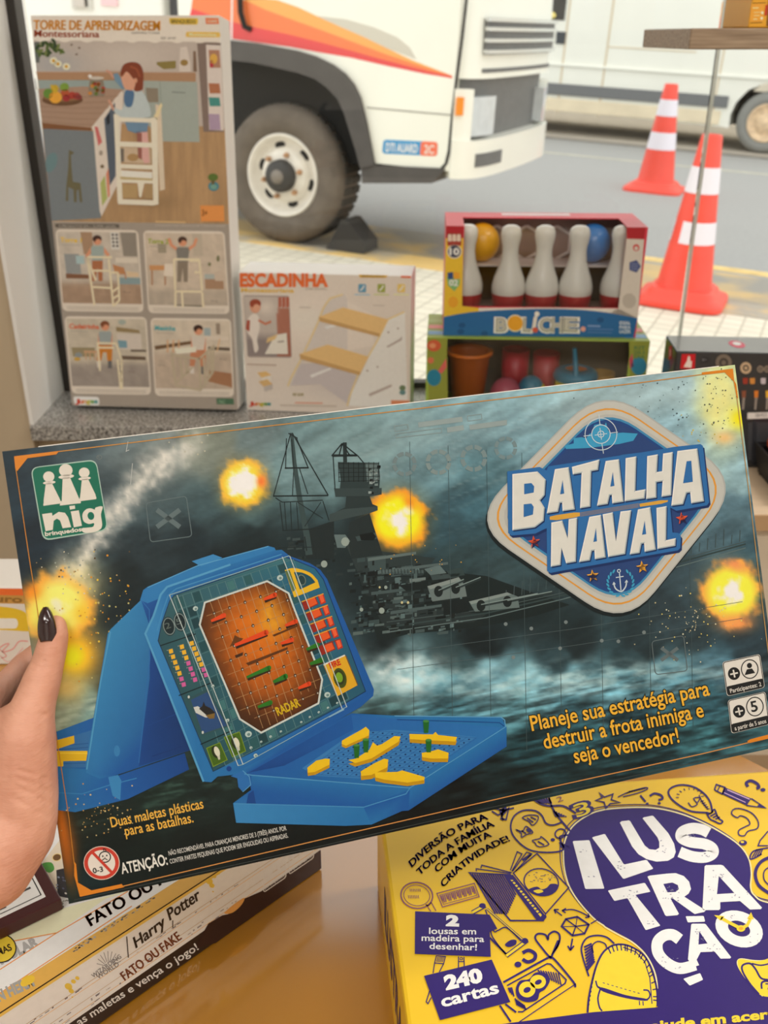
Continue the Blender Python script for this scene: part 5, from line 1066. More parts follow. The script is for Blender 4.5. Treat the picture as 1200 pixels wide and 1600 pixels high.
# corner drawing at the lower right
P(c4f(spline([(1032, 1140), (1048, 1126), (1110, 1134), (1160, 1135), (1300, 1110), (1340, 1300), (1260, 1330), (1160, 1325), (1090, 1250), (1045, 1190)], 5, True)), YE, 2)
L(c4f(spline([(1170, 1330), (1098, 1258), (1048, 1190), (1030, 1145), (1048, 1124), (1110, 1132), (1165, 1134), (1240, 1122)], 5)), 1.6, PEA, 1.8)
D4(spline([(1150, 1320), (1100, 1262), (1060, 1195), (1060, 1160), (1100, 1150), (1130, 1180), (1160, 1230), (1200, 1240)], 5), 3, 2.4); D4(spline([(1110, 1150), (1160, 1160), (1210, 1150)], 4), 2.4, 2.4); D4(spline([(1165, 1290), (1166, 1255), (1200, 1248), (1230, 1270)], 4), 3, 2.4); D4(spline([(1185, 1262), (1212, 1266), (1200, 1290), (1220, 1300)], 4), 2, 2.4)
F.build('lid_print', ilu, CARD)
# left side lettering
Fs = Face(IO, iu, Vector((0, 0, 1)), .78, .0002)
Fs2 = Face(Vector((IO.x, IO.y, TZ)), -iay, Vector((0, 0, 1)), .78, .00015)
pl = lambda a, b: Vector((IO.x, IO.y, TZ)) + iay * a + Vector((0, 0, b)) - iax * .0003
mb = MB()
gv, gf = glyphs('ILUSTRAÇÃO', .03); x0 = min(v[0] for v in gv); x1 = max(v[0] for v in gv)
mb.add([pl(.235 - .19 * (v[0] - x0) / (x1 - x0), .03 + .055 * v[1]) for v in gv], gf); mb.build('side_lettering', mat('navy_ink', NV, .4, g=.8), ilu)

# ---- newspaper-print box
HZ = .495
u_ = (Vector((-.057, .651, 0)) - Vector((-.216, .497, 0))).normalized(); HE = Vector((-.057, .651, 0)); HL, HD = .36, .25
nrm = Vector((-u_.y, u_.x, 0))            # into the box, away from the viewer
HO = HE - u_ * HL; HO.z = TZ + .0004
HM = Matrix((u_, nrm, Vector((0, 0, 1)))).transposed()
hp = thing('board_game_box', 'white and gold game box with newspaper print, lying at the lower left', 'box', HM, HO)
mb = MB(); mb.box((0, 0, 0), (HL, HD, HZ - TZ - .0004), 0, lambda x, y, z: HO + u_ * x + nrm * y + Vector((0, 0, z))); mb.build('box_body', mat('dark_brown_card', (40, 26, 22), .4, g=.8), hp, bevel=.002)
Ft = Face(Vector((HO.x, HO.y, HZ)), u_, nrm, .62, .00012, (0, HL, 0, HD)); Fs = Face(Vector((HO.x, HO.y, TZ + .0004)), u_, Vector((0, 0, 1)), .47, .00012, (0, HL, .0005, HZ - TZ - .0006))
c2 = lambda pts: [(x / 2.3077, 1300 + y / 2.3077) for x, y in pts]
c5 = lambda pts: [(x / 5, 1280 + y / 5) for x, y in pts]
q5 = lambda x, y: (x / 5, 1280 + y / 5)
q2 = lambda x, y: (x / 2.3077, 1300 + y / 2.3077)
def world_quad(Fc, a0, a1, b0, b1, col, lay):
    n = len(Fc.v); Fc.v += [Fc.at(a0, b0, lay), Fc.at(a1, b0, lay), Fc.at(a1, b1, lay), Fc.at(a0, b1, lay)]; Fc.c += [lin(col, Fc.gain)] * 4; Fc.f.append([n, n + 1, n + 2, n + 3])
SH = HZ - TZ - .0004
world_quad(Ft, .002, HL - .002, .002, HD - .002, (226, 222, 216), 1)
GOLD = (192, 150, 72); CREAM = (226, 208, 172); LG = (210, 208, 206); BR = (84, 46, 30)
P, L, T = Ft.poly, Ft.line, Ft.text
world_quad(Ft, .002, HL - .002, .0005, .0145, GOLD, 2)
P(c5([(1000, 560), (690, 640), (-100, 870), (-100, 985), (440, 890), (1010, 590)]), CREAM, 1.5)
P(c5([(1000, 565), (830, 620), (440, 892), (-60, 1215), (-60, 1395), (540, 1000), (1030, 680)]), LG, 1.8)
for a, b in (((1000, 565), (440, 892)), ((440, 892), (-60, 1215)), ((1030, 680), (-60, 1400)), ((440, 890), (-60, 985))): L(c5([a, b]), 1.6, (196, 130, 66), 2)
T('FATO OU FAKE', q5(712, 838), q5(1500, 372), 17.5, BR, 3, bold=.012, fat=.7)
T('NACULAR', q5(-95, 1190), q5(300, 985), 14, (150, 150, 150), 1.4, bold=.06); T('ON HERMIONE'[:7], q5(-70, 1455), q5(270, 1300), 16, (140, 140, 138), 2.2, bold=.05)
T('DAILY NEWS', q5(120, 800), q5(500, 690), 6, (90, 84, 76), 1.6, bold=.03)
for k in range(60):
    t = random.random(); s_ = random.uniform(0, 1)
    x, y = 560 + 640 * t, 1010 - 420 * t + 30 * s_ + 12; L(c5([(x, y), (x + 16, y - 10)]), random.choice([1.2, 1.8, 2.4]), random.choice([(120, 116, 112), (150, 146, 142), (90, 86, 84)]), 2.1)
for k in range(40):
    x = 300 + 420 * random.random(); y = 788 - .27 * x + random.uniform(-14, 6); L(c5([(x, y), (x + 14, y - 5)]), 1.4, (130, 126, 120), 1.6)
P(c5(spline([(160, 1290), (180, 1245), (230, 1220), (270, 1235), (262, 1275), (215, 1300), (180, 1310)], 5, True)), (214, 166, 50), 2.5)
P(c5(ell(0, 1010, 130, 116, n=30)), (30, 26, 24), 2.6); P(c5(ell(0, 1010, 121, 107, n=30)), (220, 176, 56), 2.8); T('PROBLEMAS'[-6:], q5(-100, 1110), q5(96, 1022), 10, (50, 38, 20), 3.2, bold=.03)
# picture showing beside the darker pack: green gem, oval, dark figures
P(c5([(330, 340), (470, 160), (520, 560), (440, 640), (340, 450)]), (196, 186, 168), 2); P(c5([(440, 400), (520, 380), (540, 620), (450, 600)]), (40, 38, 42), 2.3); P(c5(spline([(330, 350), (400, 340), (425, 390), (390, 420), (345, 400)], 4, True)), (70, 132, 58), 2.6)
P(c5(ell(445, 300, 38, 30, -15)), (206, 178, 120), 2.4); P(c5(ell(445, 300, 31, 24, -15)), (96, 70, 40), 2.5)
for k in range(8): P(c5(ell(random.uniform(440, 520), random.uniform(440, 590), 10, 7, 30)), random.choice([(110, 120, 136), (180, 176, 170), (70, 72, 90)]), 2.7)
Ft.build('lid_print', hp, CARD)
P, L, T = Fs.poly, Fs.line, Fs.text
world_quad(Fs, .001, HL - .001, SH * .30, SH - .0005, (228, 224, 220), 1)
world_quad(Fs, .001, HL - .001, SH * .955, SH - .0003, GOLD, 1.5)
for v, c, w in ((.66, (150, 130, 100), .0006), (.61, (196, 140, 80), .0005), (.46, (150, 130, 100), .0005), (.36, (196, 140, 80), .0006)): world_quad(Fs, .001, HL - .001, SH * v, SH * v + w, c, 2)
# torn edges between strips
P(c2([(750, 330), (800, 300), (850, 290), (880, 240), (960, 205), (1160, 60), (1160, 150), (780, 420), (700, 420)]), (38, 22, 20), 2.2)
P(c2(spline([(808, 292), (840, 262), (880, 236), (870, 262), (838, 290)], 4, True)), (190, 130, 70), 2.6)
for k in range(90):
    a = random.uniform(.01, HL - .09); v = random.choice([.64, .635, .40, .42, .35]); b = SH * v + random.uniform(-.0008, .0008); wd = random.uniform(.001, .004)
    world_quad(Fs, a, a + wd, b, b + random.choice([.0006, .001, .0015]), random.choice([(110, 104, 108), (140, 132, 128), (90, 84, 88)]), 2.4)
INK = (52, 42, 32)
T('Harry', q2(490, 418), q2(596, 336), 17, INK, 3, bold=.01, fat=.5, updir=(-.3, -1)); T('Potter', q2(612, 318), q2(722, 240), 18, INK, 3, bold=.01, fat=.5, updir=(-.3, -1))
L(c2([(622, 318), (622, 344)]), 1.6, INK, 3)
L(c2([(456, 376), (462, 452)]), 1.8, (60, 56, 54), 3)
T('WIZARDING', q2(336, 526), q2(438, 452), 6.6, (92, 90, 92), 3, bold=.01); T('WORLD', q2(354, 530), q2(430, 480), 7, (92, 90, 92), 3, bold=.01)
for k in range(9):
    a = R(-175 + 20 * k); L(c2([(385 + 16 * math.cos(a) + 6, 482 + 16 * math.sin(a)), (388 + 44 * math.cos(a) + 4, 478 + 50 * math.sin(a))]), 1, (110, 108, 110), 3)
T('FATO OU FAKE', q2(450, 535), q2(655, 384), 14, (110, 60, 36), 3, bold=.012, fat=.4)
world_quad(Fs, .2, .232, SH * .40, SH * .72, (196, 206, 176), 1.4)
T('Use as maletas e vença o jogo!', q2(210, 745), q2(716, 422), 11.5, (232, 228, 224), 3.4, bold=.012)
for cx, cy in ((258, 560), (765, 180)):
    for dx, dy, r in ((-12, -4, 14), (6, -22, 9), (20, -34, 8), (-2, 12, 10), (2, 34, 3)): P(c2(ell(cx + dx, cy + dy, r, r * .8, 30)), (206, 152, 60), 3)
for x0, y0, x1, y1, tx in ((950, 165, 1030, 110, '2'), (1042, 100, 1130, 40, '10')):
    w2 = quad_map([q2(x0, y0 - 40), q2(x1, y1 - 40), q2(x1, y1 + 52), q2(x0, y0 + 52)]); L(rrect([w2(0, 0), w2(1, 0), w2(1, 1), w2(0, 1)], 4), 1.4, (206, 202, 196), 3.2, closed=True)
    T('+' + tx, w2(.1, .62), w2(.9, .62), 12, (214, 210, 204), 3.4, bold=.03); T('participantes' if tx == '2' else 'a partir de 10', w2(.06, .92), w2(.94, .92), 4, (214, 210, 204), 3.4)
Fs.build('side_print', hp, CARD)

# ---- maroon-edged pack lying on the newspaper box
MZ = HZ + .012
ma, mb_, mc = on_z(96, 1404, MZ), on_z(0, 1450, MZ), on_z(60, 1355, MZ)
mu = (ma - mb_).normalized(); mn = Vector((-mu.y, mu.x, 0)); MMx = Matrix((mu, mn, Vector((0, 0, 1)))).transposed(); ML, MD = .16, .105
MO = ma - mu * ML; MO.z = HZ + .0007
mp_ = thing('card_pack', 'flat maroon-edged pack with a white text panel, under the wrist', 'card pack', MMx, MO)
mb = MB(); mb.box((0, 0, 0), (ML, MD, MZ - HZ - .001), 0, lambda x, y, z: MO + mu * x + mn * y + Vector((0, 0, z))); mb.build('pack_body', mat('maroon_card', (64, 22, 26), .4, g=.8), mp_, bevel=.001)
F = Face(Vector((MO.x, MO.y, MZ - .0003)), mu, mn, .78, .00012)
def wq(a0, a1, b0, b1, c, l): world_quad(F, a0, a1, b0, b1, c, l)
wq(.0, ML - .009, .009, MD - .01, (226, 224, 222), 1)
for a0, a1, b0, b1 in ((.002, ML - .011, .0125, .045), (.002, ML - .011, .047, .085)):
    for q in ((a0, a1, b0, b0 + .0008), (a0, a1, b1, b1 + .0008), (a1 - .0008, a1, b0, b1)): wq(*q, (44, 40, 40), 2)
    nrow = 4
    for r_ in range(nrow):
        b = b1 - .007 - r_ * .0072; a = a0 + .004
        while a < a1 - .012 - .012 * (r_ % 2): wdt = random.uniform(.003, .009); wq(a, a + wdt, b, b + .0022, (70, 66, 66), 2); a += wdt + .0018
F.build('panel_print', mp_, CARD)

# ---- box leaning at the left beyond the held box
LY = .97
LA = on_plane(46, 918, Vector((0, LY, 0)), Vector((0, 1, 0))); Lw, Lh = .30, LA.z - TZ - .0004
LO = Vector((LA.x - Lw + .05, LY, TZ + .0004))
lb = thing('board_game_box', 'white box with orange top band and yellow shapes at the left edge', 'box', Matrix.Identity(3), LO)
mb = MB(); mb.box((0, 0, 0), (Lw, .07, Lh), 0, lambda x, y, z: LO + Vector((x, y, z))); mb.build('box_body', m_card_w, lb, bevel=.002)
F = Face(LO, Vector((1, 0, 0)), Vector((0, 0, 1)), .7, .00015, (0, Lw, 0, Lh)); P, L, T = F.poly, F.line, F.text
P([(-150, 917), (70, 920), (70, 931), (-150, 927)], (206, 100, 48), 1); P([(-150, 927), (70, 931), (70, 944), (-150, 940)], (176, 134, 70), 1); T('Futuro', (-46, 938), (34, 941.5), 10, (130, 96, 46), 2, bold=.03)
P(spline([(-60, 960), (-20, 948), (20, 950), (44, 960), (60, 985), (0, 984), (-60, 984)], 4, True), (204, 174, 48), 1.5); P(rrect([(-60, 966), (26, 966), (29, 974), (26, 982), (-60, 982)], 6), (222, 214, 206), 2)
L(spline([(-10, 1020), (5, 1008), (14, 1006), (4, 1018), (20, 1014), (30, 1002), (44, 1002)], 4), 2, (206, 150, 146), 2); L(spline([(0, 1024), (12, 1034), (24, 1026), (36, 1012)], 4), 1.4, (206, 160, 156), 2); L(spline([(-4, 1012), (10, 1024), (2, 1028)], 4), 1.6, (206, 150, 146), 2)
F.build('front_print', lb, CARD)

# ================================================================ right-hand side: low shelf, tool box, fruit basket, wall shelf
SZ = .37
m_shelf = mat('pale_wood_shelf', (222, 200, 172), .4, noise=.03, scale=5, stretch=(1, 12, 1), g=.8); m_shelfe = mat('shelf_edge_wood', (170, 140, 106), .5, g=.75); m_cab = mat('cabinet_grey', (196, 184, 166), .6, g=.75)
sy = on_z(1180, 804, SZ).y
she = thing('low_shelf', 'pale low display counter under the window at the right', 'shelf', None, (1.1, 1.7, FZ))
mb = MB(); mb.box((.30, sy, SZ - .001), (2.3, 1.893, SZ + .0002)); mb.build('shelf_top', m_shelf, she)
mb = MB(); mb.box((.30, sy - .002, SZ - .03), (2.3, 1.893, SZ - .001)); mb.build('shelf_board', m_shelfe, she)
mb = MB(); mb.box((.34, sy + .015, FZ), (2.26, 1.89, SZ - .0305)); mb.build('cabinet_front', m_cab, she)
# black tool-set box
BA = on_z(1058, 549, .592); BB = on_z(1200, 552, .592); bu = (BB - BA).normalized(); bn = Vector((-bu.y, bu.x, 0)); BM = Matrix((bu, bn, Vector((0, 0, 1)))).transposed()
BO = Vector((BA.x, BA.y, SZ + .0006)); BW, BH, BD = .46, .592 - SZ - .0006, .105
tbx = thing('tool_set_box', 'black carton with tool pictures and red logos on the right-hand counter', 'box', BM, BO)
fb = lambda x, y, z: BO + bu * x + bn * y + Vector((0, 0, z))
mb = MB(); mb.box((0, 0, 0), (BW, BD, BH), 0, fb); mb.build('box_body', mat('black_gloss_card', (46, 48, 52), .22, g=.8, coat=.5), tbx, bevel=.002)
F = Face(BO, bu, Vector((0, 0, 1)), .7, .0002, (0, BW, 0, BH)); P, L, T = F.poly, F.line, F.text
k8 = lambda pts: [(1040 + x / 7.5, 520 + y / 7.5) for x, y in pts]
P(k8([(190, 250), (350, 248), (340, 420), (170, 420)]), (176, 26, 34), 1); P(k8([(210, 400), (250, 330), (262, 275), (285, 275), (290, 330), (310, 330), (300, 410)]), (206, 190, 184), 2)
P(k8(ell(455, 315, 36, 30)), (30, 30, 34), 1); T('8+', (1040 + 430 / 7.5, 520 + 330 / 7.5), (1040 + 478 / 7.5, 520 + 330 / 7.5), 4, (130, 130, 134), 2)
for cx, cy, r, c in ((680, 350, 96, (104, 94, 84)), (940, 412, 66, (176, 152, 124)), (1110, 425, 40, (120, 108, 96)), (1190, 425, 40, (120, 108, 96))):
    P(k8(ell(cx, cy, r, r * 1.05, n=16)), c, 1); P(k8(ell(cx, cy, r * .55, r * .58, n=16)), (56, 50, 48), 1.5); P(k8(ell(cx, cy, r * .3, r * .32, n=12)), c, 2)
for x, c in ((935, (140, 50, 36)), (1018, (186, 126, 60)), (1145, (176, 168, 176))): P(k8(rrect([(x - 32, 530), (x + 30, 528), (x + 26, 600), (x - 28, 600)], 12)), c, 1)
for x, c in ((915, (120, 70, 50)), (1060, (190, 110, 40)), (1195, (206, 160, 50))): P(k8([(x - 22, 680), (x + 28, 676), (x + 22, 760), (x - 20, 760)]), c, 1); P(k8([(x - 14, 760), (x + 16, 760), (x + 2, 900), (x - 22, 900)]), (130, 122, 116), 1)
k4m = lambda x, y: (1140 + x / 5.717, 640 + y / 5.717)
P([k4m(160, 28), k4m(600, 15), k4m(600, 68), k4m(158, 84)], (196, 192, 190), 1); T('100 PCS', k4m(232, 66), k4m(330, 60), 5, (70, 70, 76), 2)
for r_ in range(26):
    y = 120 + 13 * r_; P([k4m(165, y), k4m(560, y - 6), k4m(560, y - 2), k4m(165, y + 4)], (84, 86, 92), 1)
P([k4m(205, 100), k4m(245, 98), k4m(232, 470), k4m(196, 470)], (40, 42, 48), 1.5)
F.build('front_print', tbx, CARD)
F = Face(fb(0, 0, BH), bu, bn, .8, .0003); P = F.poly
P(k8(ell(835, 135, 100, 38, 12)), (206, 60, 90), 1); P(k8(ell(835, 130, 52, 20, 8)), (236, 230, 236), 2); F.build('top_logo', tbx, CARD)
F = Face(fb(-.0002, 0, 0), bn, Vector((0, 0, 1)), .7, .0002); P = F.poly
P(k8([(40, 160), (75, 150), (70, 300), (36, 320)]), (170, 34, 44), 1); P(k8([(50, 200), (66, 190), (62, 270), (46, 280)]), (200, 150, 150), 2); F.build('side_logo', tbx, CARD)
# fruit basket
m_wire = mat('black_wire', (30, 30, 32), .5)
bc = on_z(1268, 764, SZ + .0004); bk_ = thing('fruit_basket', 'black slatted basket of toy fruit at the right edge', 'basket', None, bc)
bw, bd_, bh = .07, .07, .055
nb = 9
for sgn, ax_ in ((1, 'x'), (-1, 'x'), (1, 'y'), (-1, 'y')):
    mb = MB()
    for k in range(nb):
        z0 = .004 + k * bh / nb; e = .012 * z0 / bh
        if ax_ == 'x': mb.box((sgn * (bw + e) - .002, -bd_ - e, z0), (sgn * (bw + e) + .002, bd_ + e, z0 + .006), 0, lambda x, y, z: bc + Vector((x, y, z)))
        else: mb.box((-bw - e, sgn * (bd_ + e) - .002, z0), (bw + e, sgn * (bd_ + e) + .002, z0 + .006), 0, lambda x, y, z: bc + Vector((x, y, z)))
    for t in (-.9, 0, .9):
        if ax_ == 'x': mb.box((sgn * bw - .0015, t * bd_ - .003, 0), (sgn * bw + .0045 * sgn + .003, t * bd_ + .003, bh), 0, lambda x, y, z: bc + Vector((x, y, z)))
        else: mb.box((t * bw - .003, sgn * bd_ - .003, 0), (t * bw + .003, sgn * bd_ + .003, bh), 0, lambda x, y, z: bc + Vector((x, y, z)))
    mb.build('side_panel', m_wire, bk_)
mb = MB(); mb.box((-bw, -bd_, .0), (bw, bd_, .004), 0, lambda x, y, z: bc + Vector((x, y, z))); mb.build('base', m_wire, bk_)
for k, (x, y, z, rr, c, nm, lab) in enumerate([(-.045, -.04, .034, .028, (232, 160, 40), 'toy_orange', 'yellow-orange toy fruit at the near left of the basket'), (-.045, .028, .034, .026, (206, 84, 44), 'toy_tomato', 'red-orange toy fruit at the far left of the basket'), (.03, -.035, .034, .029, (226, 138, 60), 'toy_orange', 'pale orange toy fruit at the right of the basket'), (.03, .036, .034, .028, (196, 60, 44), 'toy_tomato', 'red toy fruit deep in the right of the basket'), (-.035, -.002, .072, .024, (226, 174, 50), 'toy_orange', 'yellow toy fruit on top of the basket heap'), (-.05, .045, .07, .024, (198, 74, 40), 'toy_tomato', 'red toy fruit topmost at the back of the basket')]):
    p = bc + Vector((x, y, z)); mb = MB(); mb.ball(p, rr, 20, 14); t = thing(nm, lab, 'toy fruit', None, p, group='toy fruit in the basket'); mb.build('fruit_body', mat('fruit_%s' % k if False else 'fruit_skin_' + 'abcdef'[k], c, .4, g=.75), t)
    mb = MB(); mb.box((-.006, -.006, 0), (.006, .006, .006), 0, lambda X, Y, Z: p + Vector((X, Y, Z + rr - .002))); mb.build('leaf', mat('leaf_green', (70, 120, 60), .6), t)
# wooden wall shelf with a yellow carton
WY = 1.55
p0 = on_plane(1080, 44, Vector((0, WY, 0)), Vector((0, 1, 0))); p1 = on_plane(1080, 77.5, Vector((0, WY, 0)), Vector((0, 1, 0)))
m_wood = mat('brown_wood_shelf', (150, 132, 112), .45, rgb2=(118, 100, 82), scale=6, stretch=(1.5, 30, 40), g=.7)
ws = thing('wall_shelf', 'brown wooden shelf reaching in from the right, in front of the glass', 'shelf', None, (p0.x, WY, p1.z))
mb = MB(); mb.box((p0.x, WY, p1.z), (2.64, WY + .28, p0.z)); mb.build('shelf_board', m_wood, ws, bevel=.002)
yx = on_plane(1169, 41, Vector((0, WY + .02, 0)), Vector((0, 1, 0))).x; YO = Vector((yx, WY + .02, p0.z + .0005))
yb = thing('small_box', 'yellow-orange carton standing on the brown wooden shelf', 'box', Matrix.Identity(3), YO)
mb = MB(); mb.box((0, 0, 0), (.12, .12, .17), 0, lambda x, y, z: YO + Vector((x, y, z))); mb.build('box_body', mat('amber_card', (206, 150, 40), .45, g=.7), yb, bevel=.002)
F = Face(YO, Vector((1, 0, 0)), Vector((0, 0, 1)), .7, .0002, (0, .12, 0, .17)); P, L, T = F.poly, F.line, F.text
P([(1174, 6), (1194, 6), (1191, 34), (1171, 34)], (214, 150, 56), 1); P([(1196, 8), (1200, 7), (1198, 24), (1194, 25)], (176, 56, 36), 1.2); L([(1176, 5), (1197, 4)], 1, (110, 70, 20), 2); L([(1172, 36), (1191, 35)], 1, (110, 70, 20), 2)
for y, x0, x1 in ((12.5, 1176, 1185), (19.5, 1178, 1188), (24.5, 1178, 1187), (30, 1177, 1183)): L([(x0, y), (x1, y - .3)], 1.6 if y < 15 or y > 28 else 1, (236, 206, 150), 2)
P(ell(1191, 20, 2, 2.4, n=10), (236, 216, 180), 2); P(ell(1190, 28.5, 2, 2.4, n=10), (236, 216, 180), 2); P([(1200, 0), (1230, 0), (1230, 41), (1197, 41)], (120, 80, 30), 1.4)
F.build('front_print', yb, CARD)
# ================================================================ the game box held up in front of the camera
HB_M = rotm(.2556, -.4494, -.0277); HB_O = Vector((-.1843, .4101, .6438)); HBW, HBH, HBD = .48, .2668, .055
held = thing('board_game_box', 'large dark teal game box picturing a warship, held up by the hand', 'box', HB_M, HB_O)
m_teal = mat('dark_teal_card', (34, 52, 58), .35, noise=.25, scale=14, g=.85, coat=.1)
hx, hy, hz = HB_M.col[0], HB_M.col[1], HB_M.col[2]
hf = lambda x, y, z: HB_O + hx * x + hy * y + hz * z
mb = MB(); mb.box((0, .0004, 0), (HBW, HBD, HBH), 0, hf); mb.build('box_body', m_teal, held, bevel=.0015)
mb = MB(); mb.box((.02, .0006, HBH + .0001), (HBW - .012, HBD - .004, HBH + .0006), 0, hf); mb.build('top_flap_edge', mat('white_card_edge', (226, 222, 214), .6, g=.85), held)
HG = 1.22
F = Face(HB_O, hx, hz, HG, .00012, (0, HBW, 0, HBH)); P, L, T = F.poly, F.line, F.text
PRINT = print_mat('coated_print', .36, coat=.0, wave=.08, spec=.22)
def kk(ox, oy, s): return (lambda x, y: (ox + x / s, oy + y / s)), (lambda pts: [(ox + x / s, oy + y / s) for x, y in pts])
PTS = [(20, 715, 25, 40, 48), (60, 720, 40, 54, 62), (120, 700, 66, 76, 80), (180, 700, 88, 94, 94), (250, 688, 108, 110, 106), (320, 688, 122, 118, 100), (400, 680, 104, 114, 112), (480, 670, 96, 114, 114), (560, 660, 102, 122, 122), (650, 655, 120, 140, 142), (740, 645, 126, 148, 152), (840, 620, 132, 154, 158), (900, 612, 142, 160, 163), (1000, 600, 150, 168, 172), (1060, 605, 155, 172, 175), (1100, 597, 175, 184, 160), (1132, 600, 200, 197, 140), (1140, 645, 196, 197, 138),
 (40, 780, 28, 42, 50), (180, 775, 52, 64, 68), (250, 800, 60, 72, 74), (310, 790, 60, 76, 78), (400, 800, 66, 82, 82), (470, 750, 96, 114, 114), (560, 735, 108, 128, 128), (680, 735, 98, 122, 126), (740, 730, 86, 114, 120), (700, 690, 108, 130, 134), (820, 680, 118, 142, 148), (1040, 660, 140, 162, 168), (1090, 690, 142, 163, 170), (1130, 705, 165, 177, 166), (1165, 730, 140, 158, 160),
 (60, 840, 20, 32, 40), (130, 860, 34, 48, 54), (230, 850, 38, 50, 54), (300, 845, 28, 40, 44), (400, 845, 26, 38, 40), (340, 900, 14, 22, 24), (480, 835, 56, 74, 76), (660, 850, 40, 56, 60), (700, 830, 46, 66, 72), (735, 790, 58, 84, 92), (1110, 820, 80, 100, 108), (1170, 800, 84, 104, 112), (720, 880, 50, 66, 68), (200, 920, 20, 30, 32), (250, 960, 16, 24, 26), (600, 920, 22, 30, 32), (700, 940, 34, 46, 48), (770, 920, 50, 64, 66), (830, 970, 38, 48, 50), (1060, 900, 58, 72, 78), (1040, 960, 44, 54, 58), (1180, 860, 60, 82, 90), (1090, 990, 46, 58, 62),
 (600, 1000, 20, 28, 30), (750, 1005, 20, 27, 29), (900, 1010, 27, 35, 37), (1000, 1010, 34, 44, 47), (1180, 1030, 40, 52, 58), (620, 1030, 70, 90, 92), (700, 1030, 46, 62, 64), (860, 1035, 44, 60, 64), (980, 1030, 44, 60, 64),
 (600, 1062, 130, 158, 160), (640, 1052, 168, 194, 195), (700, 1065, 112, 150, 158), (760, 1060, 120, 156, 164), (830, 1066, 132, 168, 174), (900, 1068, 118, 154, 162), (970, 1058, 106, 145, 154), (1040, 1050, 92, 128, 138), (1120, 1045, 66, 92, 102),
 (600, 1110, 64, 86, 86), (700, 1102, 62, 98, 106), (800, 1104, 84, 120, 126), (900, 1104, 60, 92, 100), (1000, 1112, 42, 68, 75), (1100, 1100, 44, 74, 82), (820, 1160, 32, 58, 62), (900, 1160, 40, 72, 77), (1000, 1160, 36, 62, 67), (1100, 1150, 46, 78, 82), (1180, 1140, 50, 82, 87), (700, 1240, 14, 19, 19), (800, 1222, 18, 29, 30), (900, 1212, 24, 40, 42), (1000, 1195, 26, 44, 46), (620, 1270, 10, 14, 14),
 (110, 1250, 26, 30, 22), (180, 1240, 18, 28, 24), (250, 1230, 20, 32, 27), (330, 1240, 20, 30, 27), (200, 1320, 12, 21, 18), (330, 1340, 12, 18, 16), (480, 1300, 10, 14, 14), (120, 1395, 14, 30, 32), (400, 1345, 10, 14, 14), (100, 1100, 140, 140, 112), (160, 1110, 124, 144, 132), (220, 1112, 92, 112, 104), (190, 1060, 60, 56, 42), (210, 1150, 60, 84, 80), (240, 1080, 40, 50, 46)]
def ns(X, Y, sx, sy, rot, seed, o=4):
    X = X + 5000.3; Y = Y + 7000.7
    c, s_ = math.cos(R(rot)), math.sin(R(rot)); return fbm((X * c + Y * s_) / sx, (-X * s_ + Y * c) / sy, o, seed)
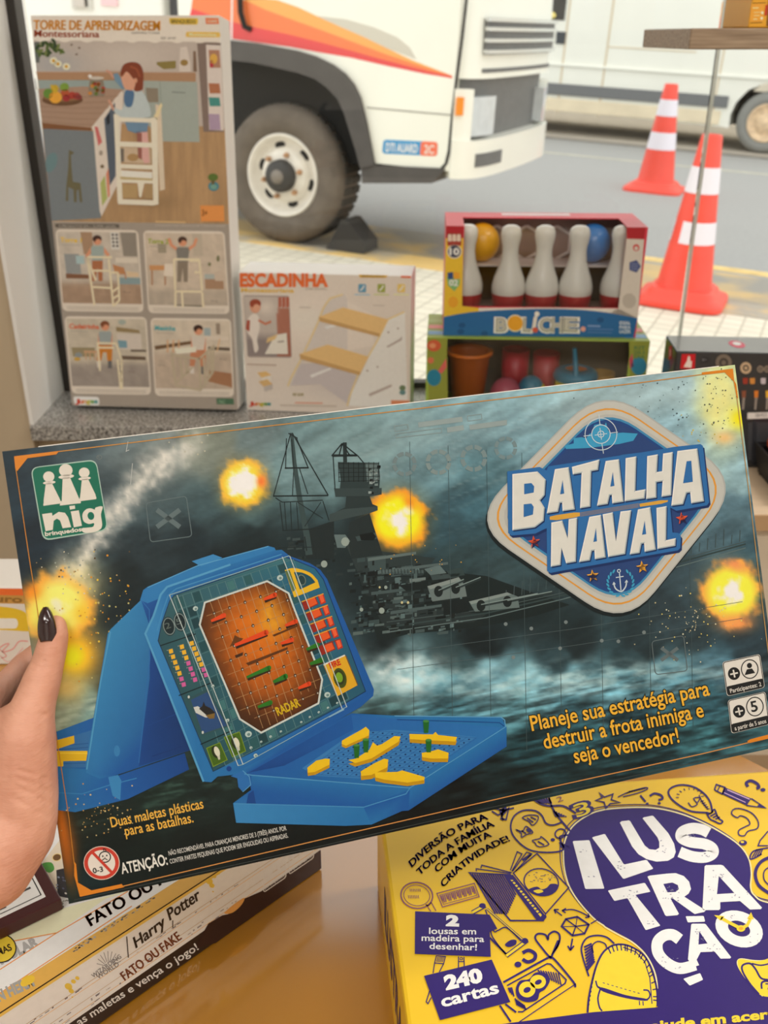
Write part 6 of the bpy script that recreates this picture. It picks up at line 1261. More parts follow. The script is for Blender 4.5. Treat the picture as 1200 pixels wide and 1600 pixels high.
def paint(X, Y):
    wx = (fbm(X / 40, Y / 40, 3, 1) - .5) * 44; wy = (fbm(X / 40, Y / 40, 3, 2) - .5) * 30
    c = blend_pts(X + wx, Y + wy, PTS, 4.2)
    n = ns(X, Y, 70, 16, -28, 3); n2 = ns(X, Y, 9, 5, -20, 8, 3)
    c = c * np.array([.90, 1.0, 1.05]); c = c * (0.72 + .54 * n + .0)[..., None] * (.9 + .2 * n2)[..., None]
    # faint rain-like streaks in the upper sky
    st_ = np.clip(ns(X, Y, 120, 3.2, -22, 21, 2) - .62, 0, 1) * 3.0 * soft(X, Y, 700, 700, 420, 120); c = mixc(c, (178, 196, 200), st_ * .25); c = mixc(c, (128, 148, 150), soft(X, Y, 600, 690, 150, 60, -8) * .35 * (.6 + .8 * n)); c = mixc(c, (118, 126, 124), soft(X, Y, 285, 715, 110, 50, -14) * .4 * (.6 + .8 * n)); c = mixc(c, (160, 178, 180), soft(X, Y, 1000, 620, 180, 40, -8) * .4)
    # dark mass of the warship in the haze
    for q in ((520, 868, 90, 46, 0), (640, 935, 120, 52, 14), (770, 950, 120, 30, 8), (560, 815, 34, 60, 0), (470, 850, 60, 34, 0)): c = mixc(c, (22, 34, 37), soft(X, Y, *q, 3) * (.55 + .5 * n))
    # sea texture
    sea = np.clip((Y + .12 * (X - 600) - 1075) / 40, 0, 1) * (X > 560); wv = ns(X, Y, 34, 5, -12, 31); c = c * (1 - sea * .55 + sea * 1.15 * np.clip(wv * 1.5 - .3, 0, 1.2))[..., None]
    foam = np.clip(ns(X, Y, 24, 9, -10, 41) * 2.1 - .78, 0, 1) * soft(X, Y, 850, 1062, 330, 26, -1.5, 2.5); c = mixc(c, (176, 206, 210), foam * .85)
    foam = np.clip(ns(X, Y, 18, 12, 0, 45) * 2.0 - .6, 0, 1) * soft(X, Y, 632, 1052, 60, 30); c = mixc(c, (214, 226, 226), foam)
    # low sea at the lower left
    lf = np.clip(ns(X, Y, 30, 4, -14, 51) * 2.2 - 1.05, 0, 1) * soft(X, Y, 270, 1235, 170, 40, -12); c = mixc(c, (74, 110, 100), lf * .8)
    lw = np.clip(ns(X, Y, 40, 6, -16, 55) * 2 - .8, 0, 1) * soft(X, Y, 150, 1120, 100, 36, -14); c = mixc(c, (196, 206, 186), lw * .7)
    # smoke trail
    t = np.clip((340 - X) / 230, 0, 1); ax = 345 - 232 * t; ay = 680 + 60 * t + 165 * t * t
    d = np.abs((Y - ay) * .72 + (X - ax) * .0 + (ns(X, Y, 14, 14, 0, 61) - .5) * 26); wd = 13 + 16 * t
    sm = np.exp(-(d / wd) ** 2) * np.clip((330 - X) / 40, 0, 1) * np.clip((X - 70) / 30, 0, 1); c = mixc(c, (206, 204, 196), sm * (.35 + .75 * ns(X, Y, 8, 8, 0, 62)))
    c = mixc(c, (226, 216, 160), soft(X, Y, 118, 915, 40, 34, -40) * (.5 + .7 * ns(X, Y, 12, 12, 0, 63)))
    # fire bursts
    def burst(cx, cy, r, seed, base, mid, rim, core, cr, k=1.0):
        nonlocal c
        nn = ns(X, Y, r * .28, r * .28, 0, seed, 4); rr = np.hypot(X - cx, Y - cy) / r; q = rr + (nn - .5) * .66
        c = mixc(c, base, np.clip(1.45 - rr, 0, 1) ** 1.6 * .6 * k); c = mixc(c, rim, np.clip((1.04 - q) * 3.4, 0, 1) * k); c = mixc(c, mid, np.clip((.88 - q) * 3 + (nn - .5) * 2.2, 0, 1) * k)
        c = mixc(c, core, np.clip((cr - q) * 4.5, 0, 1))
    burst(380, 755, 42, 71, (176, 150, 80), (230, 200, 60), (226, 170, 60), (250, 242, 224), .62)
    c = mixc(c, (222, 178, 20), soft(X, Y, 384, 778, 24, 9, -10) * np.clip(ns(X, Y, 7, 7, 0, 73) * 3 - 1, 0, 1)); c = mixc(c, (226, 110, 50), soft(X, Y, 408, 752, 8, 10))
    burst(622, 812, 51, 81, (150, 120, 50), (252, 222, 30), (238, 150, 34), (255, 250, 238), .50)
    c = mixc(c, (236, 130, 36), soft(X, Y, 640, 785, 14, 9, 60) * .9); c = mixc(c, (240, 160, 40), soft(X, Y, 624, 848, 26, 12) * .7)
    burst(1143, 925, 52, 91, (130, 110, 60), (226, 224, 66), (240, 160, 70), (244, 240, 236), .40)
    c = mixc(c, (240, 150, 84), soft(X, Y, 1150, 972, 26, 14) * .8); c = mixc(c, (236, 134, 90), soft(X, Y, 1150, 885, 16, 9, 20) * .7)
    burst(92, 950, 58, 101, (190, 160, 80), (240, 220, 110), (226, 160, 60), (248, 238, 180), .35, .95)
    c = mixc(c, (226, 128, 24), soft(X, Y, 50, 926, 16, 14) * .95); c = mixc(c, (232, 214, 90), soft(X, Y, 58, 965, 18, 26) * .8); c = mixc(c, (244, 176, 40), soft(X, Y, 128, 958, 14, 18) * .8)
    c = mixc(c, (240, 160, 30), soft(X, Y, 122, 1022, 30, 34) * .95); c = mixc(c, (250, 222, 20), soft(X, Y, 112, 1026, 24, 26)); c = mixc(c, (220, 180, 90), soft(X, Y, 100, 1075, 30, 20) * .7)
    c = mixc(c, (190, 150, 110), soft(X, Y, 60, 1010, 14, 24) * .4)
    # pale flare at the upper right corner
    fl = soft(X, Y, 1124, 628, 34, 62, 0, 3); c = mixc(c, (214, 208, 130), fl * (.45 + .5 * ns(X, Y, 12, 12, 0, 111))); c = mixc(c, (216, 206, 20), soft(X, Y, 1155, 654, 14, 16)); c = mixc(c, (222, 176, 110), soft(X, Y, 1132, 684, 16, 10) * .8)
    # glow at the lower left edge
    c = mixc(c, (196, 104, 14), soft(X, Y, 99, 1300, 11, 70, -9) * .9); c = mixc(c, (150, 80, 20), soft(X, Y, 108, 1330, 14, 40) * .5)
    return c * 1.17 + 1
A, B = F.ab, None
nx, ny = 380, 224
U, V = np.meshgrid(np.linspace(0, HBW, nx), np.linspace(HBH, 0, ny))
# pixel of every grid point as photographed
WX = HB_O.x + hx.x * U + hz.x * V - CAM.x; WY_ = HB_O.y + hx.y * U + hz.y * V - CAM.y; WZ = HB_O.z + hx.z * U + hz.z * V - CAM.z
dF = WY_ * FW.y + WZ * FW.z; GXp = 600 + FPX * WX / dF; GYp = 800 - FPX * (WY_ * UP.y + WZ * UP.z) / dF
F.gridxy(GXp, GYp, paint, 0)
fp = F.build('front_picture', held, PRINT)
fp.data.polygons.foreach_set('use_smooth', [True] * len(fp.data.polygons))

# ---- warship drawn on the picture
HU = (26, 38, 40); MID = (52, 70, 72); LT = (96, 116, 118); LL = (130, 150, 150); DK = (14, 22, 24)
k, K = kk(400, 620, 3.158)
G = F.grad
hull = [(560, 905), (600, 880), (640, 880), (700, 893), (760, 900), (830, 925), (890, 945), (838, 962), (760, 978), (690, 986), (640, 990), (604, 1000), (590, 1000), (572, 950)]
P(hull, HU, .5)
for q, c in (([(540, 850), (600, 862), (680, 872), (660, 900), (560, 898)], (44, 58, 60)), ([(560, 900), (660, 902), (700, 930), (640, 950), (572, 930)], (34, 46, 48)), ([(580, 940), (760, 960), (740, 972), (600, 980)], (40, 52, 54))): P(q, c, .6)
random.seed(11)
for _ in range(150):
    x = random.uniform(545, 700); y = random.uniform(862, 990); w_ = random.uniform(3, 16); h_ = random.uniform(1.5, 7)
    if y < 866 + .2 * (x - 545): continue
    P([(x, y), (x + w_, y - w_ * .12), (x + w_, y + h_ - w_ * .12), (x, y + h_)], random.choice([(58, 76, 78), (20, 30, 32), (70, 88, 90), (30, 42, 44), (88, 106, 106), (16, 24, 26)]), .7 + random.random() * .2)
for _ in range(40):
    x = random.uniform(440, 560); y = random.uniform(835, 900); w_ = random.uniform(4, 16); P([(x, y), (x + w_, y - 1), (x + w_, y + 3), (x, y + 4)], random.choice([(40, 54, 56), (20, 30, 32), (60, 76, 78)]), .8)
for _ in range(190):
    x = random.uniform(556, 720); y = random.uniform(868, 985); w_ = random.uniform(2, 9); h_ = random.uniform(2, 12) * random.choice([.4, 1])
    if y < 868 + .14 * (x - 556): continue
    t_ = max(0, min(1, (x - 556) / 120)); k_ = random.choice([.35, .6, 1.0, 1.25]); P([(x, y), (x + w_, y - w_ * .14), (x + w_, y + h_ - w_ * .14), (x, y + h_)], tuple(int(v * k_) for v in (60 + 22 * t_, 78 + 24 * t_, 80 + 24 * t_)), .86 + random.random() * .1)
for x0, y0, x1, y1, c in ((575, 872, 650, 862, (96, 114, 114)), (590, 892, 700, 878, (84, 102, 104)), (580, 925, 660, 916, (70, 88, 90)), (610, 955, 690, 944, (76, 94, 96)), (640, 905, 665, 902, (110, 126, 126))): P([(x0, y0), (x1, y1), (x1, y1 + 4), (x0, y0 + 5)], c, .97)
# deck line, railings, rear guns to the right behind the badge
for y0, y1, c, w_ in ((988, 950, LT, 1.6), (980, 944, MID, 2.4), (972, 940, (70, 86, 88), 1.4)): L([(604, y0), (760, (y0 + y1) / 2 - 4), (880, y1 - 14), (1000, y1 - 48), (1100, y1 - 76), (1165, y1 - 94)], w_, c, .9)
for i in range(30): x = 790 + 12.6 * i; y = 944 - .245 * (x - 790) - 8; L([(x, y), (x + 1, y - 14 - (i % 4) * 4)], 1.4, (66, 84, 88), .8)
# tower
P(K([(405, 322), (605, 325), (612, 395), (606, 480), (560, 490), (445, 492), (412, 470), (418, 410)]), (44, 60, 62), 1); P(K([(385, 452), (620, 450), (620, 482), (560, 492), (392, 494)]), (52, 68, 70), 1.1); P(K([(540, 328), (604, 328), (608, 410), (548, 420)]), LT, 1.2)
for i in range(9): L(K([(406 + 25 * i, 322), (410 + 24 * i, 420)]), 1, DK, 1.3)
for i in range(5): L(K([(406, 330 + 22 * i), (608, 332 + 20 * i)]), .9, DK, 1.3)
for _ in range(26): x, y = random.uniform(545, 600), random.uniform(335, 470); P(K([(x, y), (x + 16, y), (x + 16, y + 12), (x, y + 12)]), random.choice([LL, MID, (150, 165, 165), DK]), 1.25)
P(K([(445, 490), (560, 490), (575, 530), (600, 540), (600, 560), (365, 620), (362, 585), (440, 545)]), (40, 54, 56), 1.1); P(K([(362, 580), (430, 555), (600, 540), (600, 560), (560, 575), (365, 618)]), (58, 74, 76), 1.2)
P(K([(460, 620), (560, 575), (600, 700), (625, 780), (470, 800), (455, 700)]), (34, 46, 48), 1.0); P(K([(490, 690), (590, 670), (600, 700), (500, 712)]), (62, 80, 82), 1.2)
P(K([(385, 680), (440, 680), (465, 712), (440, 745), (400, 745)]), LT, 1.1); P(K([(240, 660), (385, 610), (385, 800), (250, 800)]), (30, 42, 44), .9); P(K([(510, 680), (575, 668), (592, 690), (580, 708), (518, 708)]), DK, 1.3)
L(K([(438, 225), (440, 330)]), 6, (34, 48, 50), 1.2); 
for a, b in (((425, 230), (375, 290)), ((425, 230), (500, 290)), ((372, 290), (502, 290)), ((425, 232), (410, 288)), ((425, 232), (462, 288)), ((380, 290), (390, 455)), ((502, 290), (530, 325))): L(K([a, b]), 1.6 if a[1] > 280 else 2, (28, 40, 42), 1.3)
P(K([(378, 284), (500, 284), (500, 294), (376, 296)]), (28, 40, 42), 1.3)
# lattice mast
L(K([(176, 180), (190, 330), (215, 500), (250, 680), (262, 780)]), 5, (56, 76, 78), 1.0, w1=11)
for a, b, w_ in (((172, 178), (86, 490), 1.6), ((178, 178), (356, 486), 1.8), ((150, 205), (146, 355), 1.4), ((200, 205), (258, 352), 1.6), ((84, 490), (356, 487), 2.2), ((142, 352), (260, 350), 2.4), ((160, 180), (205, 205), 1.8), ((176, 210), (186, 350), 1.4), ((186, 355), (180, 490), 1.2), ((215, 355), (256, 480), 1.4), ((96, 498), (128, 520), 1.6), ((128, 520), (330, 510), 1.4), ((118, 520), (134, 660), 1.5), ((140, 520), (150, 655), 1.2), ((170, 520), (176, 655), 1.2), ((200, 520), (210, 655), 1.2), ((330, 515), (360, 610), 1.4), ((130, 660), (330, 650), 1.8), ((205, 520), (330, 600), 1.2), ((320, 520), (240, 640), 1.2), ((110, 745), (390, 740), 1.4), ((240, 690), (250, 760), 2), ((270, 690), (300, 800), 2)): L(K([a, b]), w_, (28, 40, 42), 1.1)
# turrets and barrels
k8, K8 = kk(400, 620, 3.158)
P(K([(705, 930), (850, 905), (850, 945), (740, 958)]), (24, 34, 36), 1); P(K([(845, 935), (1000, 890), (1030, 930), (1040, 985), (870, 1010)]), (106, 122, 122), 1.1); P(K([(845, 935), (1000, 890), (1012, 905), (860, 950)]), (134, 148, 146), 1.2)
P(K([(925, 1010), (1060, 990), (1050, 1060), (925, 1080)]), (24, 34, 36), 1.0); P(K([(1050, 1010), (1240, 965), (1290, 985), (1300, 1040), (1080, 1060)]), (100, 118, 118), 1.1); P(K([(1050, 1010), (1240, 965), (1260, 975), (1062, 1024)]), (132, 148, 146), 1.2)
for a, b in (((900, 960), (1025, 905)), ((985, 945), (1108, 895)), ((1110, 1030), (1390, 975)), ((1240, 1010), (1460, 965))):
    L(K([a, b]), 4.4, (44, 58, 60), 1.3); L(K([(a[0], a[1] - 5), (b[0], b[1] - 5)]), 1.4, LL, 1.4); P(K(ell(a[0], a[1], 22, 28, n=14)), (26, 36, 38), 1.35)
for x, y, r in ((720, 1015, 6), (750, 1015, 6), (620, 1055, 14), (520, 1050, 9), (640, 940, 8), (336, 825, 16), (440, 715, 20), (610, 940, 5)): P(K(ell(x, y, r, r * 1.1, n=12)), (150, 166, 160) if r > 7 else (206, 200, 150), 1.3)
for q, c in (([(830, 850), (905, 830), (940, 870), (860, 880)], LT), ([(940, 860), (1015, 840), (1030, 880), (960, 890)], MID), ([(860, 880), (1010, 870), (1000, 890), (870, 905)], (60, 76, 78)), ([(600, 850), (830, 855), (830, 870), (620, 875)], (72, 90, 92)), ([(545, 790), (640, 780), (640, 850), (560, 860)], (62, 80, 82))): P(K(q), c, .95)
for i in range(14): x = 620 + 16 * i; L(K([(x, 850), (x + 2, 872)]), 1, (20, 30, 32), 1)
F.build('warship_drawing', fp, PRINT)
# ---- faint radar graphics and sparks
HUD = (128, 146, 150)
def xicon(pts, cx, cy, s, c):
    L(rrect(pts, 6), 1.3, c, 1.5, closed=True)
    for sg in (1, -1): L([(cx - s, cy - s * .75 * sg), (cx + s, cy + s * .75 * sg)], s * .42, c, 1.5)
xicon([(228, 786), (291, 775), (300, 838), (235, 847)], 263, 810, 18, (98, 116, 120)); F.build('target_mark', fp, PRINT); xicon([(1018, 1002), (1068, 993), (1074, 1048), (1024, 1054)], 1046, 1022, 13, (98, 112, 116)); F.build('target_mark', fp, PRINT)
for cx, cy, r, c in ((632, 725, 19, (118, 138, 142)), (685, 722, 20, (130, 150, 152)), (740, 716, 21, (124, 146, 150)), (790, 700, 18, (120, 144, 150))):
    for a in range(0, 360, 45): q = ell(cx, cy, r, r, 0, 5, a + 4, a + 40) + ell(cx, cy, r * .68, r * .68, 0, 5, a + 4, a + 40)[::-1]; P(q, c, 1.5)
for q in ([(653, 660), (722, 651), (723, 659), (654, 668)], [(698, 668), (724, 664), (725, 672), (699, 676)], [(733, 664), (792, 656), (792, 664), (734, 672)]): P(q, (150, 168, 170), 1.5)
for q in ([(616, 666), (637, 663), (638, 671), (617, 674)], [(618, 678), (690, 669), (690, 676), (619, 684)], [(730, 650), (752, 647), (753, 655), (731, 658)]): L(q, 1, (140, 158, 160), 1.5, closed=True)
F.build('radar_marks', fp, PRINT)
for x in (640, 700, 760, 815, 870, 935, 1010, 1075): L([(x, 690 + (x - 640) * .1), (x + 8, 1200 - (x - 640) * .15)], .7, (70, 88, 92), 1.4)
for y in (1000, 1026): L([(620, y + 20), (900, y - 18), (1160, y - 60)], .7, (84, 100, 104), 1.4)
for x, y in ((802, 1027), (875, 1013), (940, 1001), (1006, 988), (790, 975), (830, 982), (884, 972), (966, 1002)): P(ell(x, y, 3, 3, n=10), (120, 134, 136), 1.6)
F.build('chart_lines', fp, PRINT)
random.seed(5)
def sparks(cx, cy, sx, sy, n, cols, r0=.7, r1=1.9):
    for _ in range(n): P(ell(random.gauss(cx, sx), random.gauss(cy, sy), random.uniform(r0, r1), None, n=5), random.choice(cols), 1.7)
sparks(165, 960, 34, 40, 90, [(236, 200, 70), (220, 150, 40), (200, 190, 120)]); sparks(120, 900, 40, 22, 30, [(200, 170, 110), (90, 70, 40), (230, 220, 190)]); sparks(110, 890, 18, 16, 18, [(160, 170, 160)])
sparks(1085, 975, 40, 26, 90, [(226, 220, 190), (200, 190, 150), (240, 220, 120)], .5, 1.4); sparks(155, 1275, 34, 26, 60, [(220, 200, 140), (200, 160, 90)], .6, 1.6); sparks(1120, 630, 20, 34, 70, [(110, 116, 90), (90, 100, 90)], .5, 1.4); sparks(1030, 640, 40, 30, 60, [(100, 120, 126), (80, 100, 108)], .5, 1.6); sparks(1080, 690, 26, 16, 22, [(214, 196, 90)], .6, 1.6); sparks(660, 870, 30, 14, 20, [(220, 170, 60)], .5, 1.1); sparks(300, 700, 20, 10, 10, [(190, 190, 170)])
F.build('sparks', fp, PRINT)['kind'] = 'stuff'
# ---- border
OR = (226, 138, 40)
P([(22, 713), (93, 704.5), (88, 710), (43, 716), (27, 736), (24, 733)], OR, 2); L([(92, 705.5), (400, 668), (700, 633), (1000, 598), (1098, 585)], 1.5, (206, 146, 66), 2)
P([(1096, 582), (1145, 576), (1147, 595), (1150, 600), (1153, 622), (1151, 622), (1146, 596), (1132, 582), (1097, 586)], OR, 2); L([(1151, 620), (1160, 690), (1172, 785), (1191, 945), (1215, 1140)], 1.3, (190, 150, 90), 2)
L([(25, 733), (47, 880), (56, 935), (61, 970), (80, 1096), (108, 1280), (116, 1350)], 1.3, (206, 136, 50), 2)
P([(116, 1346), (119, 1350), (121, 1372), (122, 1379), (143, 1391), (190, 1381), (194, 1386), (125, 1401), (116, 1368)], OR, 2); L([(192, 1384.5), (500, 1312), (800, 1243), (1100, 1177), (1170, 1160)], 1.5, (216, 150, 80), 2)
P([(1167, 1158), (1172, 1155), (1222, 1142), (1222, 1149), (1170, 1161)], OR, 2)
L([(116, 1406), (500, 1322), (800, 1254), (1100, 1188), (1218, 1161)], .9, (70, 76, 76), 2); L([(155, 726), (158, 706)], .8, (190, 190, 186), 2) if False else None
for a, b in (((202, 703), (197, 705)), ((200, 690), (197, 706)), ((207, 724), (204, 757))): L([a, b], .9, (200, 204, 202), 2)
F.build('border_line', fp, PRINT)

# ---- maker's logo
k, K = kk(0, 650, 2.857)
lq = K([(136, 230), (430, 193), (484, 510), (192, 558)])
P(rrect(lq, 13), (176, 206, 194), 2); P(rrect(K([(141, 233), (427, 199), (479, 506), (196, 551)]), 12), (14, 112, 88), 2.3)
CW = (232, 226, 214)
for hx_, hy_, r, cw, body in ((218, 271, 25, 28, [(205, 300), (231, 298), (268, 372), (272, 388), (196, 399), (195, 378)]), (294, 243, 30, 35, [(280, 276), (312, 273), (354, 370), (359, 387), (270, 398), (276, 378)]), (376, 253, 24, 28, [(366, 282), (393, 280), (427, 352), (428, 369), (354, 379), (358, 360)])):
    P(K(ell(hx_, hy_, r, r * .95, n=22)), CW, 3); P(K(ell(hx_ + 2, hy_ + 26 + (r - 24) * .3, cw, cw * .27, -6, n=18)), CW, 3); P(K(body), CW, 3); P(K([(body[-2][0] - 2, body[-2][1] - 9), (body[-3][0] + 2, body[-3][1] - 9), (body[-3][0] + 2, body[-3][1] + 2), (body[-2][0] - 2, body[-2][1] + 2)]), CW, 3.1)
# 'nig' drawn as heavy rounded letters
P(K([(188, 438), (232, 432), (234, 446), (262, 428), (290, 432), (304, 452), (318, 496), (280, 501), (268, 466), (254, 458), (240, 468), (236, 508), (204, 514)]), CW, 3)
P(K([(316, 426), (352, 421), (366, 490), (330, 497)]), CW, 3); P(K([(310, 402), (334, 399), (336, 414), (312, 418)]), CW, 3)
P(K(spline([(368 + (x - 372) * .92, y) for x, y in [(372, 440), (388, 418), (412, 412), (432, 418), (436, 409), (470, 404), (462, 440), (468, 486), (456, 508), (420, 520), (378, 520), (368, 502), (400, 498), (424, 494), (428, 478), (404, 482), (378, 470)]], 3, True)), CW, 3); P(K(ell(406, 446, 15, 18, -10, n=16)), (14, 112, 88), 3.2)
T('brinquedos', k(203, 536), k(364, 514), 6.4, CW, 3, bold=.03)
L(K(ell(443, 184, 11, 9, n=16)), .8, (120, 130, 130), 2, closed=True); T('R', k(438, 188), k(447, 187), 3, (120, 130, 130), 2)
F.build('maker_logo', held, PRINT)

# ---- title badge
k, K = kk(720, 580, 2.5)
V4 = [(556, 52), (1102, 432), (640, 1008), (30, 590)]; cen = np.mean(V4, 0)
def dia(s, r, dx=0, dy=0): return K(rrect([tuple(cen + (np.array(v) - cen) * s + (dx, dy)) for v in V4], r, 8))
P(dia(1.0, 190, -6, 14), (24, 34, 38), 2); P(dia(1.0, 190), (178, 182, 180), 2.3); P(dia(.985, 186), (196, 198, 193), 2.5)
P(dia(.918, 170), (226, 158, 62), 2.8); P(dia(.902, 168), (198, 199, 192), 3.0); P(dia(.86, 160), (186, 188, 184), 3.1); P(dia(.83, 152), (66, 140, 186), 3.3); P(dia(.808, 148), (36, 74, 138), 3.5); P(dia(.785, 144), (44, 72, 128), 3.6)
CYN = (62, 160, 206)
ship = [(404, 292), (440, 282), (440, 262), (470, 258), (490, 262), (500, 246), (512, 240), (520, 210), (545, 205), (560, 212), (566, 200), (574, 232), (590, 244), (630, 240), (690, 244), (672, 272), (620, 284), (500, 300), (410, 304)]
P(K(ship), CYN, 4)
for r in (62, 36, 12): L(K(ell(546, 246, r, r * 1.0, n=40)), 1.2, (206, 222, 232), 4.5, closed=True)
for a, b in (((538, 170), (542, 208)), ((550, 284), (556, 322)), ((478, 254), (508, 250)), ((582, 242), (612, 238)), ((542, 222), (548, 268)), ((522, 250), (570, 244))): L(K([a, b]), 1.1, (206, 222, 232), 4.5)
BK = (48, 112, 178)
bat = [(180, 392), (306, 374), (334, 388), (340, 372), (618, 330), (632, 326), (700, 318), (800, 302), (830, 296), (934, 285), (944, 292), (968, 512), (960, 524), (840, 545), (812, 530), (560, 570), (352, 606), (322, 618), (290, 634), (196, 642), (184, 632)]
nav = [(334, 586), (560, 545), (800, 502), (815, 520), (825, 630), (848, 632), (858, 644), (856, 690), (846, 700), (640, 735), (560, 750), (400, 778), (348, 788), (336, 780)]
for q, dx, dy, c, l in ((bat, 6, 9, (30, 52, 104), 4.6), (nav, 6, 9, (30, 52, 104), 4.6), (nav, 0, 0, BK, 4.9), (bat, 0, 0, BK, 5.0)): P(K([(x + dx, y + dy) for x, y in q]), c, l)
P(K([(346, 568), (372, 562), (440, 552), (464, 552), (464, 566), (440, 572), (372, 582), (346, 580)]), (222, 170, 70), 5.4); P(K([(696, 518), (780, 504), (808, 504), (806, 510), (782, 518), (698, 530)]), (222, 170, 70), 5.4)
for i in range(4): L(K([(466, 553 + 4.5 * i), (694, 517 + 4.5 * i)]), .9, (146, 130, 110), 5.3)
LET = [[(200, 402), (298, 392), (330, 424), (326, 484), (308, 505), (326, 534), (322, 584), (288, 610), (200, 622)],
 [(366, 383), (420, 375), (444, 540), (396, 547), (394, 514), (386, 515), (378, 549), (334, 556)],
 [(432, 374), (540, 345), (534, 386), (508, 391), (504, 529), (464, 536), (470, 398), (436, 404)],
 [(564, 351), (616, 344), (634, 510), (590, 517), (588, 484), (580, 485), (572, 519), (530, 526)],
 [(642, 340), (684, 333), (680, 468), (720, 461), (716, 497), (638, 509)],
 [(726, 332), (768, 325), (764, 394), (784, 391), (788, 322), (826, 316), (820, 485), (782, 491), (786, 430), (762, 434), (762, 494), (722, 500)],
 [(844, 312), (922, 302), (948, 508), (898, 517), (894, 474), (880, 476), (866, 520), (820, 526)],
 [(352, 591), (395, 583), (416, 652), (420, 578), (453, 572), (448, 744), (410, 751), (392, 690), (388, 757), (350, 764)],
 [(500, 569), (546, 561), (564, 727), (522, 735), (520, 700), (510, 702), (502, 739), (460, 746)],
 [(552, 559), (592, 551), (604, 664), (622, 548), (664, 543), (640, 714), (574, 726)],
 [(690, 540), (738, 531), (760, 697), (716, 706), (714, 672), (704, 674), (696, 710), (658, 716)],
 [(762, 534), (802, 527), (800, 660), (838, 652), (836, 682), (766, 695)]]
HOL = {0: [[(246, 440), (274, 437), (285, 450), (283, 474), (246, 481)], [(244, 520), (274, 517), (283, 530), (280, 560), (244, 570)]], 1: [[(396, 425), (402, 478), (386, 481)]], 3: [[(592, 394), (598, 448), (582, 451)]], 6: [[(880, 352), (898, 350), (904, 432), (866, 438)]], 8: [[(526, 612), (530, 664), (516, 667)]], 10: [[(716, 584), (722, 636), (706, 639)]]}
def bevel_letter(q, holes):
    P(K([(x + 4, y + 5) for x, y in q]), (24, 50, 100), 5.5); P(K(q), (226, 227, 221), 6, holes=[K(h) for h in holes] if holes else None)
    pts = [np.array(p, float) for p in q]; n = len(pts); area = sum(pts[i][0] * pts[(i + 1) % n][1] - pts[(i + 1) % n][0] * pts[i][1] for i in range(n)); sg = 1 if area > 0 else -1
    def inset(i, d):
        a = pts[i] - pts[i - 1]; b = pts[(i + 1) % n] - pts[i]; na = sg * np.array([-a[1], a[0]]) / np.linalg.norm(a); nb = sg * np.array([-b[1], b[0]]) / np.linalg.norm(b); m = na + nb; return pts[i] + m / max(m.dot(m), .7) * 2 * d * .5 * 2 / 2
    for i in range(n):
        e = pts[(i + 1) % n] - pts[i]; on = -sg * np.array([-e[1], e[0]]) / np.linalg.norm(e); d = on[0] * .7 + on[1] * .7
        c = (168, 186, 194) if d > .35 else (206, 212, 210) if d > -.3 else (240, 240, 236)
        P(K([tuple(pts[i]), tuple(pts[(i + 1) % n]), tuple(inset((i + 1) % n, 9)), tuple(inset(i, 9))]), c, 6.4)
for i, q in enumerate(LET): bevel_letter(q, HOL.get(i))
for i, hs in HOL.items():
    for h in hs: P(K(h), BK, 6.8)
def star(cx, cy, r, c, rot=-8): P(K([(cx + (r if i % 2 == 0 else r * .42) * math.sin(R(36 * i + rot)), cy - (r if i % 2 == 0 else r * .42) * math.cos(R(36 * i + rot))) for i in range(10)]), c, 5.6)
for cx, cy, c in ((285, 667, (226, 92, 56)), (862, 575, (226, 92, 56)), (514, 799, (240, 176, 62)), (707, 765, (240, 176, 62))): star(cx + 3, cy + 4, 25, (26, 46, 92)); star(cx, cy, 25, c)
for sg in (-1, 1):
    for i in range(9):
        a = R(200 - 19 * i) if sg < 0 else R(-20 + 19 * i); a = R(90 + sg * (12 + 17 * i)) ; x, y = 622 + 50 * math.cos(a), 826 + 52 * math.sin(a)
        P(K(ell(x, y, 9, 4, math.degrees(a) + 60 * sg, n=8)), (64, 164, 206), 5)
WS = (206, 222, 232)
L(K([(618, 788), (624, 856)]), 1.6, WS, 5); L(K(ell(616, 780, 6, 6, n=12)), 1.2, WS, 5, closed=True); L(K([(604, 806), (634, 801)]), 1.4, WS, 5); L(K(spline([(596, 830), (604, 850), (626, 860), (642, 842), (646, 822)], 4)), 2, WS, 5); P(K([(590, 834), (596, 822), (604, 832)]), WS, 5); P(K([(638, 826), (646, 814), (652, 824)]), WS, 5)
F.build('title_badge', held, PRINT)

# ---- slogans, warning sign and player icons
k, K = kk(740, 940, 2.6087)
SY = (244, 186, 60); SD = (30, 40, 34)
T('Planeje sua estratégia para', k(238, 526), k(962, 380), 23, SY, 4, bold=.014, outline=.045, ocol=SD); T('destruir a frota inimiga e', k(290, 600), k(938, 468), 23, SY, 4, bold=.014, outline=.045, ocol=SD); T('seja o vencedor!', k(413, 658), k(838, 572), 23, SY, 4, bold=.014, outline=.045, ocol=SD)
F.build('slogan_lettering', held, PRINT)
k, K = kk(80, 1230, 2.7273)
T('Duas maletas plásticas', k(258, 170), k(650, 88), 15.5, (240, 186, 76), 4, bold=.012); T('para as batalhas.', k(318, 206), k(607, 148), 15.5, (240, 186, 76), 4, bold=.012); F.build('contents_lettering', held, PRINT)
T('ATENÇÃO:', k(303, 368), k(497, 328), 16.5, (236, 236, 228), 4, bold=.02); T('NÃO RECOMENDÁVEL PARA CRIANÇAS MENORES DE 3 (TRÊS) ANOS. POR', k(502, 290), k(1003, 182), 7, (214, 214, 208), 4, bold=.012); T('CONTER PARTES PEQUENAS QUE PODEM SER ENGOLIDAS OU ASPIRADAS.', k(507, 325), k(1010, 213), 7, (214, 214, 208), 4, bold=.012)
F.build('warning_lettering', held, PRINT)
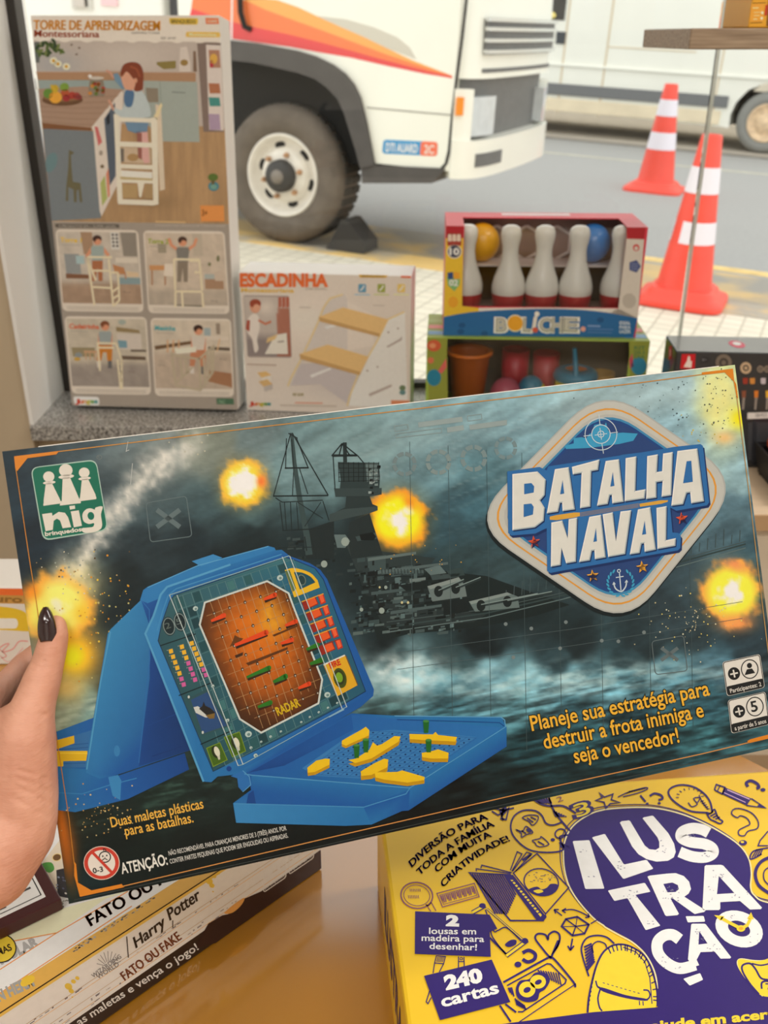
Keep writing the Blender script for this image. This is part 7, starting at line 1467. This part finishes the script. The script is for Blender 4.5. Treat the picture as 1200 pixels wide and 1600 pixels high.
P(K(ell(215, 322, 77, 72, n=36)), (236, 220, 206), 3); P(K(ell(215, 322, 74, 69, n=36)), (206, 66, 50), 3.3); P(K(ell(215, 322, 58, 55, n=36)), (236, 228, 218), 3.6)
L(K(ell(229, 296, 24, 23, n=24)), 1.7, (30, 28, 28), 4, closed=True); L(K(spline([(226, 274), (222, 262), (232, 264), (232, 272)], 3)), 1.2, (30, 28, 28), 4)
for x, y in ((220, 293), (237, 290)): P(K(ell(x, y, 3.4, 4, n=8)), (30, 28, 28), 4.1)
L(K(spline([(216, 312), (228, 303), (240, 309)], 3)), 1.4, (30, 28, 28), 4.1); L(K([(228, 296), (230, 300)]), 1, (30, 28, 28), 4.1)
L(K([(170, 270), (264, 368)]), 4.4, (206, 66, 50), 4.4); T('0-3', k(180, 366), k(222, 358), 8, (30, 28, 28), 4.6, bold=.02)
F.build('age_warning_sign', held, PRINT)
k, K = kk(740, 940, 2.6087)
WI = (232, 230, 224); BI = (34, 36, 38)
for q, s1, s2 in (([(1012, 246), (1166, 213), (1186, 350), (1032, 386)], 'Participantes: 2', 'p'), ([(1034, 402), (1188, 366), (1206, 500), (1050, 538)], 'a partir de 5 anos', '5')):
    P(rrect(K(q), 5), WI, 3); m = quad_map(K(q)); ins = [m(.02, .02), m(.98, .02), m(.98, .98), m(.02, .98)]; L(rrect(ins, 4.5), 1.2, BI, 3.4, closed=True)
    P(rrect([m(.02, .72), m(.98, .72), m(.98, .98), m(.02, .98)], 3), BI, 3.3)
    c1_ = m(.26, .40); c2_ = m(.68, .37); P(ell(*c1_, 9.5, 10, n=22), BI, 3.5); L([(c1_[0] - 6, c1_[1] + 1.3), (c1_[0] + 6, c1_[1] - 1.3)], 2.4, WI, 3.8); L([(c1_[0] - 1.2, c1_[1] - 6), (c1_[0] + 1.2, c1_[1] + 6)], 2.4, WI, 3.8)
    L(ell(*c2_, 13, 14.5, n=28), 1.6, BI, 3.6, closed=True)
    if s2 == 'p': P(ell(c2_[0] - .5, c2_[1] - 5.5, 4, 4.2, n=14), BI, 3.7); P([(c2_[0] - 8, c2_[1] + 9.5), (c2_[0] - 4.5, c2_[1] + .5), (c2_[0] + 3.5, c2_[1] - 1), (c2_[0] + 8.5, c2_[1] + 6)], BI, 3.7)
    else: T('5', (c2_[0] - 4.5, c2_[1] + 8.5), (c2_[0] + 5, c2_[1] + 6.5), 16, BI, 3.7, bold=.02)
    T(s1, m(.1, .93), m(.92, .93), 6.6, WI, 3.7, bold=.01)
F.build('player_icons', held, PRINT)

# ---- picture of the two blue folding game cases
k5, K5 = kk(70, 840, 2.9268); k6, K6 = kk(300, 840, 3.75); k7, K7 = kk(340, 1080, 2.5)
B1 = (40, 116, 180); B2 = (30, 92, 168); B3 = (24, 70, 142); B4 = (58, 136, 196); B5 = (18, 52, 108)
# rear case
G(K5([(20, 900), (232, 820), (222, 1060), (20, 1060)]), [B1, B2, B2, B1], 1.0); P(K5([(40, 935), (215, 880), (200, 1050), (40, 1052)]), (52, 112, 172), 1.3)
for i in range(6): L(K5([(50, 955 + 16 * i), (200, 940 + 18 * i)]), 1, (34, 86, 150), 1.4)
P(K5([(40, 930), (134, 905), (136, 940), (60, 966), (40, 966)]), (226, 184, 30), 1.6); P(K5([(40, 975), (195, 975), (196, 1020), (85, 1022), (84, 1046), (40, 1046)]), (230, 188, 30), 1.6); L(K5([(70, 985), (195, 986)]), 2, (244, 210, 60), 1.7)
G(K5([(20, 1050), (190, 1058), (330, 1090), (640, 985), (660, 1060), (380, 1195), (140, 1255), (20, 1250)]), [B1, B1, B2, B3, B3, B2, B1, B1], 1.5); L(K5([(40, 1165), (170, 1172), (300, 1130), (420, 1100)]), 1.4, B4, 1.7); P(K5([(290, 1095), (335, 1085), (350, 1110), (345, 1200), (310, 1180)]), B4, 1.6)
G(K5([(288, 440), (300, 420), (440, 285), (560, 210), (700, 150), (760, 600), (700, 960), (330, 1085), (250, 1102), (190, 1075), (186, 1040)]), [(52, 132, 188), (56, 138, 192), B4, B1, B2, B3, B3, B2, B1, (46, 122, 184), (46, 124, 186)], 2.0)
G(K5([(440, 285), (560, 215), (620, 640), (700, 960), (430, 1045), (480, 640), (478, 400)]), [B2, B2, B5, B5, B3, B3, B3], 2.2); L(K5([(300, 430), (255, 660), (192, 1060)]), 2.2, (80, 158, 206), 2.3); L(K5([(440, 284), (478, 330), (480, 560), (430, 1030)]), 1.4, (44, 110, 180), 2.4)
L(K5([(490, 1000), (700, 930)]), 1.2, (20, 54, 116), 2.4); L(K5([(470, 860), (640, 790)]), 1, (26, 70, 140), 2.4); P(K5(ell(330, 975, 14, 26, n=14)), (56, 130, 190), 2.3)
# hinge top edge and latch
P(K5([(436, 285), (450, 240), (470, 225), (700, 125), (1020, 38), (1050, 46), (1060, 66), (800, 140), (560, 225), (545, 270), (470, 300)]), (48, 126, 190), 2.6); P(K5([(672, 108), (770, 76), (812, 92), (716, 132)]), (62, 140, 200), 2.8); L(K5([(470, 228), (700, 128), (1022, 40)]), 1.2, (96, 168, 214), 2.9)
# front lid
outer = [(227, 990), (240, 962), (251, 929), (261, 917), (360, 882), (428, 860), (440, 859), (453, 869), (484, 880), (500, 890), (511, 905), (584, 1077), (583, 1087), (564, 1104), (440, 1176), (388, 1208), (340, 1213), (330, 1222), (318, 1221)]
G(outer, [B4, B4, B4, B1, B1, B1, B1, B2, B2, B2, B2, B2, B2, B2, B2, B1, B1, B1, B1], 3.0)
L(outer[-1:] + outer[:5], 3.2, (84, 160, 208), 3.2); L([(246, 985), (254, 955), (263, 930), (275, 920), (440, 866)], 2, (66, 142, 198), 3.3)
inner = [(247, 1001), (253, 973), (265, 939), (272, 930), (446, 871), (460, 875), (492, 888), (505, 905), (571, 1080), (532, 1103), (440, 1152), (333, 1205)]
G(inner, [(46, 86, 96), (48, 90, 100), (60, 104, 112), (54, 98, 106), (70, 124, 130), (48, 110, 130), (40, 108, 138), (40, 104, 136), (36, 90, 116), (44, 96, 116), (50, 100, 120), (40, 84, 92)], 3.5)
L(inner, 1.2, (20, 50, 90), 3.6, closed=True)
# grid of small tiles around the radar screen
m = quad_map([(272, 934), (458, 874), (545, 1092), (352, 1196)])
for i in range(15):
    L([m(i / 14, 0), m(i / 14, 1)], .8, (96, 136, 140), 3.7); L([m(0, i / 14), m(1, i / 14)], .8, (84, 124, 128), 3.7)
random.seed(3)
for i in range(14):
    for j in range(14):
        if random.random() < .5: P([m((i + .1) / 14, (j + .1) / 14), m((i + .9) / 14, (j + .1) / 14), m((i + .9) / 14, (j + .9) / 14), m((i + .1) / 14, (j + .9) / 14)], random.choice([(30, 66, 74), (44, 92, 98), (66, 118, 122), (36, 78, 86)]), 3.65)
octo = K6([(75, 380), (440, 255), (565, 325), (592, 400), (762, 830), (740, 970), (405, 1142), (280, 1062), (45, 510)])
def radar(X, Y):
    c = np.zeros(X.shape + (3,)) + np.array([58, 34, 20.]); n = ns(X, Y, 9, 9, 0, 7)
    c = mixc(c, (206, 104, 20), soft(X, Y, 408, 1010, 74, 100, -24, 3) * (.6 + .6 * n)); c = mixc(c, (232, 122, 24), soft(X, Y, 400, 985, 46, 60, -24) * .8); c = mixc(c, (236, 172, 40), soft(X, Y, 424, 966, 22, 30, -24) * (.4 + .8 * n)); c = mixc(c, (196, 100, 26), soft(X, Y, 420, 1060, 40, 34) * .6)
    return c
xs = np.linspace(300, 515, 90); ys = np.linspace(900, 1150, 100); XX, YY = np.meshgrid(xs, ys)
from mathutils.geometry import intersect_point_line
def inside_poly(x, y, q):
    r = False; j = len(q) - 1
    for i in range(len(q)):
        if (q[i][1] > y) != (q[j][1] > y) and x < (q[j][0] - q[i][0]) * (y - q[i][1]) / (q[j][1] - q[i][1]) + q[i][0]: r = not r
        j = i
    return r
P(octo, (62, 36, 20), 3.9)
n0 = len(F.v); f0 = len(F.f); F.gridxy(XX, YY, radar, 4.0)
# keep only the cells of the round-cornered screen
F.f = F.f[:f0] + [f for f in F.f[f0:] if all(inside_poly(XX.ravel()[i - n0], YY.ravel()[i - n0], octo) for i in f)]
L(octo, 2.8, (206, 216, 212), 4.6, closed=True)
rm = quad_map([k6(60, 390), k6(560, 215), k6(800, 960), k6(330, 1150)])
for i in range(1, 11):
    a = [rm(i / 11, t / 8) for t in range(9)]; a = [p for p in a if inside_poly(*p, octo)]; L(a, .7, (190, 150, 100), 4.3)
    a = [rm(t / 8, i / 11) for t in range(9)]; a = [p for p in a if inside_poly(*p, octo)]; L(a, .7, (176, 134, 86), 4.3)
for i in range(10):
    for j in range(10):
        p = rm((i + .5) / 11 + .045, (j + .5) / 11 + .045)
        if inside_poly(*p, octo) and (i * 7 + j * 3) % 2 == 0: P(ell(*p, 2.4, 2.8, n=10), (70, 50, 34), 4.4); P(ell(p[0] + .3, p[1] + .4, 1.1, 1.3, n=8), (206, 196, 180), 4.5)
P(K6([(240, 600), (250, 570), (275, 585), (300, 590), (280, 612), (220, 640)]), (104, 60, 20), 4.35); P(K6([(315, 735), (560, 640), (560, 655), (330, 750)]), (96, 54, 18), 4.35); P(K6([(470, 570), (620, 510), (620, 520), (480, 580)]), (96, 54, 18), 4.35); P(K6([(250, 690), (300, 670), (296, 690), (258, 706)]), (70, 40, 20), 4.35)
RR = (230, 76, 30); GN = (46, 120, 36)
for a, b, c, w_ in (((112, 488), (188, 455), RR, 7), ((420, 362), (486, 335), RR, 7), ((545, 515), (608, 490), RR, 7), ((250, 630), (435, 555), RR, 8), ((520, 620), (585, 598), RR, 7), ((622, 882), (686, 855), RR, 7), ((320, 818), (452, 762), GN, 7), ((475, 845), (548, 812), GN, 8), ((385, 992), (460, 965), GN, 7), ((670, 655), (735, 628), GN, 7), ((690, 740), (760, 715), GN, 8)):
    L(K6([(a[0] + 4, a[1] + 8), (b[0] + 4, b[1] + 8)]), w_, (56, 34, 16), 5.0); L(K6([a, b]), w_ * .55, c, 5.3, w1=w_ * 1.05); P(K6(ell(b[0], b[1], w_ * 1.7, w_ * 2.0, n=12)), c, 5.3)
T('RADAR', k6(505, 1042), k6(636, 984), 13, (214, 180, 30), 5, bold=.03)
# instruments on the left
for cx, cy in ((568, 405), (618, 385)): P(K5(ell(cx, cy, 29, 44, -12, n=22)), (24, 40, 46), 4); L(K5(ell(cx, cy, 25, 38, -12, n=22)), 1.3, (130, 150, 150), 4.2, closed=True); T('2' if cx < 600 else '5', k5(cx - 14, cy + 14), k5(cx + 10, cy + 6), 9, (96, 112, 110), 4.3)
for (x0, y0), (x1, y1), ny_ in (((576, 520), (634, 672), 5), ((626, 500), (686, 650), 3), ((671, 484), (736, 628), 5)):
    for i in range(7):
        x, y = x0 + (x1 - x0) * i / 6, y0 + (y1 - y0) * i / 6; P(K5([(x - 10, y - 8), (x + 8, y - 13), (x + 12, y + 6), (x - 6, y + 11)]), (234, 182, 50) if i < ny_ else (206, 96, 160), 4.2); L(K5([(x - 18, y - 4), (x - 12, y - 6)]), 1.2, (150, 160, 150), 4.2)
for a, b in (((528, 494), (690, 440)), ((612, 722), (770, 660)), ((712, 945), (860, 880))): L(K5([a, b]), 1.6, (14, 30, 36), 4.2)
P(K5([(650, 735), (745, 690), (850, 860), (720, 905)]), (48, 84, 92), 4.1); P(K5([(668, 742), (742, 706), (832, 858), (722, 896)]), (44, 78, 128), 4.3); P(K5([(680, 775), (700, 770), (740, 800), (760, 820), (735, 822), (690, 800)]), (206, 210, 206), 4.5); P(K5([(705, 782), (720, 770), (726, 748), (734, 768), (756, 778), (778, 798), (775, 824), (740, 812)]), (40, 36, 34), 4.6); P(K5([(735, 812), (778, 802), (775, 826), (752, 828)]), (126, 100, 50), 4.7)
for x, y in ((658, 728), (722, 890), (770, 678), (838, 834)): P(K5(ell(x, y, 5, 7, n=10)), (206, 214, 208), 4.6)
for q, bx, by in (([(740, 962), (800, 937), (834, 1015), (770, 1046)], 782, 985), ([(820, 912), (890, 888), (918, 975), (858, 1002)], 872, 944)): P(K5(q), (70, 104, 28), 4.5); L(K5(q), 1.2, (120, 150, 40), 4.7, closed=True); P(K5(ell(bx, by - 6, 19, 30, -20, n=16)), (40, 50, 26), 4.7); P(K5(ell(bx + 5, by - 8, 12, 24, -20, n=16)), (222, 222, 200), 4.9); P(K5([(bx + 6, by + 14), (bx + 18, by + 10), (bx + 20, by + 28), (bx + 12, by + 30)]), (206, 206, 186), 4.9)
# instruments on the right
P(K6(spline([(543, 190), (600, 178), (690, 205), (735, 250)], 4) + [(748, 292), (598, 350)]), (234, 188, 40), 4.3); P(K6(spline([(596, 202), (640, 204), (690, 226), (718, 256)], 4) + [(722, 262), (632, 304)]), (30, 82, 100), 4.6); P(K6(ell(642, 248, 26, 34, -15, n=18)), (36, 66, 70), 4.7); L(K6(ell(642, 248, 22, 30, -15, n=18)), 1.3, (110, 130, 120), 4.8, closed=True); P(K6([(545, 195), (572, 190), (610, 300), (590, 318)]), (96, 120, 76), 4.6)
for i in range(5):
    ox, oy = 25 * i, 66 * i
    q = [(640 + ox, 372 + oy), (722 + ox, 340 + oy), (740 + ox, 390 + oy), (660 + ox, 425 + oy)]; q2_ = [(734 + ox, 336 + oy), (768 + ox, 326 + oy), (784 + ox, 380 + oy), (754 + ox, 392 + oy)]
    P(K6(q), (150, 40, 28), 4.3); P(K6([(q[0][0] + 34, q[0][1] - 4), (q[1][0] - 6, q[1][1] + 6), (q[2][0] - 6, q[2][1] - 4), (q[3][0] + 30, q[3][1] - 18)]), (232, 92, 40), 4.6); P(K6(q2_), (190, 50, 30), 4.3); P(K6([(q2_[0][0] + 8, q2_[0][1] + 4), (q2_[1][0] - 4, q2_[1][1] + 8), (q2_[2][0] - 8, q2_[2][1] - 8), (q2_[3][0] + 4, q2_[3][1] - 8)]), (240, 100, 60), 4.6)
    L(K6([(640 + ox, 376 + oy), (770 + ox, 328 + oy)]), 1.2, (224, 180, 60) if i < 4 else (120, 60, 50), 4.8)
P(K6([(630, 380), (650, 374), (760, 690), (745, 700)]), (80, 60, 100), 4.9) if False else None
P(K6([(770, 745), (895, 688), (968, 865), (848, 930)]), (224, 172, 40), 4.5); L(K6([(770, 745), (895, 688)]), 2.2, (226, 230, 220), 4.8); T('FIRE', k6(812, 766), k6(872, 742), 9, (200, 40, 30), 5, bold=.04); P(K6(ell(866, 822, 38, 60, -14, n=22)), (70, 80, 26), 5); P(K6(ell(864, 818, 28, 44, -14, n=22)), (52, 60, 26), 5.2); P(K6(ell(862, 818, 20, 30, -14, n=20)), (122, 168, 44), 5.4); L(K6([(900, 690), (970, 862)]), 1.2, (120, 84, 20), 4.8)
# clear cover sheet edges and glints
for a, b in ((k5(570, 262), k5(884, 1042)), (k5(604, 262), k5(906, 1036)), (k6(528, 112), k6(880, 1004)), (k6(572, 108), k6(906, 992))): L([a, b], 1.2, (196, 214, 214), 5.6)
L([k5(570, 262), k6(570, 106)], 1.2, (150, 186, 190), 5.5); L([k5(884, 1042), k5(906, 1036), k6(905, 990)], 1, (150, 190, 200), 5.5)
for x, y, r in ((20, 415, 15), (515, 235, 18), (330, 1150, 20), (792, 920, 18), (372, 1275, 12), (205, 1070, 10), (122, 870, 9), (460, 1165, 8), (345, 1230, 9), (405, 1195, 7), (520, 1135, 7), (640, 1080, 7), (690, 1050, 7), (742, 1022, 7), (796, 996, 7), (850, 968, 7)): P(K6(ell(x, y, r, r * .9, -20, n=14)), (186, 208, 206), 5.5); P(K6(ell(x + 2, y + 2, r * .5, r * .45, -20, n=10)), (110, 140, 140), 5.7)
L(K6([(800, 1050), (890, 1005)]), 2.2, (130, 176, 206), 5.6)
# hinge clip
P(K5([(850, 1090), (905, 1065), (935, 1090), (942, 1130), (905, 1162), (885, 1140), (880, 1100)]), (44, 112, 184), 3.6); L(K5([(905, 1065), (935, 1092), (942, 1130), (905, 1162)]), 1.2, (86, 156, 210), 3.8); P(K5(ell(842, 1056, 12, 12, n=12)), (24, 66, 140), 3.7)
# lower tray
G(K7([(60, 437), (130, 385), (120, 325), (104, 300), (310, 190), (522, 86), (690, 95), (1108, 101), (1128, 140), (1128, 215), (745, 465), (720, 467), (600, 520), (500, 525), (72, 513)]), [B1, B2, B2, B1, B2, B2, B1, B1, B1, B2, B1, B1, B1, B1, B4], 3.2)
G(K7([(110, 318), (522, 92), (1118, 142), (750, 374), (132, 326)]), [B2, (36, 100, 176), (44, 116, 186), B1, B2], 3.4); G(K7([(120, 318), (522, 92), (530, 150), (260, 290)]), [B3, B2, B2, B3], 3.5)
G(K7([(532, 160), (690, 150), (1010, 178), (760, 352), (380, 330), (330, 300)]), [(56, 126, 190)] * 6, 3.6)
tm_ = quad_map(K7([(560, 150), (1010, 182), (770, 345), (330, 322)]))
for i in range(13): L([tm_(i / 12, 0), tm_(i / 12, 1)], .8, (40, 100, 170), 3.8); L([tm_(0, i / 12), tm_(1, i / 12)], .8, (40, 100, 170), 3.8)
for i in range(12):
    for j in range(12): P(ell(*tm_((i + .5) / 12, (j + .5) / 12), 1.7, 1.1, -10, n=8), (18, 50, 104), 4)
G(K7([(132, 326), (750, 376), (738, 398), (575, 452), (140, 440), (130, 390)]), [B1, B1, B2, B2, B2, B2], 4.2); L(K7([(104, 322), (132, 327), (750, 377), (1122, 140)]), 1.6, (80, 152, 206), 4.5); P(K7([(120, 400), (140, 386), (150, 440), (112, 440)]), B3, 4.3); L(K7([(62, 438), (570, 452), (735, 400), (750, 378)]), 1.5, (72, 146, 202), 4.5)
G(K7([(62, 440), (570, 454), (600, 520), (500, 525), (74, 513)]), [B4, B1, B1, B1, B4], 4.4); G(K7([(570, 454), (735, 402), (750, 380), (745, 465), (720, 467), (600, 520)]), [B2, B2, B2, B2, B2, B1], 4.4); G(K7([(750, 380), (1126, 142), (1128, 215), (745, 465)]), [B1, B1, B2, B2], 4.4); L(K7([(690, 96), (1106, 101), (1120, 112), (1124, 140)]), 1.6, (90, 160, 210), 4.5); L(K7([(700, 110), (1100, 122), (1118, 136)]), 1.2, B3, 4.5)
YS = (240, 198, 30); YD = (196, 150, 20)
def boat(q, sh, lay):
    P(K7([(x, y + sh) for x, y in q]), YD, lay); P(K7(q), YS, lay + .4)
boat([(485, 192), (560, 150), (578, 138), (592, 152), (590, 172), (500, 212), (484, 205)], 10, 5); boat([(510, 268), (540, 262), (592, 228), (606, 198), (622, 212), (640, 206), (690, 174), (714, 176), (706, 196), (600, 262), (536, 280)], 14, 5.0); boat([(350, 298), (385, 270), (420, 262), (438, 264), (436, 286), (380, 314), (352, 318)], 12, 5.1); boat([(748, 166), (840, 168), (850, 158), (860, 170), (934, 178), (928, 196), (800, 190), (750, 186)], 14, 5.0); boat([(796, 240), (840, 232), (860, 226), (902, 240), (898, 262), (830, 262), (798, 256)], 14, 5.2); boat([(558, 312), (612, 280), (650, 262), (666, 266), (662, 296), (600, 326), (560, 330)], 16, 5.3); boat([(612, 316), (700, 314), (720, 308), (808, 334), (806, 346), (740, 356), (650, 344), (616, 336)], 14, 5.4)
for x, y, h_ in ((542, 210, 50), (578, 188, 50), (813, 116, 46), (823, 190, 48)): P(K7([(x - 12, y), (x + 12, y), (x + 9, y + h_), (x - 8, y + h_)]), (30, 104, 40), 6.2); P(K7(ell(x, y, 12, 5, n=12)), (70, 140, 70), 6.4)
F.build('game_case_picture', held, PRINT)
# ================================================================ the hand that holds the box
from mathutils.bvhtree import BVHTree
def hp(x, y, yo): return on_plane(x, y, HB_O + hy * yo, hy)
m_skin = bpy.data.materials.new('skin'); m_skin.use_nodes = True; nt = m_skin.node_tree; b = nt.nodes['Principled BSDF']
b.inputs['Roughness'].default_value = .5; b.inputs['Subsurface Weight'].default_value = .12; b.inputs['Subsurface Radius'].default_value = (.008, .003, .0015); b.inputs['Specular IOR Level'].default_value = .35
tc = nt.nodes.new('ShaderNodeTexCoord'); n1 = nt.nodes.new('ShaderNodeTexNoise'); n1.inputs['Scale'].default_value = 38; n1.inputs['Detail'].default_value = 5
rp = nt.nodes.new('ShaderNodeValToRGB'); rp.color_ramp.elements[0].position = .3; rp.color_ramp.elements[1].position = .7
rp.color_ramp.elements[0].color = lin((196, 138, 114), .95); rp.color_ramp.elements[1].color = lin((220, 166, 142), .95)
nt.links.new(tc.outputs['Object'], n1.inputs[0]); nt.links.new(n1.outputs['Fac'], rp.inputs[0]); nt.links.new(rp.outputs[0], b.inputs['Base Color'])
mp = nt.nodes.new('ShaderNodeMapping'); mp.inputs['Rotation'].default_value = (0, R(20), 0); mp.inputs['Scale'].default_value = (160, 160, 560); n2 = nt.nodes.new('ShaderNodeTexNoise'); n2.inputs['Scale'].default_value = 1; n2.inputs['Detail'].default_value = 5
nt.links.new(tc.outputs['Object'], mp.inputs[0]); nt.links.new(mp.outputs[0], n2.inputs[0]); bp = nt.nodes.new('ShaderNodeBump'); bp.inputs['Strength'].default_value = .35; bp.inputs['Distance'].default_value = .0014
nt.links.new(n2.outputs['Fac'], bp.inputs['Height']); nt.links.new(bp.outputs[0], b.inputs['Normal'])
base = hp(0, 1250, .0)
person = thing('person', 'hand with a dark-painted thumbnail gripping the left end of the dark teal game box', 'person', None, base)
chains = [
 # thumb, lying on the front of the box
 [(87, 978, -.0068, .0064), (85, 992, -.0082, .0080), (81, 1012, -.0092, .0088), (74, 1038, -.0098, .0094), (66, 1062, -.0110, .0108), (55, 1094, -.0128, .0118), (46, 1124, -.0140, .0140), (39, 1158, -.0150, .0172), (36, 1200, -.0140, .0188), (37, 1245, -.0125, .0192), (40, 1280, -.0115, .0178)],
 # ball of the thumb, heel and wrist
 [(46, 1124, -.0140, .0140), (10, 1160, -.002, .0190), (-10, 1220, .004, .0220), (2, 1275, -.002, .0238), (-24, 1330, -.008, .0262), (-80, 1402, -.020, .0262), (-170, 1510, -.05, .030), (-300, 1660, -.10, .036)],
 [(40, 1280, -.0115, .0178), (20, 1300, -.009, .0235), (-20, 1350, -.012, .0262)],
 # palm behind the ball of the thumb
 [(10, 1160, -.002, .0190), (-46, 1140, .006, .0150), (-50, 1180, .012, .0160), (-40, 1240, .016, .0170), (-24, 1300, .012, .0190)],
 # index, middle, ring and little finger curling round behind
 [(-46, 1140, .006, .0130), (-20, 1100, .020, .0098), (10, 1072, .046, .0090), (38, 1040, .0655, .0084), (66, 1018, .0648, .0080), (124, 994, .0640, .0076), (164, 990, .0630, .0068)],
 [(-50, 1168, .010, .0130), (-20, 1140, .030, .0098), (14, 1128, .058, .0092), (44, 1116, .0665, .0088), (80, 1103, .0655, .0083), (146, 1086, .0645, .0079), (192, 1080, .0632, .0070)],
 [(-46, 1212, .014, .0130), (-14, 1192, .036, .0096), (24, 1184, .062, .0090), (52, 1176, .0662, .0085), (84, 1166, .0645, .0082), (146, 1150, .0640, .0076), (186, 1144, .0628, .0068)],
 [(-36, 1252, .016, .0120), (-4, 1240, .040, .0086), (34, 1234, .0625, .0078), (90, 1222, .0632, .0072), (136, 1212, .0628, .0066), (166, 1206, .0620, .0060)],
]
mb = MB()
for ch in chains:
    pts = [hp(x, y, yo) for x, y, yo, r in ch]; rs = [c[3] for c in ch]
    P2, R2 = [], []
    for i in range(len(pts) - 1):
        for t in (0, .25, .5, .75): P2.append(pts[i].lerp(pts[i + 1], t)); R2.append(rs[i] + (rs[i + 1] - rs[i]) * t)
    P2.append(pts[-1]); R2.append(rs[-1])
    for p, r in zip(P2, R2): mb.ball(p, r, 16, 10)
    for i in range(len(P2) - 1): mb.tube([P2[i], P2[i + 1]], [R2[i], R2[i + 1]], 16)
hand = mb.build('hand', m_skin, person)
rm_ = hand.modifiers.new('skin_surface', 'REMESH'); rm_.mode = 'VOXEL'; rm_.voxel_size = .0013; rm_.use_smooth_shade = True
sm_ = hand.modifiers.new('skin_smooth', 'SMOOTH'); sm_.factor = .5; sm_.iterations = 9
bpy.context.view_layer.update()
dg = bpy.context.evaluated_depsgraph_get(); me = bpy.data.meshes.new_from_object(hand.evaluated_get(dg)); hand.modifiers.clear(); hand.data = me
me.polygons.foreach_set('use_smooth', [True] * len(me.polygons))
if not me.materials: me.materials.append(m_skin)
# creases at the thumb joint and the wrist: small dents pressed into the surface
Xi = person.matrix_world.inverted()
def crease(pts, depth, wd):
    C_ = [Xi @ (hp(x, y, yo)) for x, y, yo in pts]; view = (Xi.to_3x3() @ hy).normalized()
    for v in me.vertices:
        for i in range(len(C_) - 1):
            a, b_ = C_[i], C_[i + 1]; ab_ = b_ - a; q = v.co - a; q = q - view * q.dot(view); ab2 = ab_ - view * ab_.dot(view); t = max(0, min(1, q.dot(ab2) / ab2.length_squared)); d = (q - ab2 * t).length
            if d < wd * 2.5 and (v.co - a).dot(view) < .004:
                v.co += view * depth * math.exp(-(d / wd) ** 2) * (1 - .5 * abs(2 * t - 1)); break
for pts, d in (([(46, 1024, -.014), (58, 1030, -.018), (72, 1034, -.018)], .0007), ([(44, 1034, -.014), (56, 1039, -.018), (76, 1044, -.018)], .0006), ([(66, 1113, -.02), (74, 1117, -.02), (84, 1122, -.016)], .0012),
               ([(30, 1200, -.028), (58, 1208, -.026), (84, 1218, -.018)], .0008), ([(26, 1212, -.028), (56, 1222, -.026), (86, 1236, -.016)], .0007), ([(24, 1226, -.03), (54, 1238, -.026), (86, 1256, -.016)], .0007), ([(20, 1244, -.03), (50, 1258, -.026), (84, 1276, -.016)], .0006)):
    crease(pts, d, .0012)
me.update()
# nails: the dark thumbnail follows the thumb, the others lie hidden behind the box
bvh = BVHTree.FromPolygons([hand.matrix_world @ v.co for v in me.vertices], [list(p.vertices) for p in me.polygons])
m_nail = mat('dark_nail_polish', (34, 10, 16), .18, coat=.6, g=.8)
axis = [(71.5, 950), (72, 960), (73, 975), (74, 990), (74.5, 1001)]; half = [1.2, 7.5, 11.8, 12.6, 9.0]
ax_s = spline(axis, 5); hf_s = [p[1] for p in spline([(i, h) for i, h in enumerate(half)], 5)]
N, Wn = len(ax_s), 9; grid_ = []
for i in range(N):
    row = []
    for j in range(Wn):
        t = -1 + 2 * j / (Wn - 1); x = ax_s[i][0] + hf_s[i] * t; y = ax_s[i][1] + 1.6 * t * t * (1 if i > N * .7 else -.3); d = ray(x, y).normalized(); h = bvh.ray_cast(CAM, d)
        yo = -(.0168 - .0022 * t * t - .0035 * max(0, (.42 - i / N)) / .42)
        p = hp(x, y, yo); row.append(p)
    grid_.append(row)
mb = MB(); vs = [p for r_ in grid_ for p in r_]; mb.add(vs, [(i * Wn + j, i * Wn + j + 1, (i + 1) * Wn + j + 1, (i + 1) * Wn + j) for i in range(N - 1) for j in range(Wn - 1)], 0, True)
nail = mb.build('thumb_nail', m_nail, person, 'dark burgundy thumbnail')
so = nail.modifiers.new('thickness', 'SOLIDIFY'); so.thickness = .0022; so.offset = 0
